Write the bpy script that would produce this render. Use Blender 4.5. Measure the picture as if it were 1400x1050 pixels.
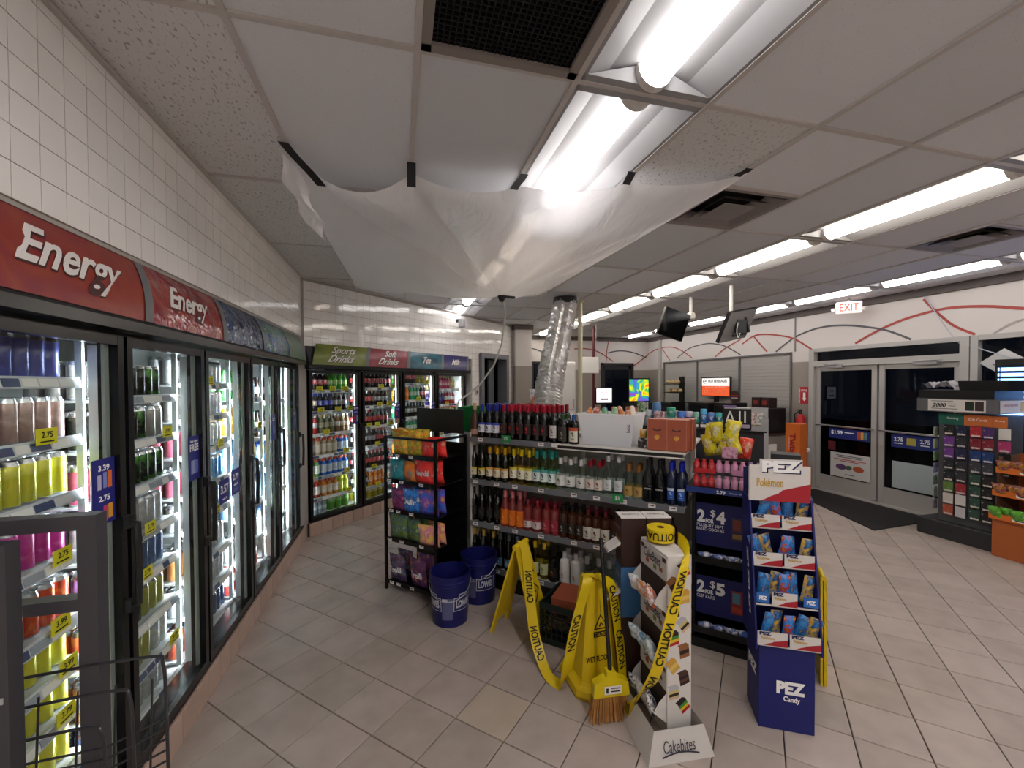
import bpy, math, random
from mathutils import Vector, Matrix
random.seed(7)
for o in list(bpy.data.objects): bpy.data.objects.remove(o)
SC = bpy.context.scene
COL = SC.collection
R = math.radians
S2 = math.sqrt(.5)
PI = math.pi

# ------------------------------------------------------------------ camera, world, exposure
CAM_H = 1.78
def make_camera():
    F, yaw, pit, rol, cy = 577.29, .259035, -.0185303, .0038042, 534.54
    c, s = math.cos(yaw), math.sin(yaw)
    A = Matrix(((c, -s, 0), (0, 0, 1), (s, c, 0)))
    c, s = math.cos(pit), math.sin(pit)
    B = Matrix(((1, 0, 0), (0, c, -s), (0, s, c)))
    c, s = math.cos(rol), math.sin(rol)
    C = Matrix(((c, -s, 0), (s, c, 0), (0, 0, 1)))
    M = C @ B @ A                      # rows: right, up, forward in world axes
    r, u, f = M[0], M[1], M[2]
    cam = bpy.data.cameras.new('camera')
    cam.sensor_fit = 'HORIZONTAL'; cam.sensor_width = 36
    cam.lens = 36 * F / 1400
    cam.shift_y = (cy - 525) / 1400
    cam.clip_start = .02; cam.clip_end = 200
    o = bpy.data.objects.new('camera', cam); COL.objects.link(o)
    m = Matrix.Identity(4)
    for i in range(3):
        m[i][0] = r[i]; m[i][1] = u[i]; m[i][2] = -f[i]
    m[2][3] = CAM_H
    o.matrix_world = m
    SC.camera = o
make_camera()
W = bpy.data.worlds.new('night'); SC.world = W; W.use_nodes = True
W.node_tree.nodes['Background'].inputs[0].default_value = (.010, .012, .018, 1)
W.node_tree.nodes['Background'].inputs[1].default_value = 1
SC.view_settings.view_transform = 'Standard'
SC.view_settings.look = 'None'
SC.view_settings.gamma = 1
SC.view_settings.use_curve_mapping = False
SC.view_settings.exposure = 1.3
LAMP = 9.0        # luminance of the fluorescent lenses
COOL = 32.0         # luminance of the cooler light strips

# ------------------------------------------------------------------ materials
MATS = {}
def lin(c):
    if isinstance(c, str):
        c = tuple(int(c[i:i+2], 16) / 255 for i in (0, 2, 4))
    return tuple(((x + .055) / 1.055) ** 2.4 if x > .04045 else x / 12.92 for x in c)
def nodes(m):
    m.use_nodes = True
    return m.node_tree, m.node_tree.nodes, m.node_tree.links
def mat(name, col='808080', rough=.5, metal=0, emit=0, alpha=1, trans=0, spec=.5, coat=0, bump=0, bscale=60, vary=0, vscale=8, ior=1.45, emitcol=None):
    if name in MATS: return MATS[name]
    m = bpy.data.materials.new(name); t, n, l = nodes(m)
    b = n['Principled BSDF']; c = lin(col)
    b.inputs['Base Color'].default_value = (*c, 1)
    b.inputs['Roughness'].default_value = rough
    b.inputs['Metallic'].default_value = metal
    b.inputs['Specular IOR Level'].default_value = spec
    b.inputs['IOR'].default_value = ior
    b.inputs['Transmission Weight'].default_value = trans
    b.inputs['Alpha'].default_value = alpha
    if coat: b.inputs['Coat Weight'].default_value = coat; b.inputs['Coat Roughness'].default_value = .08
    if emit:
        b.inputs['Emission Color'].default_value = (*(lin(emitcol) if emitcol else c), 1)
        b.inputs['Emission Strength'].default_value = emit
    if bump or vary:
        tc = n.new('ShaderNodeTexCoord')
    if bump:
        nz = n.new('ShaderNodeTexNoise'); nz.inputs['Scale'].default_value = bscale; nz.inputs['Detail'].default_value = 3
        bp = n.new('ShaderNodeBump'); bp.inputs['Strength'].default_value = bump; bp.inputs['Distance'].default_value = .01
        l.new(tc.outputs['Object'], nz.inputs['Vector']); l.new(nz.outputs['Fac'], bp.inputs['Height']); l.new(bp.outputs['Normal'], b.inputs['Normal'])
    if vary:
        nz = n.new('ShaderNodeTexNoise'); nz.inputs['Scale'].default_value = vscale; nz.inputs['Detail'].default_value = 4
        mx = n.new('ShaderNodeMix'); mx.data_type = 'RGBA'
        mx.inputs[6].default_value = (*[x * (1 - vary) for x in c], 1); mx.inputs[7].default_value = (*[min(1, x * (1 + vary)) for x in c], 1)
        l.new(tc.outputs['Object'], nz.inputs['Vector']); l.new(nz.outputs['Fac'], mx.inputs[0]); l.new(mx.outputs[2], b.inputs['Base Color'])
    MATS[name] = m; return m
def thin_glass(name, tint='ffffff', refl=1.0, rough=.0, dirt=0.0, base=.02):
    """a pane: mostly see-through with Fresnel reflection"""
    if name in MATS: return MATS[name]
    m = bpy.data.materials.new(name); t, n, l = nodes(m)
    n.remove(n['Principled BSDF']); out = n['Material Output']
    tr = n.new('ShaderNodeBsdfTransparent'); tr.inputs[0].default_value = (*lin(tint), 1)
    gl = n.new('ShaderNodeBsdfGlossy'); gl.inputs['Roughness'].default_value = rough
    lw = n.new('ShaderNodeLayerWeight'); lw.inputs['Blend'].default_value = .5
    pw = n.new('ShaderNodeMath'); pw.operation = 'POWER'; pw.inputs[1].default_value = 5
    ml = n.new('ShaderNodeMath'); ml.operation = 'MULTIPLY_ADD'; ml.inputs[1].default_value = refl * .9; ml.inputs[2].default_value = base
    mx = n.new('ShaderNodeMixShader'); l.new(lw.outputs['Facing'], pw.inputs[0]); l.new(pw.outputs[0], ml.inputs[0]); l.new(ml.outputs[0], mx.inputs[0])
    l.new(tr.outputs[0], mx.inputs[1]); l.new(gl.outputs[0], mx.inputs[2]); l.new(mx.outputs[0], out.inputs[0])
    MATS[name] = m; return m
def art(name, cols, scale=14, rough=.35, seed=0, stops=None, detail=2, distort=.6, metal=0, bump=0, kind='noise', stretch=(1, 1, 1)):
    """printed packaging: blotches of several inks"""
    if name in MATS: return MATS[name]
    m = bpy.data.materials.new(name); t, n, l = nodes(m); b = n['Principled BSDF']
    b.inputs['Roughness'].default_value = rough; b.inputs['Metallic'].default_value = metal
    tc = n.new('ShaderNodeTexCoord'); mp = n.new('ShaderNodeMapping'); mp.inputs['Location'].default_value = (seed * 3.1, seed * 1.7, seed)
    mp.inputs['Scale'].default_value = stretch
    l.new(tc.outputs['Object'], mp.inputs[0])
    if kind == 'voronoi':
        tx = n.new('ShaderNodeTexVoronoi'); tx.inputs['Scale'].default_value = scale
        sp = n.new('ShaderNodeSeparateColor'); l.new(tx.outputs['Color'], sp.inputs[0]); fac = sp.outputs[0]
    else:
        tx = n.new('ShaderNodeTexNoise'); tx.inputs['Scale'].default_value = scale; tx.inputs['Detail'].default_value = detail; tx.inputs['Distortion'].default_value = distort
        fac = tx.outputs['Fac']
    l.new(mp.outputs[0], tx.inputs['Vector'])
    cr = n.new('ShaderNodeValToRGB'); cr.color_ramp.interpolation = 'CONSTANT' if kind == 'voronoi' else 'LINEAR'
    k = len(cols)
    if stops is None: stops = [(i / k if kind == 'voronoi' else .28 + .44 * i / max(1, k - 1)) for i in range(k)]
    e = cr.color_ramp.elements
    while len(e) < k: e.new(.5)
    for i in range(k): e[i].position = stops[i]; e[i].color = (*lin(cols[i]), 1)
    l.new(fac, cr.inputs[0]); l.new(cr.outputs[0], b.inputs['Base Color'])
    if bump:
        nz = n.new('ShaderNodeTexNoise'); nz.inputs['Scale'].default_value = scale * 2
        bp = n.new('ShaderNodeBump'); bp.inputs['Strength'].default_value = bump; bp.inputs['Distance'].default_value = .02
        l.new(mp.outputs[0], nz.inputs['Vector']); l.new(nz.outputs['Fac'], bp.inputs['Height']); l.new(bp.outputs['Normal'], b.inputs['Normal'])
    MATS[name] = m; return m

# ------------------------------------------------------------------ mesh builder
class MB:
    def __init__(s): s.v = []; s.f = []; s.mi = []; s.sm = []; s.mats = []
    def m(s, mt):
        if mt not in s.mats: s.mats.append(mt)
        return s.mats.index(mt)
    def face(s, idx, mt, smooth=False): s.f.append(idx); s.mi.append(s.m(mt)); s.sm.append(smooth)
    def poly(s, pts, mt, smooth=False):
        b = len(s.v); s.v += [tuple(p) for p in pts]; s.face(list(range(b, b + len(pts))), mt, smooth); return s
    def box(s, c, d, mt, rz=0, rx=0, ry=0, top=None):
        """box by centre and size; top=(sx,sy) scales the upper face"""
        b = len(s.v); x, y, z = d[0] / 2, d[1] / 2, d[2] / 2
        t = top or (1, 1)
        P = [(-x, -y, -z), (x, -y, -z), (x, y, -z), (-x, y, -z), (-x * t[0], -y * t[1], z), (x * t[0], -y * t[1], z), (x * t[0], y * t[1], z), (-x * t[0], y * t[1], z)]
        if rz or rx or ry:
            M = Matrix.Rotation(rz, 3, 'Z') @ Matrix.Rotation(ry, 3, 'Y') @ Matrix.Rotation(rx, 3, 'X')
            P = [M @ Vector(p) for p in P]
        s.v += [(p[0] + c[0], p[1] + c[1], p[2] + c[2]) for p in P]
        for q in ((0, 3, 2, 1), (4, 5, 6, 7), (0, 1, 5, 4), (1, 2, 6, 5), (2, 3, 7, 6), (3, 0, 4, 7)): s.face([b + i for i in q], mt)
        return s
    def rbox(s, c, d, mt, e=.004, rz=0):
        """box with chamfered edges"""
        b = len(s.v); x, y, z = d[0] / 2, d[1] / 2, d[2] / 2; e = min(e, x * .9, y * .9, z * .9)
        lay = []
        for zz, k in ((-z, e), (-z + e, 0), (z - e, 0), (z, e)):
            lay.append([(-x + k + e * (k == 0), -y + k, zz), (x - k - e * (k == 0), -y + k, zz), (x - k, -y + k + e * (k == 0), zz), (x - k, y - k - e * (k == 0), zz),
                        (x - k - e * (k == 0), y - k, zz), (-x + k + e * (k == 0), y - k, zz), (-x + k, y - k - e * (k == 0), zz), (-x + k, -y + k + e * (k == 0), zz)])
        cr, sr = math.cos(rz), math.sin(rz)
        for L in lay: s.v += [(c[0] + p[0] * cr - p[1] * sr, c[1] + p[0] * sr + p[1] * cr, c[2] + p[2]) for p in L]
        s.face([b + i for i in range(7, -1, -1)], mt); s.face([b + 24 + i for i in range(8)], mt)
        for k in range(3):
            for i in range(8):
                j = (i + 1) % 8; s.face([b + k * 8 + i, b + k * 8 + j, b + k * 8 + 8 + j, b + k * 8 + 8 + i], mt)
        return s
    def lathe(s, prof, n, mts, c=(0, 0, 0), cap=True, smooth=True, sx=1, sy=1, ph=0):
        """profile [(r,z)...]; mts one material or one for each ring"""
        b = len(s.v); k = len(prof)
        for r, z in prof:
            for i in range(n):
                a = 2 * PI * i / n + ph; s.v.append((c[0] + r * sx * math.cos(a), c[1] + r * sy * math.sin(a), c[2] + z))
        for j in range(k - 1):
            mt = mts[j] if isinstance(mts, (list, tuple)) else mts
            if mt is None: continue
            for i in range(n):
                q = (i + 1) % n; s.face([b + j * n + i, b + j * n + q, b + (j + 1) * n + q, b + (j + 1) * n + i], mt, smooth)
        if cap:
            m0 = mts[0] if isinstance(mts, (list, tuple)) else mts; m1 = mts[-1] if isinstance(mts, (list, tuple)) else mts
            if prof[0][0] > 1e-5 and m0: s.face([b + i for i in range(n - 1, -1, -1)], m0)
            if prof[-1][0] > 1e-5 and m1: s.face([b + (k - 1) * n + i for i in range(n)], m1)
        return s
    def tube(s, path, r, mt, n=8, cap=True, closed=False, smooth=True, flat=None):
        """swept round tube; r a number or list; flat=(rx,ry) ellipse"""
        P = [Vector(p) for p in path]; b = len(s.v); k = len(P)
        T = []
        for i in range(k):
            a = P[(i - 1) % k] if (closed or i > 0) else P[i]; c = P[(i + 1) % k] if (closed or i < k - 1) else P[i]
            d = (c - a); T.append(d.normalized() if d.length > 1e-9 else Vector((0, 0, 1)))
        up = Vector((0, 0, 1)) if abs(T[0].z) < .9 else Vector((1, 0, 0))
        x = T[0].cross(up).normalized(); y = x.cross(T[0]).normalized()
        for i in range(k):
            if i > 0:
                q = T[i - 1].rotation_difference(T[i]); x = (q @ x); x = (x - T[i] * x.dot(T[i])).normalized(); y = x.cross(T[i]).normalized()
            rr = r[i] if isinstance(r, (list, tuple)) else r
            for j in range(n):
                a = 2 * PI * j / n + PI / n
                fx, fy = flat if flat else (rr, rr)
                p = P[i] + x * (fx * math.cos(a)) + y * (fy * math.sin(a)); s.v.append(tuple(p))
        for i in range(k if closed else k - 1):
            i2 = (i + 1) % k
            for j in range(n):
                q = (j + 1) % n; s.face([b + i * n + j, b + i * n + q, b + i2 * n + q, b + i2 * n + j], mt, smooth)
        if cap and not closed:
            s.face([b + j for j in range(n - 1, -1, -1)], mt); s.face([b + (k - 1) * n + j for j in range(n)], mt)
        return s
    def prism(s, pts, a, b_, mt, axis='z', side=None):
        """extrude a 2-d outline between a and b along an axis; outline in the other two axes in order"""
        def P(p, t):
            return {'z': (p[0], p[1], t), 'y': (p[0], t, p[1]), 'x': (t, p[0], p[1])}[axis]
        b = len(s.v); n = len(pts); s.v += [P(p, a) for p in pts] + [P(p, b_) for p in pts]
        s.face([b + i for i in range(n - 1, -1, -1)], mt); s.face([b + n + i for i in range(n)], mt)
        for i in range(n):
            j = (i + 1) % n; s.face([b + i, b + j, b + n + j, b + n + i], side or mt)
        return s
    def grid(s, fn, nu, nv, mt, smooth=True, both=False):
        b = len(s.v)
        for j in range(nv + 1):
            for i in range(nu + 1): s.v.append(tuple(fn(i / nu, j / nv)))
        for j in range(nv):
            for i in range(nu):
                q = b + j * (nu + 1) + i; m_ = mt(i / nu, j / nv) if callable(mt) else mt
                s.face([q, q + 1, q + nu + 2, q + nu + 1], m_, smooth)
        return s
    def mesh(s, name, fix=True):
        me = bpy.data.meshes.new(name); me.from_pydata(s.v, [], s.f)
        for mt in s.mats: me.materials.append(mt)
        me.polygons.foreach_set('material_index', s.mi); me.polygons.foreach_set('use_smooth', s.sm)
        me.update()
        if fix:
            import bmesh
            bm = bmesh.new(); bm.from_mesh(me); bmesh.ops.recalc_face_normals(bm, faces=bm.faces); bm.to_mesh(me); bm.free()
        if any(s.sm): me.set_sharp_from_angle(angle=R(38))
        return me
    def build(s, name, parent=None, loc=(0, 0, 0), rz=0, fix=True):
        return link(name, s.mesh(name, fix), parent, loc, rz)
def link(name, me, parent=None, loc=(0, 0, 0), rz=0):
    o = bpy.data.objects.new(name, me); COL.objects.link(o); o.location = loc; o.rotation_euler = (0, 0, rz)
    if parent: o.parent = parent
    return o
def thing(name, label, cat, loc=(0, 0, 0), rz=0, group=None):
    o = bpy.data.objects.new(name, None); COL.objects.link(o); o.location = loc; o.rotation_euler = (0, 0, rz); o.empty_display_size = .05
    return tag(o, label, cat, group)
def tag(o, label=None, cat=None, group=None, kind=None):
    if label: o['label'] = label
    if cat: o['category'] = cat
    if group: o['group'] = group
    if kind: o['kind'] = kind
    return o
def dup(root, loc, rz=None, label=None, group=None):
    r = root.copy(); COL.objects.link(r); r.location = loc
    if rz is not None: r.rotation_euler = (0, 0, rz)
    if label: r['label'] = label
    if group: r['group'] = group
    for ch in root.children:
        c = ch.copy(); COL.objects.link(c); c.parent = r
        for g in ch.children:
            d = g.copy(); COL.objects.link(d); d.parent = c
    return r
def UV(u, v, z=0): return ((u - v) * S2, (u + v) * S2, z)
UVROT = R(45)      # things with local x = +u, local y = +v

_T = {}
def textmesh(txt, bold=0.0, shear=0, spacing=1.0, extr=0.0):
    k = (txt, bold, shear, spacing, extr)
    if k in _T: return _T[k]
    cu = bpy.data.curves.new('lettering', 'FONT'); cu.body = txt; cu.align_x = 'CENTER'; cu.align_y = 'CENTER'
    cu.offset = bold; cu.shear = shear; cu.space_character = spacing; cu.extrude = extr; cu.resolution_u = 3; cu.space_line = .9
    o = bpy.data.objects.new('lettering', cu); COL.objects.link(o)
    me = bpy.data.meshes.new_from_object(o)
    vs = [tuple(v.co) for v in me.vertices]; fs = [tuple(p.vertices) for p in me.polygons]
    bpy.data.objects.remove(o); bpy.data.curves.remove(cu); bpy.data.meshes.remove(me)
    if vs:
        x0, x1 = min(v[0] for v in vs), max(v[0] for v in vs); y0, y1 = min(v[1] for v in vs), max(v[1] for v in vs)
        cx, cy = (x0 + x1) / 2, (y0 + y1) / 2
        vs = [(v[0] - cx, v[1] - cy, v[2]) for v in vs]; dims = (x1 - x0, y1 - y0)
    else: dims = (1, 1)
    _T[k] = (vs, fs, dims); return _T[k]
def lettering(txt, parent, org, right, up, mt, w=None, h=None, bold=.0, shear=0, off=.0015, name='lettering', spacing=1.0, warp=None):
    """flat letters laid on a surface: org is the centre, right/up span the surface"""
    vs, fs, (tw, th) = textmesh(txt, bold, shear, spacing)
    if w is None: sx = sy = h / th
    elif h is None: sx = sy = w / tw
    else: sx, sy = w / tw, h / th
    r = Vector(right).normalized(); u = Vector(up).normalized(); n = r.cross(u); o = Vector(org) + n * off
    mb = MB()
    for x, y, z in vs:
        if warp: mb.v.append(tuple(warp(x * sx, y * sy)))
        else: mb.v.append(tuple(o + r * (x * sx) + u * (y * sy)))
    for f in fs: mb.face(list(f), mt)
    return mb.build(name, parent, fix=False)

# shared plain materials
M_black = mat('black plastic', '121214', .4)
M_blackm = mat('black painted metal', '101012', .22, .0)
M_white = mat('white enamel', 'e6e4e0', .45)
M_grey = mat('grey plastic', '6a6a6e', .5)
M_dgrey = mat('charcoal plastic', '2c2c30', .5)
M_lgrey = mat('light grey plastic', 'b0b0b2', .5)
M_alu = mat('brushed aluminium', 'b4b2b0', .45, .25)
M_chrome = mat('chrome', 'd8d8d8', .15, 1)
M_steel = mat('galvanised steel', 'a4a4a6', .4, .6)
M_yel = mat('yellow price paper', 'e8dc28', .6)
M_tagw = mat('white price paper', 'ece8e4', .6)
M_inkk = mat('black ink', '101010', .6)
M_inkw = mat('white ink', 'f2f2f2', .6)
M_inkr = mat('red ink', 'c8202c', .6)
M_inkb = mat('blue ink', '1d2c86', .6)
M_red = mat('red plastic', 'b81c24', .35)
M_blue = mat('blue plastic', '1c2a8c', .35)
M_green = mat('green plastic', '0c7a34', .4)
M_orange = mat('orange card', 'e0702a', .6)
M_yellowp = mat('yellow plastic', 'e4c414', .45, vary=.12, vscale=20)
# ------------------------------------------------------------------ room: floor
def px(X, Y, Z):
    m = SC.camera.matrix_world.inverted() if not hasattr(px, 'm') else px.m
    px.m = m
    p = m @ Vector((X, Y, Z))
    if p.z > -.05: return (-9999, -9999, -1)
    return (700 + 577.29 * p.x / -p.z, 534.54 - 577.29 * p.y / -p.z, -p.z)
def tile_material(name, c0, c1, stain, rough, spec=.5):
    m = bpy.data.materials.new(name); t, n, l = nodes(m); b = n['Principled BSDF']
    oi = n.new('ShaderNodeObjectInfo'); ge = n.new('ShaderNodeNewGeometry'); ad = n.new('ShaderNodeMath'); ad.operation = 'ADD'
    fr = n.new('ShaderNodeMath'); fr.operation = 'FRACT'
    l.new(oi.outputs['Random'], ad.inputs[0]); l.new(ge.outputs['Random Per Island'], ad.inputs[1]); l.new(ad.outputs[0], fr.inputs[0])
    mx = n.new('ShaderNodeMix'); mx.data_type = 'RGBA'; mx.inputs[6].default_value = (*lin(c0), 1); mx.inputs[7].default_value = (*lin(c1), 1)
    l.new(fr.outputs[0], mx.inputs[0])
    nz = n.new('ShaderNodeTexNoise'); nz.inputs['Scale'].default_value = 5; nz.inputs['Detail'].default_value = 6
    l.new(ge.outputs['Position'], nz.inputs['Vector'])
    m2 = n.new('ShaderNodeMix'); m2.data_type = 'RGBA'; m2.blend_type = 'MULTIPLY'; m2.inputs[0].default_value = stain
    cr = n.new('ShaderNodeValToRGB'); cr.color_ramp.elements[0].position = .3; cr.color_ramp.elements[1].position = .7; cr.color_ramp.elements[0].color = (.45, .42, .4, 1)
    l.new(nz.outputs['Fac'], cr.inputs[0]); l.new(mx.outputs[2], m2.inputs[6]); l.new(cr.outputs[0], m2.inputs[7]); l.new(m2.outputs[2], b.inputs['Base Color'])
    b.inputs['Roughness'].default_value = rough; b.inputs['Specular IOR Level'].default_value = spec
    MATS[name] = m; return m
M_ftile = tile_material('beige floor tile', 'aea299', 'baada5', .35, .45, .35)
M_grout = mat('dark grout', '3c3531', .9)
M_wtile = tile_material('white glazed wall tile', 'e4e1de', 'eae7e4', .05, .07)
M_wgrout = mat('wall grout', 'a09a94', .8)
M_ktile = tile_material('beige kerb tile', 'b49a8c', 'c0a698', .2, .35)
YF = -6.0
ROOM = [(-1.06, YF), (6.75, YF), (6.75, 10.5), (2.6, 10.5), (2.6, 8.94), (-1.03, 5.31)]
def inside(x, y, grow=.15):
    if x < -1.06 - grow or x > 6.75 + grow or y < YF - grow or y > 10.5 + grow: return False
    if (y - x) > 6.34 + grow * 1.4: return False
    if x < 2.6 - grow and y > 8.94 + grow: return False
    return True
floor = MB().box((2.85, 2.25, -.06), (8.0, 16.7, .1), M_grout).build('floor'); tag(floor, 'beige square floor tiles laid diagonally with dark grout', kind='structure')
PIT = .301; TS = .2955
tm = MB().box((0, 0, -.007), (TS, TS, .010), M_ftile)
tm.v = []; tm.f = []; tm.mi = []; tm.sm = []
h = TS / 2
tm.v = [(-h, -h, -.012), (h, -h, -.012), (h, h, -.012), (-h, h, -.012)]
e = .003
tm.v += [(-h, -h, -.002), (h, -h, -.002), (h, h, -.002), (-h, h, -.002), (-h + e, -h + e, 0), (h - e, -h + e, 0), (h - e, h - e, 0), (-h + e, h - e, 0)]
for q in ((0, 1, 5, 4), (1, 2, 6, 5), (2, 3, 7, 6), (3, 0, 4, 7), (4, 5, 9, 8), (5, 6, 10, 9), (6, 7, 11, 10), (7, 4, 8, 11), (8, 9, 10, 11)): tm.face(list(q), M_ftile)
tile_me = tm.mesh('floor_tile')
cells = []
for i in range(-24, 50):
    for j in range(-50, 40):
        u = 1.159 + PIT * (i + .5); v = 1.982 + PIT * (j + .5)
        x, y, _ = UV(u, v)
        if not inside(x, y, .21): continue
        p = px(x, y, 0)
        vis = p[2] > 0 and -60 < p[0] < 1460 and p[1] < 1110
        cells.append((0 if vis else 1, p[2] if p[2] > 0 else 99, x, y))
cells.sort()
for k, (a, d, x, y) in enumerate(cells[:300]):
    o = link('floor_tile', tile_me, floor, (x, y, random.uniform(-.0008, .0004)), UVROT)
    if (x - .543) ** 2 + (y - 2.233) ** 2 < .018: o.material_slots[0].link = 'OBJECT'; o.material_slots[0].material = tile_material('replacement floor tile', 'bcae9e', 'bcae9e', .25, .45, .35)
rest = MB()
for a, d, x, y in cells[300:]:
    b = len(rest.v)
    for q in tm.v: rest.v.append((x + (q[0] - q[1]) * S2, y + (q[0] + q[1]) * S2, q[2]))
    for f in tm.f: rest.face([b + i for i in f], M_ftile)
tag(rest.build('floor_tile_field', floor, fix=False), kind='stuff')

# ------------------------------------------------------------------ ceiling grid, panels
CZ = 3.01
GX = [.0725 + .6275 * k for k in range(-2, 12)]      # -1.18 .. 6.97
GY = [1.61 + 1.2475 * k for k in range(-6, 9)]
M_bar = mat('ceiling grid bar', 'c4bfbc', .5)
def panel_material(name, c, fiss):
    m = bpy.data.materials.new(name); t, n, l = nodes(m); b = n['Principled BSDF']; b.inputs['Roughness'].default_value = .95; b.inputs['Specular IOR Level'].default_value = .1
    tc = n.new('ShaderNodeTexCoord'); mp = n.new('ShaderNodeMapping'); mp.inputs['Scale'].default_value = (80, 36, 80) if fiss else (90, 90, 90)
    l.new(tc.outputs['Object'], mp.inputs[0])
    nz = n.new('ShaderNodeTexNoise'); nz.inputs['Scale'].default_value = 1; nz.inputs['Detail'].default_value = 2; l.new(mp.outputs[0], nz.inputs['Vector'])
    cr = n.new('ShaderNodeValToRGB'); e = cr.color_ramp.elements
    e[0].position = .60 if fiss else .66; e[1].position = .66 if fiss else .74
    cl = lin(c); e[0].color = (*cl, 1); e[1].color = (*[x * (.55 if fiss else .78) for x in cl], 1)
    l.new(nz.outputs['Fac'], cr.inputs[0]); 
    oi = n.new('ShaderNodeObjectInfo'); hs = n.new('ShaderNodeHueSaturation'); mr = n.new('ShaderNodeMapRange'); mr.inputs[3].default_value = .9; mr.inputs[4].default_value = 1.08
    l.new(oi.outputs['Random'], mr.inputs[0]); l.new(mr.outputs[0], hs.inputs['Value']); l.new(cr.outputs[0], hs.inputs['Color']); l.new(hs.outputs[0], b.inputs['Base Color'])
    bp = n.new('ShaderNodeBump'); bp.inputs['Strength'].default_value = .5 if fiss else .2; bp.inputs['Distance'].default_value = .004; bp.invert = True
    l.new(nz.outputs['Fac'], bp.inputs['Height']); l.new(bp.outputs[0], b.inputs['Normal'])
    MATS[name] = m; return m
M_pan = panel_material('plain ceiling board', 'dcdee2', False)
M_panf = panel_material('fissured ceiling board', 'dadada', True)
ceiling = MB().box((2.85, 2.25, 3.16), (8.0, 16.7, .04), mat('plenum', '3a3836', .9)).build('ceiling'); tag(ceiling, 'suspended ceiling of grey fissured boards in a metal grid', kind='structure')
pan_me = {}
def panel(x0, x1, y0, y1, fiss):
    k = (round(x1 - x0, 3), round(y1 - y0, 3), fiss)
    if k not in pan_me: pan_me[k] = MB().box((0, 0, .0075), (x1 - x0 - .008, y1 - y0 - .008, .015), M_panf if fiss else M_pan).mesh('ceiling_panel')
    o = link('ceiling_panel', pan_me[k], ceiling, ((x0 + x1) / 2, (y0 + y1) / 2, CZ + .002 + random.uniform(0, .003)))
    o.rotation_euler = (random.uniform(-.0025, .0025), random.uniform(-.003, .003), 0)
LIGHT_COLS = {3: 'first', 7: 'second', 11: 'third'}     # index into GX
lights = []; holes = []
for i in range(len(GX) - 1):
    for j in range(len(GY) - 1):
        x0, x1, y0, y1 = max(GX[i], -1.095), min(GX[i + 1], 6.75), max(GY[j], YF), min(GY[j + 1], 10.5)
        cx, cy = (x0 + x1) / 2, (y0 + y1) / 2
        if not inside(cx, cy, .45): continue
        if i in LIGHT_COLS and y1 - y0 > 1.2 and not (i == 3 and cy > 8.2): lights.append((i, j, cx, cy)); continue
        half = (i == 5 and j == 6) or (i == 9 and j == 6) or (i == 2 and j == 5)
        if half:
            ym = y1 - .624; panel(x0, x1, y0, ym, False); holes.append((i, x0, x1, ym, y1))
            MB().box((cx, ym, CZ - .002), (x1 - x0, .024, .012), M_bar).build('ceiling_grid_bar', ceiling); continue
        panel(x0, x1, y0, y1, i == 0 or (i == 4 and j == 6) or (i + j * 3) % 11 == 0)
for x in GX[1:-1]:
    yend = min(10.5, x + 6.34) if x < 2.55 else 10.5
    MB().box((x, (yend + YF) / 2, CZ - .003), (.024, yend - YF, .012), M_bar).build('ceiling_grid_bar', ceiling)
for y in GY[1:]:
    xs = -1.09 if y < 5.3 else (y - 6.34 if y < 8.9 else 2.6)
    if y < 10.5: MB().box(((xs + 6.75) / 2, y, CZ - .0025), (6.75 - xs, .024, .010), M_bar).build('ceiling_grid_bar', ceiling)

# fluorescent fixtures
M_refl = mat('white reflector', '9c9c9e', .5, spec=.2)
M_lens = mat('lamp lens', 'fff8f0', .4, emit=LAMP * 1.5, emitcol='fdf8f6')  # boosted on the unseen fixtures behind the camera, making up for the dimmed ones
M_lensn = mat('dimmed near lamp lens', 'fff8f0', .4, emit=LAMP * .55, emitcol='fdf8f6')  # turned down on the near fixtures so their reflectors don't clip
M_lens2 = mat('lamp lens middle row', 'fff8f0', .4, emit=LAMP * .72, emitcol='fff4e6')
M_lens3 = mat('lamp lens entrance row', 'fff8f0', .4, emit=LAMP * .42, emitcol='fdf8f6')
M_lensdim = mat('dimmed sheet lamp lens', 'e8e0d0', .4, emit=LAMP * .30, emitcol='ffeeda')  # low warm glow set above the plastic sheet to backlight it softly
M_lensoff = mat('unlit lamp lens', 'd8d6d2', .4)
M_lenscap = mat('lens end cap', 'd8d4d0', .4)
lt = thing('fluorescent_light', 'x', 'light')
wx, wy = .3, .61
mb = MB()
for sgn in (-1, 1):
    prof = [(sgn * .302, CZ - .006), (sgn * .285, CZ - .006), (sgn * .18, CZ + .045), (sgn * .06, CZ + .06)]
    for a, b in zip(prof, prof[1:]):
        mb.poly([(a[0], -wy, a[1]), (a[0], wy, a[1]), (b[0], wy, b[1]), (b[0], -wy, b[1])], M_refl)
for sgn in (-1, 1):
    mb.poly([(-.302, sgn * wy, CZ - .006), (.302, sgn * wy, CZ - .006), (.302, sgn * .575, CZ - .006), (-.302, sgn * .575, CZ - .006)], M_refl)
    mb.poly([(-.285, sgn * .575, CZ - .006), (.285, sgn * .575, CZ - .006), (.06, sgn * .56, CZ + .06), (-.06, sgn * .56, CZ + .06)], M_refl)
mb.box((0, 0, CZ + .07), (.62, 1.23, .015), M_refl)
mb.build('reflector_tray', lt, fix=False)
lens = MB(); lens.prism([(.072 * math.cos(a), CZ + .05 - .075 * math.sin(a)) for a in [PI * k / 10 for k in range(11)]], -.545, .545, M_lens, 'y'); lens.build('lens', lt)
for sgn in (-1, 1):
    c = MB(); c.prism([(.079 * math.cos(a), CZ + .052 - .083 * math.sin(a)) for a in [PI * k / 10 for k in range(11)]], sgn * .543, sgn * .578, M_lenscap, 'y'); c.build('end_cap', lt)
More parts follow.
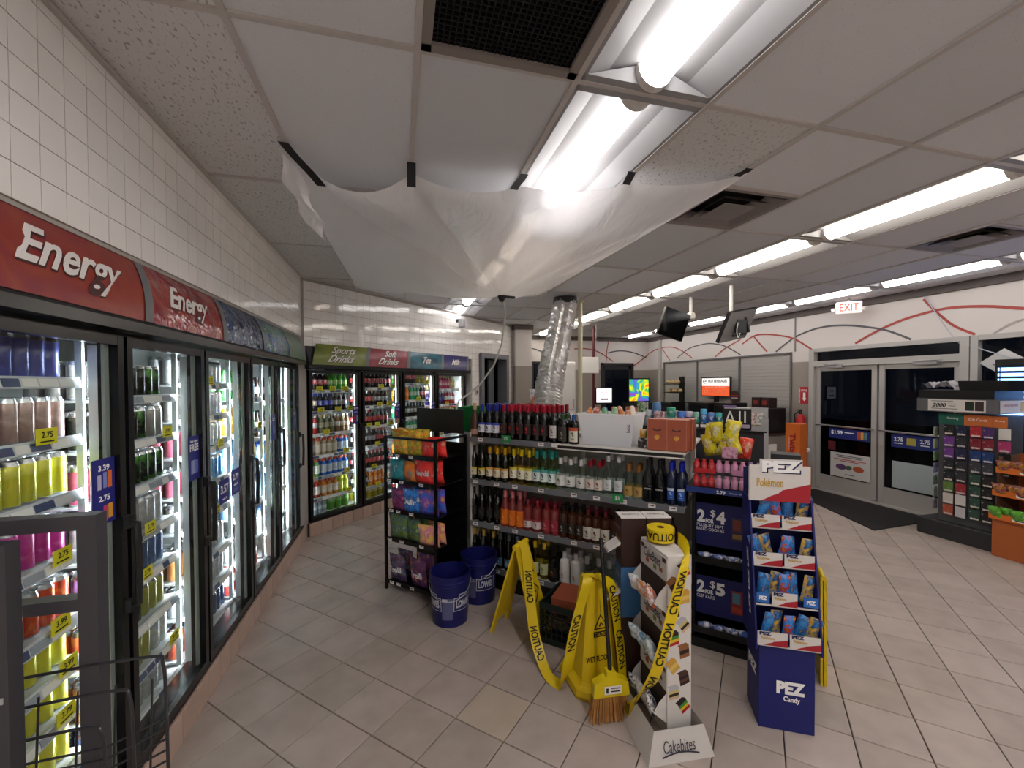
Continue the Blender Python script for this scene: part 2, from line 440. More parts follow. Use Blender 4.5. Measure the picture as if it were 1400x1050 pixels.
ORD = ['first', 'second', 'third', 'fourth', 'fifth', 'sixth', 'seventh', 'eighth', 'ninth', 'tenth', 'eleventh', 'twelfth', 'thirteenth', 'fourteenth', 'fifteenth']
rown = {3: 'in the row above the plastic sheet', 7: 'in the middle ceiling row', 11: 'in the row nearest the entrance doors'}
cnt = {}
first = True
for (i, j, cx, cy) in sorted(lights, key=lambda q: (q[0], q[3])):
    k = cnt.get(i, 0); cnt[i] = k + 1
    lab = 'recessed fluorescent light %s, %s from the camera end' % (rown[i], ORD[k])
    if first: lt.location = (cx, cy, 0); lt['label'] = lab; lt['group'] = 'ceiling lights'; first = False; root_ = lt
    else: root_ = dup(lt, (cx, cy, 0), label=lab, group='ceiling lights')
    want = M_lensdim if (i == 3 and 2.9 < cy < 5.4) else M_lens3 if (i == 3 and cy > 5.4) else M_lensn if (i == 3 and .3 < cy < 2.9) else {3: M_lens, 7: M_lens2, 11: M_lens3}[i]
    if want is not M_lens:
        for ch in root_.children:
            if ch.name.startswith('lens'): ch.material_slots[0].link = 'OBJECT'; ch.material_slots[0].material = want
# vents
def diffuser(x0, x1, y0, y1, label):
    t = thing('air_diffuser', label, 'vent', ((x0 + x1) / 2, (y0 + y1) / 2, CZ))
    hx = (x1 - x0) / 2 - .01; M_d = mat('diffuser enamel', '8a8482', .5); M_dk = mat('diffuser dark throat', '1c1a1a', .9)
    MB().box((0, 0, .09), (2 * hx, 2 * hx, .01), M_dk).build('throat', t)
    for k, (a, b, za, zb) in enumerate(((hx, hx * .86, -.008, -.004), (hx * .84, hx * .60, -.006, .045), (hx * .62, hx * .40, -.012, .035), (hx * .42, 0, -.016, -.016))):
        m = MB()
        if b == 0: m.box((0, 0, za), (2 * a, 2 * a, .006), M_d)
        else:
            for q in range(4):
                c, s = math.cos(q * PI / 2), math.sin(q * PI / 2)
                f = lambda x, y, z: (x * c - y * s, x * s + y * c, z)
                m.poly([f(-a, -a, za), f(a, -a, za), f(b, -b, zb), f(-b, -b, zb)], M_d); m.poly([f(-a, -a, za + .004), f(a, -a, za + .004), f(b, -b, zb + .004), f(-b, -b, zb + .004)], M_d)
        m.build('louver', t, fix=False)
for i, x0, x1, y0, y1 in holes:
    if i == 5: diffuser(x0, x1, y0, y1, 'square ceiling air diffuser beside the right corner of the plastic sheet')
    elif i == 9: diffuser(x0, x1, y0, y1, 'square ceiling air diffuser between the middle and right light rows')
    else:
        t = thing('return_air_grille', 'black egg crate return air grille in the ceiling above the camera', 'vent', ((x0 + x1) / 2, (y0 + y1) / 2, CZ))
        hx = .302; f = MB()
        for q in range(4):
            c, s = math.cos(q * PI / 2), math.sin(q * PI / 2); f.box((c * (hx - .018), s * (hx - .018), -.004), (.036 if abs(c) > .5 else 2 * hx, .036 if abs(s) > .5 else 2 * hx, .016), mat('grille frame', '8c8480', .5))
        f.build('frame', t)
        g = MB(); M_g = mat('grille black', '17171c', .6)
        n = 26
        for k in range(n):
            a = -.27 + .54 * k / (n - 1)
            g.box((a, 0, .008), (.004, .54, .014), M_g); g.box((0, a, .008), (.54, .004, .014), M_g)
        tag(g.build('grille_cells', t), kind='stuff')
        MB().box((0, 0, .06), (.58, .58, .01), mat('duct dark', '0a0a0c', .9)).build('throat', t)

# ------------------------------------------------------------------ walls
M_wallw = mat('white painted wall', 'd2ccc8', .6)
M_wallb = mat('taupe painted wall', '989088', .6)
M_mould = mat('dark taupe moulding', '5c5452', .6)
def wall_tiles(parent, cells_, rot_axis):
    """cells_: local (t, z) centres on plane; mesh is thin box facing -y"""
    me = MB().box((0, 0, 0), (.1035, .007, .1035), M_wtile).mesh('wall_tile')
    for t, z in cells_[:300]:
        o = link('wall_tile', me, parent, (t, random.uniform(-.0003, .0003), z)); o.rotation_euler = (random.uniform(-.006, .006), 0, random.uniform(-.006, .006))
    if len(cells_) > 300:
        m = MB()
        for t, z in cells_[300:]: m.box((t, 0, z), (.1035, .007, .1035), M_wtile, rz=random.uniform(-.005, .005), rx=random.uniform(-.005, .005))
        tag(m.build('wall_tile_field', parent), kind='stuff')
# left wall: local x = +Y, local y = -X
TP = .1067
wl = MB(); wl.box((-.3, .08, 2.665), (11.4, .15, .71), M_wgrout); wl.box((-2.4, .08, 1.15), (7.2, .15, 2.35), M_wallw)
wall_left = wl.build('wall_left', None, (-1.094, 0, 0), R(90)); tag(wall_left, 'white tiled wall above the long drinks cooler', kind='structure')
cl = []
for r in range(7):
    for c in range(44):
        t = .72 + TP * (c + .5); z = 2.326 + TP * (r + .5) - .0
        if t > 5.33 or z > 3.02: continue
        cl.append((t, z))
cl.sort(key=lambda q: -q[0]); cl = [q for q in cl if q[0] > 1.25] + [q for q in cl if q[0] <= 1.25]
wall_tiles(wall_left, cl, 0)
MB().box((-.4, -.01, 3.005), (11.2, .025, .014), M_bar).build('ceiling_angle', wall_left)
# diagonal wall
DP = (-1.033, 5.307); DL = 5.05
wd = MB()
wd.box((DL / 2 - .05, .13, 2.66), (DL + .1, .2, .70), M_wgrout)          # over the cooler
wd.box((-.035, .08, 1.17), (.09, .1, 2.34), M_wgrout)
wd.box((3.40, .13, 1.17), (.30, .2, 2.34), M_wgrout)                    # between cooler and doorway
wd.box((4.78, .13, 1.17), (.56, .2, 2.34), M_wgrout)
wall_back = wd.build('wall_back', None, (DP[0], DP[1], 0), R(45)); tag(wall_back, 'white tiled diagonal wall above the far drinks cooler', kind='structure')
cl = []
for r in range(29):
    for c in range(48):
        t = -.02 + TP * (c + .5); z = TP * (r + .5) - .02
        if z > 2.99: continue
        if z < 2.26 and not (3.27 < t < 3.53 or t > 4.52 or t < .03): continue
        if z < 2.36 and 3.53 < t < 4.52: continue
        cl.append((t, z + .0))
cl.sort(key=lambda q: (q[1] < 2.26, q[0]))
TL = bpy.data.objects.new('tile_plane', None)
bpy.data.objects.remove(TL)
for k in range(len(cl)): pass
me = MB().box((0, .027, 0), (.1035, .007, .1035), M_wtile).mesh('wall_tile')
for t, z in cl[:300]:
    o = link('wall_tile', me, wall_back, (t, 0, z)); o.rotation_euler = (random.uniform(-.006, .006), 0, random.uniform(-.006, .006))
m = MB()
for t, z in cl[300:]: m.box((t, .027, z), (.1035, .007, .1035), M_wtile, rz=random.uniform(-.006, .006), rx=random.uniform(-.006, .006))
tag(m.build('wall_tile_field', wall_back), kind='stuff')
MB().box((2.4, .02, 3.003), (5, .03, .016), M_bar).build('ceiling_angle', wall_back)
# kerb tiles under both coolers
def kerb(loc, rz, t0, t1, name):
    k = MB().box(((t0 + t1) / 2, .10, .075), (t1 - t0, .17, .15), M_grout).build(name, None, loc, rz); tag(k, 'beige tiled kerb below the cooler doors', kind='structure')
    n = int((t1 - t0) / .152); me = MB().rbox((0, .008, .078), (.148, .016, .152), M_ktile, .003).mesh('kerb_tile')
    for i in range(n): link('kerb_tile', me, k, (t0 + .152 * (i + .5), 0, 0))
    return k
kerb((-1.058, 0, 0), R(90), .9, 5.32, 'baseboard_left')
kerb((DP[0] + .01, DP[1] - .01, 0), R(45), 0, 3.25, 'baseboard_back')
# doorway in the diagonal wall: grey frame, dark back room
t = MB(); M_gf = mat('grey door frame', '6e7076', .5)
for x in (3.57, 4.48): t.box((x, .08, 1.14), (.09, .22, 2.28), M_gf)
t.box((4.025, .08, 2.31), (1.0, .22, .09), M_gf)
d1 = t.build('door_1', None, (DP[0], DP[1], 0), R(45)); tag(d1, 'grey framed dark doorway beside the far cooler', kind='structure')
MB().box((4.33, .30, 1.13), (.18, .04, 2.26), mat('grey door leaf', '70747c', .5)).build('door_leaf', d1)
br = MB(); M_dk = mat('dark room', '14141a', .9)
br.box((4.05, 1.2, 1.2), (1.8, .05, 2.4), M_dk); br.box((3.3, .7, 1.2), (.05, 1.0, 2.4), M_dk); br.box((4.9, .7, 1.2), (.05, 1.0, 2.4), M_dk); br.box((4.05, .7, 2.42), (1.8, 1.1, .05), M_dk)
br.build('back_room', d1)
# column at the end of the diagonal wall
cm = MB(); cm.box((0, 0, 2.57), (.36, .36, .86), M_wallw); cm.box((0, 0, 1.07), (.362, .362, 2.14), M_wallb)
col = cm.build('wall_column', None, (2.52, 8.72, 0), 0); tag(col, 'white and taupe wall column beside the dark doorway', kind='structure')
MB().box((0, 0, 2.955), (.42, .42, .1), M_mould).build('column_moulding', col)
# back wall with window and door openings
BY = 10.5
wb = MB()
def wseg(m, a, b, z0, z1, axis):
    """wall piece split in taupe below 2.13 and white above"""
    for zz0, zz1, mt in ((z0, min(z1, 2.13), M_wallb), (max(z0, 2.13), z1, M_wallw)):
        if zz1 - zz0 < .01: continue
        if axis == 'y': m.box(((a + b) / 2, BY + .08, (zz0 + zz1) / 2), (b - a, .16, zz1 - zz0), mt)
        else: m.box((6.75 + .08, (a + b) / 2, (zz0 + zz1) / 2), (.16, b - a, zz1 - zz0), mt)
for a, b, z0, z1 in ((2.3, 3.32, 0, 2.95), (3.32, 4.35, 2.34, 2.95), (3.32, 4.35, 0, .9), (4.35, 5.29, 0, 2.95), (5.29, 6.26, 2.32, 2.95), (6.26, 6.9, 0, 2.95)): wseg(wb, a, b, z0, z1, 'y')
wb.box((2.2, 9.7, 1.5), (.2, 1.7, 3.0), M_wallw)
wall_far = wb.build('wall_far'); tag(wall_far, 'white and taupe far wall with painted arcs', kind='structure')
MB().box((4.6, BY - .015, 2.965), (4.6, .06, .1), M_mould).build('moulding', wall_far)
M_dglass = thin_glass('dark window glass', '8a9096', 1.0)
M_dfr = mat('bronze door frame', '3a3a3c', .4, .5)
w1 = MB()
for x in (3.34, 4.33): w1.box((x, BY, 1.62), (.04, .06, 1.44), M_dfr)
for z in (.92, 2.32): w1.box((3.835, BY, z), (1.03, .06, .04), M_dfr)
w1 = w1.build('window_1'); tag(w1, 'dark window in the far wall behind the silver duct', kind='structure'); MB().box((3.835, BY + .02, 1.62), (.95, .01, 1.36), M_dglass).build('pane', w1)
d2 = MB()
for x in (5.32, 6.23): d2.box((x, BY, 1.16), (.06, .1, 2.32), M_dfr)
d2.box((5.775, BY, 2.29), (.97, .1, .06), M_dfr)
d2 = d2.build('door_2'); tag(d2, 'dark glass door in the far wall behind the register', kind='structure')
l2 = MB()
for x in (5.38, 6.17): l2.box((x, BY + .02, 1.12), (.06, .045, 2.22), M_dfr)
for z in (.12, 2.2): l2.box((5.775, BY + .02, z), (.85, .045, .12), M_dfr)
l2.build('door_frame', d2); MB().box((5.775, BY + .02, 1.16), (.76, .008, 2.0), M_dglass).build('pane', d2)
# right wall
RX = 6.75
wr = MB()
for a, b, z0, z1 in ((YF, 3.56, 2.33, 2.95), (YF, 1.0, 0, 2.33), (3.56, 5.60, 2.33, 2.95), (5.60, 6.0, 0, 2.95), (6.0, 9.80, 2.31, 2.95), (6.0, 9.8, 0, .6), (9.80, 10.6, 0, 2.95)): wseg(wr, a, b, z0, z1, 'x')
wall_right = wr.build('wall_right'); tag(wall_right, 'white wall with red and grey painted arcs above the entrance', kind='structure')
MB().box((RX - .015, 2.25, 2.965), (.06, 16.4, .1), M_mould).build('moulding', wall_right)
MB().box((RX - .01, 5.934, 2.62), (.03, .02, .6), mat('wall seam trim', '9a9694', .5)).build('seam_trim', wall_right); MB().box((RX - .02, 9.915, 1.9), (.06, .09, 2.04), mat('post white', 'b8b4b0', .5)).build('seam_trim', wall_right)
# closed shutters
sh = MB(); M_sh = mat('grey shutter', 'a8a4a0', .5)
for a, b in ((6.03, 7.18), (7.215, 8.46), (8.495, 9.74)):
    sh = MB()
    nsl = 26
    for k in range(nsl):
        z = .6 + 1.68 * (k + .5) / nsl; sh.prism([(RX + .02, z - .031), (RX + .005, z - .02), (RX + .005, z + .02), (RX + .02, z + .031)], a, b, M_sh, 'y') if False else sh.box((RX + .02, (a + b) / 2, z), (.02, b - a, 1.68 / nsl - .0015), M_sh, ry=.04)
    o = sh.build('shutter_panel', wall_right)
tf = MB(); M_tf = mat('shutter track', '6a6866', .5)
for y in (6.01, 7.197, 8.477, 9.76): tf.box((RX - .005, y, 1.45), (.03, .035, 1.72), M_tf)
tf.box((RX - .005, 7.885, 2.30), (.03, 3.78, .03), M_tf); tf.build('shutter_track', wall_right)
# painted arcs
def arc(parent, pts, mt, wdt=.035):
    P = [Vector(p) for p in pts]; n = len(P); Q = []
    for i in range(n - 1):     # Catmull-Rom
        p0, p1, p2, p3 = P[max(i - 1, 0)], P[i], P[i + 1], P[min(i + 2, n - 1)]
        for k in range(5):
            t = k / 5; Q.append(.5 * ((2 * p1) + (p2 - p0) * t + (2 * p0 - 5 * p1 + 4 * p2 - p3) * t * t + (3 * p1 - p0 - 3 * p2 + p3) * t ** 3))
    Q.append(P[-1]); m = MB(); L = []
    for i, q in enumerate(Q):
        d = (Q[min(i + 1, len(Q) - 1)] - Q[max(i - 1, 0)]).normalized()
        nrm = Vector((1, 0, 0)) if parent == wall_right else Vector((0, 1, 0))
        L.append(d.cross(nrm).normalized() * wdt / 2)
    for i in range(len(Q) - 1): m.poly([Q[i] - L[i], Q[i + 1] - L[i + 1], Q[i + 1] + L[i + 1], Q[i] + L[i]], mt)
    return m.build('painted_arc', parent, fix=False)
M_ar = mat('red wall paint', 'a84a42', .6); M_ag = mat('dark grey wall paint', '5a5a5e', .6); M_al = mat('pale grey wall paint', 'a8a2a0', .6)
ARCS_R = [('r', 0.045, [(4.917, 2.369), (4.575, 2.537), (4.214, 2.655), (3.808, 2.712), (3.43, 2.673), (3.109, 2.593), (2.759, 2.533), (2.309, 2.3729999999999998)]), ('r', 0.04, [(4.05, 2.877), (3.918, 2.697), (3.725, 2.482), (3.521, 2.35)]), ('g', 0.04, [(6.332, 2.342), (5.984, 2.552), (5.665, 2.653), (5.37, 2.687), (5.054, 2.663), (4.724, 2.59), (4.461, 2.504), (4.184, 2.355)]), ('l', 0.03, [(3.356, 2.341), (3.223, 2.431), (3.107, 2.474)]), ('r', 0.04, [(7.136, 2.555), (6.853, 2.686), (6.586, 2.694), (6.214, 2.627), (5.929, 2.531), (5.61, 2.323)]), ('r', 0.04, [(6.853, 2.697), (6.683, 2.515), (6.519, 2.356)]), ('r', 0.035, [(11.176, 2.334), (10.612, 2.548), (10.069, 2.689), (9.453, 2.691), (9.004, 2.55), (8.639, 2.355)]), ('r', 0.035, [(9.84, 2.686), (9.691, 2.526), (9.51, 2.354)]), ('g', 0.035, [(9.223, 2.389), (8.794, 2.589), (8.396, 2.649), (8.027, 2.654), (7.601, 2.555), (7.172, 2.345)]), ('r', 0.035, [(7.893, 2.343), (7.6, 2.507), (7.174, 2.657)])]
ARCS_B = [('r', 0.04, [(6.268, 2.234), (6.551, 2.428), (6.838, 2.635)]), ('g', 0.04, [(5.492, 2.59), (5.711, 2.643), (5.988, 2.657), (6.324, 2.602), (6.677, 2.48)]), ('r', 0.035, [(4.507, 2.687), (4.795, 2.701), (5.061, 2.667), (5.329, 2.563), (5.656, 2.359)]), ('r', 0.03, [(5.519, 2.936), (5.465, 2.664), (5.438, 2.327)]), ('g', 0.035, [(3.227, 2.684), (3.415, 2.663), (3.614, 2.596)]), ('r', 0.03, [(3.216, 2.181), (3.315, 2.276)])]
for c, w, pts in ARCS_R: arc(wall_right, [(RX - .006, a, b) for a, b in pts], {'r': M_ar, 'g': M_ag, 'l': M_al}[c], w * .72)
for c, w, pts in ARCS_B: arc(wall_far, [(a, BY - .006, b) for a, b in pts], {'r': M_ar, 'g': M_ag, 'l': M_al}[c], w * .8)
# entrance double door
ed = MB()
for y in (3.59, 5.58): ed.box((RX, y, 1.165), (.13, .09, 2.33), M_alu)
ed.box((RX, 4.585, 2.305), (.124, 1.9, .06), M_alu); ed.box((RX, 4.585, 2.08), (.124, 1.9, .09), M_alu); ed.box((RX, 4.585, .01), (.14, 1.9, .02), M_alu)
door3 = ed.build('door_3'); tag(door3, 'aluminium framed double glass entrance doors', kind='structure')
MB().box((RX + .02, 4.585, 2.2), (.01, 1.9, .16), M_dglass).build('transom_pane', door3)
for y0, y1, hs in ((4.60, 5.53, -1), (3.64, 4.57, 1)):
    f = MB(); yc = (y0 + y1) / 2
    for y in (y0 + .035, y1 - .035): f.box((RX + .01, y, 1.035), (.05, .07, 2.0), M_alu)
    f.box((RX + .01, yc, .14), (.044, y1 - y0 - .14, .24), M_alu); f.box((RX + .01, yc, 2.0), (.044, y1 - y0 - .14, .08), M_alu)
    lf = f.build('door_leaf', door3)
    MB().box((RX + .01, yc, 1.11), (.008, y1 - y0 - .13, 1.72), M_dglass).build('pane', lf)
    MB().tube([(RX - .02, y0 + .04, 1.08), (RX - .09, y0 + .06, 1.08), (RX - .09, y1 - .06, 1.08), (RX - .02, y1 - .04, 1.08)], .014, M_chrome, 8).build('push_bar', lf)
    c = MB(); c.box((RX - .05, yc + .12 * -hs, 2.03), (.06, .26, .05), M_steel); c.tube([(RX - .05, yc, 2.05), (RX - .12, yc + .2 * -hs, 2.06), (RX - .03, yc + .34 * -hs, 2.07)], .01, M_steel, 6); c.build('door_closer', lf)
# shop window to the right of the door
sw = MB()
for y in (3.50, 1.05): sw.box((RX, y, 1.165), (.12, .07, 2.33), M_alu)
for z in (.12, 2.305): sw.box((RX, 2.275, z), (.114, 2.38, .06 if z > 1 else .24), M_alu)
win2 = sw.build('window_2'); tag(win2, 'dark shop window to the right of the entrance', kind='structure')
MB().box((RX + .02, 2.28, 1.25), (.01, 2.4, 2.06), M_dglass).build('pane', win2)
# night outside: paving and a dark building across the lot so the glass has something behind it
MB().box((14, 5, -.12), (14, 40, .1), mat('night asphalt', '2a2a2c', .9)).build('outside_paving'); tag(bpy.data.objects['outside_paving'], 'dark paving outside the shop', kind='structure')
# front wall behind the camera
MB().box((2.85, YF - .06, 1.5), (8.0, .12, 3.1), M_wallw).build('wall_front'); tag(bpy.data.objects['wall_front'], 'plain white wall behind the camera', kind='structure')
# ------------------------------------------------------------------ drinks coolers
M_cglass = thin_glass('cooler door glass', 'f8fbfa', .42, base=.015)
M_liner = mat('cooler liner', 'b8bab8', .5)
M_strip = mat('cooler light strip', 'f4fbff', .4, emit=COOL, emitcol='eef6ff')
M_gask = mat('grey gasket', '8c928e', .5)
M_railw = mat('price rail', 'c8ccd0', .4)
M_raillab = mat('price rail label', '9aa0aa', .5)
M_raildk = mat('price rail blue label', '4a5476', .5)
M_wire = mat('white shelf wire', 'b4b8b8', .4); M_wire2 = mat('shelf post enamel', '848a86', .4)
def add_text(mb, txt, org, right, up, mt, w=None, h=None, bold=.02, off=.001, shear=0):
    vs, fs, (tw, th) = textmesh(txt, bold, shear)
    if w is None: sx = sy = h / th
    elif h is None: sx = sy = w / tw
    else: sx, sy = w / tw, h / th
    r = Vector(right).normalized(); u = Vector(up).normalized(); o = Vector(org) + r.cross(u) * off; b = len(mb.v)
    for x, y, z in vs: mb.v.append(tuple(o + r * (x * sx) + u * (y * sy)))
    for f in fs: mb.face([b + i for i in f], mt)
PROTO = {}
def can(name, col, col2='', h=.157, r=.031, kind='drink_can'):
    if name in PROTO: return PROTO[name]
    m1 = art('can ' + name, [col, col, col2 or col], 22, .25, seed=len(PROTO), metal=.3)
    m = MB(); al = mat('can aluminium', 'c4c6c8', .25, .9)
    m.lathe([(r * .8, 0), (r, .008), (r, h - .016), (r * .84, h - .004), (r * .84, h), (r * .76, h - .004)], 12, [al, m1, al, al, al])
    PROTO[name] = (m.mesh(kind), r, h, kind); return PROTO[name]
def pet(name, liq, lab, cap, h=.225, r=.033, clear=False, lab2=None):
    if name in PROTO: return PROTO[name]
    ml = mat('drink ' + liq + ('c' if clear else ''), liq, .12, spec=.6, alpha=.55 if clear else 1)
    mL = art('label ' + name, [lab, lab, lab2 or 'e8e8e8'], 26, .4, seed=len(PROTO)); mc = mat('cap ' + cap, cap, .4)
    m = MB(); H = h
    m.lathe([(r * .85, 0), (r, .012), (r * .94, H * .22), (r, H * .34), (r, H * .60), (r * .98, H * .64), (r * .42, H * .86), (r * .40, H * .90), (r * .46, H * .905), (r * .46, H)], 12, [ml, ml, ml, mL, ml, ml, ml, mc, mc])
    PROTO[name] = (m.mesh('drink_bottle'), r, h, 'drink_bottle'); return PROTO[name]
def sport(name, liq, lab, cap, h=.205, r=.037, lab2=None):
    if name in PROTO: return PROTO[name]
    ml = mat('drink ' + liq, liq, .12, spec=.6); mL = art('label ' + name, [lab, lab, lab2 or 'f0f0f0'], 22, .4, seed=len(PROTO)); mc = mat('cap ' + cap, cap, .4)
    m = MB(); H = h
    m.lathe([(r * .9, 0), (r, .01), (r * .95, H * .18), (r, H * .24), (r * .93, H * .45), (r, H * .66), (r * .9, H * .74), (r * .5, H * .86), (r * .52, H * .87), (r * .52, H)], 12, [ml, ml, mL, mL, mL, ml, ml, mc, mc])
    PROTO[name] = (m.mesh('drink_bottle'), r, h, 'drink_bottle'); return PROTO[name]
def yellow_tag():
    out = []
    for s_ in ('3.79', '2.75', '3.99'):
        m = MB(); m.box((0, 0, .028), (.09, .002, .056), M_yel); add_text(m, s_, (0, -.001, .034), (1, 0, 0), (0, 0, 1), M_inkk, h=.022, bold=.03)
        m.box((0, -.0015, .010), (.06, .001, .005), M_inkk); out.append(m.mesh('price_tag', fix=False))
    return out
YT = yellow_tag()
def cooler(name, label, loc, rz, bounds, z0, z1, shelves, headers, side, ytags):
    c = thing(name, label, 'cooler', loc, rz)
    t0, t1 = bounds[0], bounds[-1]
    f = MB(); cw = .028
    f.box(((t0 + t1) / 2, .03, z1 + .02), (t1 - t0 + .06, .10, .05), M_blackm); f.box(((t0 + t1) / 2, .03, z0 + .012), (t1 - t0 + .06, .10, .035), M_blackm)
    for i, b in enumerate(bounds):
        f.box((b, .018, (z0 + z1) / 2), (.05, .036, z1 - z0), M_blackm)
    f.build('frame', c)
    li = MB(); D = .74
    li.box(((t0 + t1) / 2, D, (z0 + z1) / 2), (t1 - t0 + .1, .03, z1 - z0 + .1), M_liner); li.box(((t0 + t1) / 2, D / 2 + .05, z0 - .01), (t1 - t0, D - .1, .03), M_liner); li.box(((t0 + t1) / 2, D / 2 + .05, z1 + .06), (t1 - t0, D - .1, .03), M_liner)
    for b in (t0 - .035, t1 + .035): li.box((b, D / 2 + .05, (z0 + z1) / 2), (.02, D - .06, z1 - z0 + .1), M_liner)
    li.build('liner', c)
    for b in bounds:
        s = MB(); s.box((b, .046, (z0 + z1) / 2), (.034, .02, z1 - z0 - .1), mat('strip channel', 'c8ccca', .4)); s.box((b - .019, .053, (z0 + z1) / 2), (.004, .034, z1 - z0 - .1), MATS['strip channel']); s.box((b + .019, .053, (z0 + z1) / 2), (.004, .034, z1 - z0 - .1), MATS['strip channel']); s.build('light_channel', c)
        s = MB(); s.box((b, .061, (z0 + z1) / 2), (.030, .008, z1 - z0 - .16), M_strip)
        s.build('light_strip', c)
    dn = len(bounds) - 1
    for i in range(dn):
        a, b = bounds[i] + .012, bounds[i + 1] - .012; w = b - a; fw = .036
        d = MB()
        for x in (a + fw / 2, b - fw / 2): d.box((x, -.022, (z0 + z1) / 2), (fw, .045, z1 - z0 - .02), M_blackm)
        for z in (z0 + .03, z1 - .03): d.box(((a + b) / 2, -.022, z), (w, .044, .04), M_blackm)
        d = d.build('door', c)
        MB().box(((a + b) / 2, -.02, (z0 + z1) / 2), (w - 2 * fw, .008, z1 - z0 - .08), M_cglass).build('pane', d)
        g = MB()
        for x in (a + fw + .006, b - fw - .012): g.box((x, -.008, (z0 + z1) / 2), (.024 if x > (a + b) / 2 else .012, .012, z1 - z0 - .1), M_gask)
        g.build('gasket', d)
        zh = 1.06 if i != 3 else 1.2
        h = MB(); h.tube([(b - .012, -.04, zh - .17), (b - .012, -.085, zh - .165), (b - .012, -.09, zh), (b - .012, -.085, zh + .165), (b - .012, -.04, zh + .17)], .012, M_black, 8)
        for q in (-.17, .17): h.box((b - .012, -.05, zh + q), (.03, .03, .05), M_black)
        h.build('handle', d)
    # shelves
    for i in range(dn):
        a, b = bounds[i] + .008, bounds[i + 1] - .018
        if i == dn - 1: MB().box((bounds[i + 1] - .02, .105, (z0 + z1) / 2), (.014, .024, z1 - z0 - .04), M_wire2).build('shelf_upright', c)
        else: MB().box((bounds[i + 1] - .004, .105, (z0 + z1) / 2), (.014, .024, z1 - z0 - .04), M_wire2).build('shelf_upright', c)
        for k, zz in enumerate(shelves[i]):
            s = MB(); s.box(((a + b) / 2, .365, zz - .008), (b - a - .02, .54, .010), M_wire)
            sh = s.build('shelf', c)
            r = MB(); r.box(((a + b) / 2, .088, zz - .012), (b - a - .03, .008, .042), M_railw, rx=-.25)
            x = a + .03
            while x < b - .1:
                wl_ = random.choice((.06, .07, .09)); r.box((x + wl_ / 2, .0825, zz - .0125), (wl_ - .008, .003, .028), M_raildk if random.random() < .22 else (M_raillab if random.random() < .35 else M_tagw), rx=-.25); x += wl_
            r.build('price_rail', sh)
            for q in ytags.get((i, k), ()):
                link('price_tag', random.choice(YT), sh, (a + (b - a) * q, .072, zz - .006))
    # headers
    hz0, hz1 = z1 + .05, z1 + .05 + .27
    def hp(t, f_):
        """point on the bulging header: f_ 0 bottom .. 1 top"""
        y = -.10 + .105 * f_ ** 2.0
        return (t, y - .02, hz0 + (hz1 - hz0) * f_)
    bk = MB(); bk.prism([(.03, hz0 - .01), (-.115, hz0 - .01), (-.12, hz0), (-.02, hz1 - .02), (0, hz1), (.03, hz1)], t0 - .02, t1 + .03, M_dgrey, 'x'); bk = bk.build('header_box', c)
    nose = MB(); nose.box(((t0 + t1) / 2, -.055, hz0 - .028), (t1 - t0 + .06, .12, .04), M_blackm).build('header_lip', c)
    for (ha, hb, mt, txt, tw, th, tc) in headers:
        sl = .13
        p = MB(); p.grid(lambda i, j: hp(ha + sl * j ** 1.6 + (hb - ha) * i - .0, j)[:1] + (hp(0, j)[1] - .006, hp(0, j)[2]), 6, 8, mt)
        hd = p.build('header_panel', c, fix=False)
        dv = MB(); dv.grid(lambda i, j: (hb - .03 + .06 * i + sl * j ** 1.6, hp(0, j)[1] - .010, hp(0, j)[2]), 1, 8, mat('header divider', '6c6c6e', .5)).build('header_divider', c, fix=False)
        if txt:
            cxm = (ha + hb) / 2 + sl * .4 + tc
            def wp(x, y, cxm=cxm):
                q = .5 + y / (hz1 - hz0); pt = hp(cxm + x + y * .65, q); return (pt[0], pt[1] - .010, pt[2])
            def wp2(x, y): a_ = wp(x + .006, y - .006); return (a_[0], a_[1] + .002, a_[2])
            lettering(txt, hd, (0, 0, 0), (1, 0, 0), (0, 0, 1), mat('header letter shadow', '4a2a2a', .5), w=tw, h=th, bold=.03, shear=.3, warp=wp2, name='lettering_shadow')
            lettering(txt, hd, (0, 0, 0), (1, 0, 0), (0, 0, 1), mat('header letters', 'dcd8d4', .5), w=tw, h=th, bold=.022, shear=.3, warp=wp)
    return c
H_red = art('energy header art', ['6e1a22', '84242c', '8e3a28', '7c2030'], 4, .4)
H_red2 = art('energy header art wrinkled', ['6e1a22', '8a2a34', '98483e', '7c2030'], 5, .15, bump=1.0)
H_blue = art('blue header art', ['0c1a34', '16305a', '2a4a70', '101c30'], 6, .12, bump=1.2)
H_teal = art('teal header art', ['123a7a', '1c5a8c', '2c7a5a', '14386a'], 6, .12, bump=1.0)
H_grn = art('green header art', ['2c4a34', '44664a', '3a5a3c'], 5, .4)
H_lime = art('lime header art', ['606c24', '76802e', '566420'], 4, .4)
H_sred = art('soft drink header art', ['7c1828', '902434', '701624'], 4, .4)
H_tea = art('tea header art', ['1c4a60', '246878', '18384c'], 4, .4)
H_milk = art('milk header art', ['1c1c4c', '2c2a6a', '3a3050'], 6, .4)
LB = [1.295, 2.05, 2.77, 3.53, 4.285, 5.06]
LS = [[1.80, 1.58, 1.37, 1.14, .90, .73, .56, .36, .20], [1.72, 1.51, 1.29, 1.06, .85, .62, .40, .20], [1.78, 1.57, 1.36, 1.13, .93, .65, .44, .20], [1.66, 1.40, 1.10, .77, .44, .20], [1.62, 1.3, 1.0, .7, .42, .20]]
LOC_L = (-1.115, 0, 0)
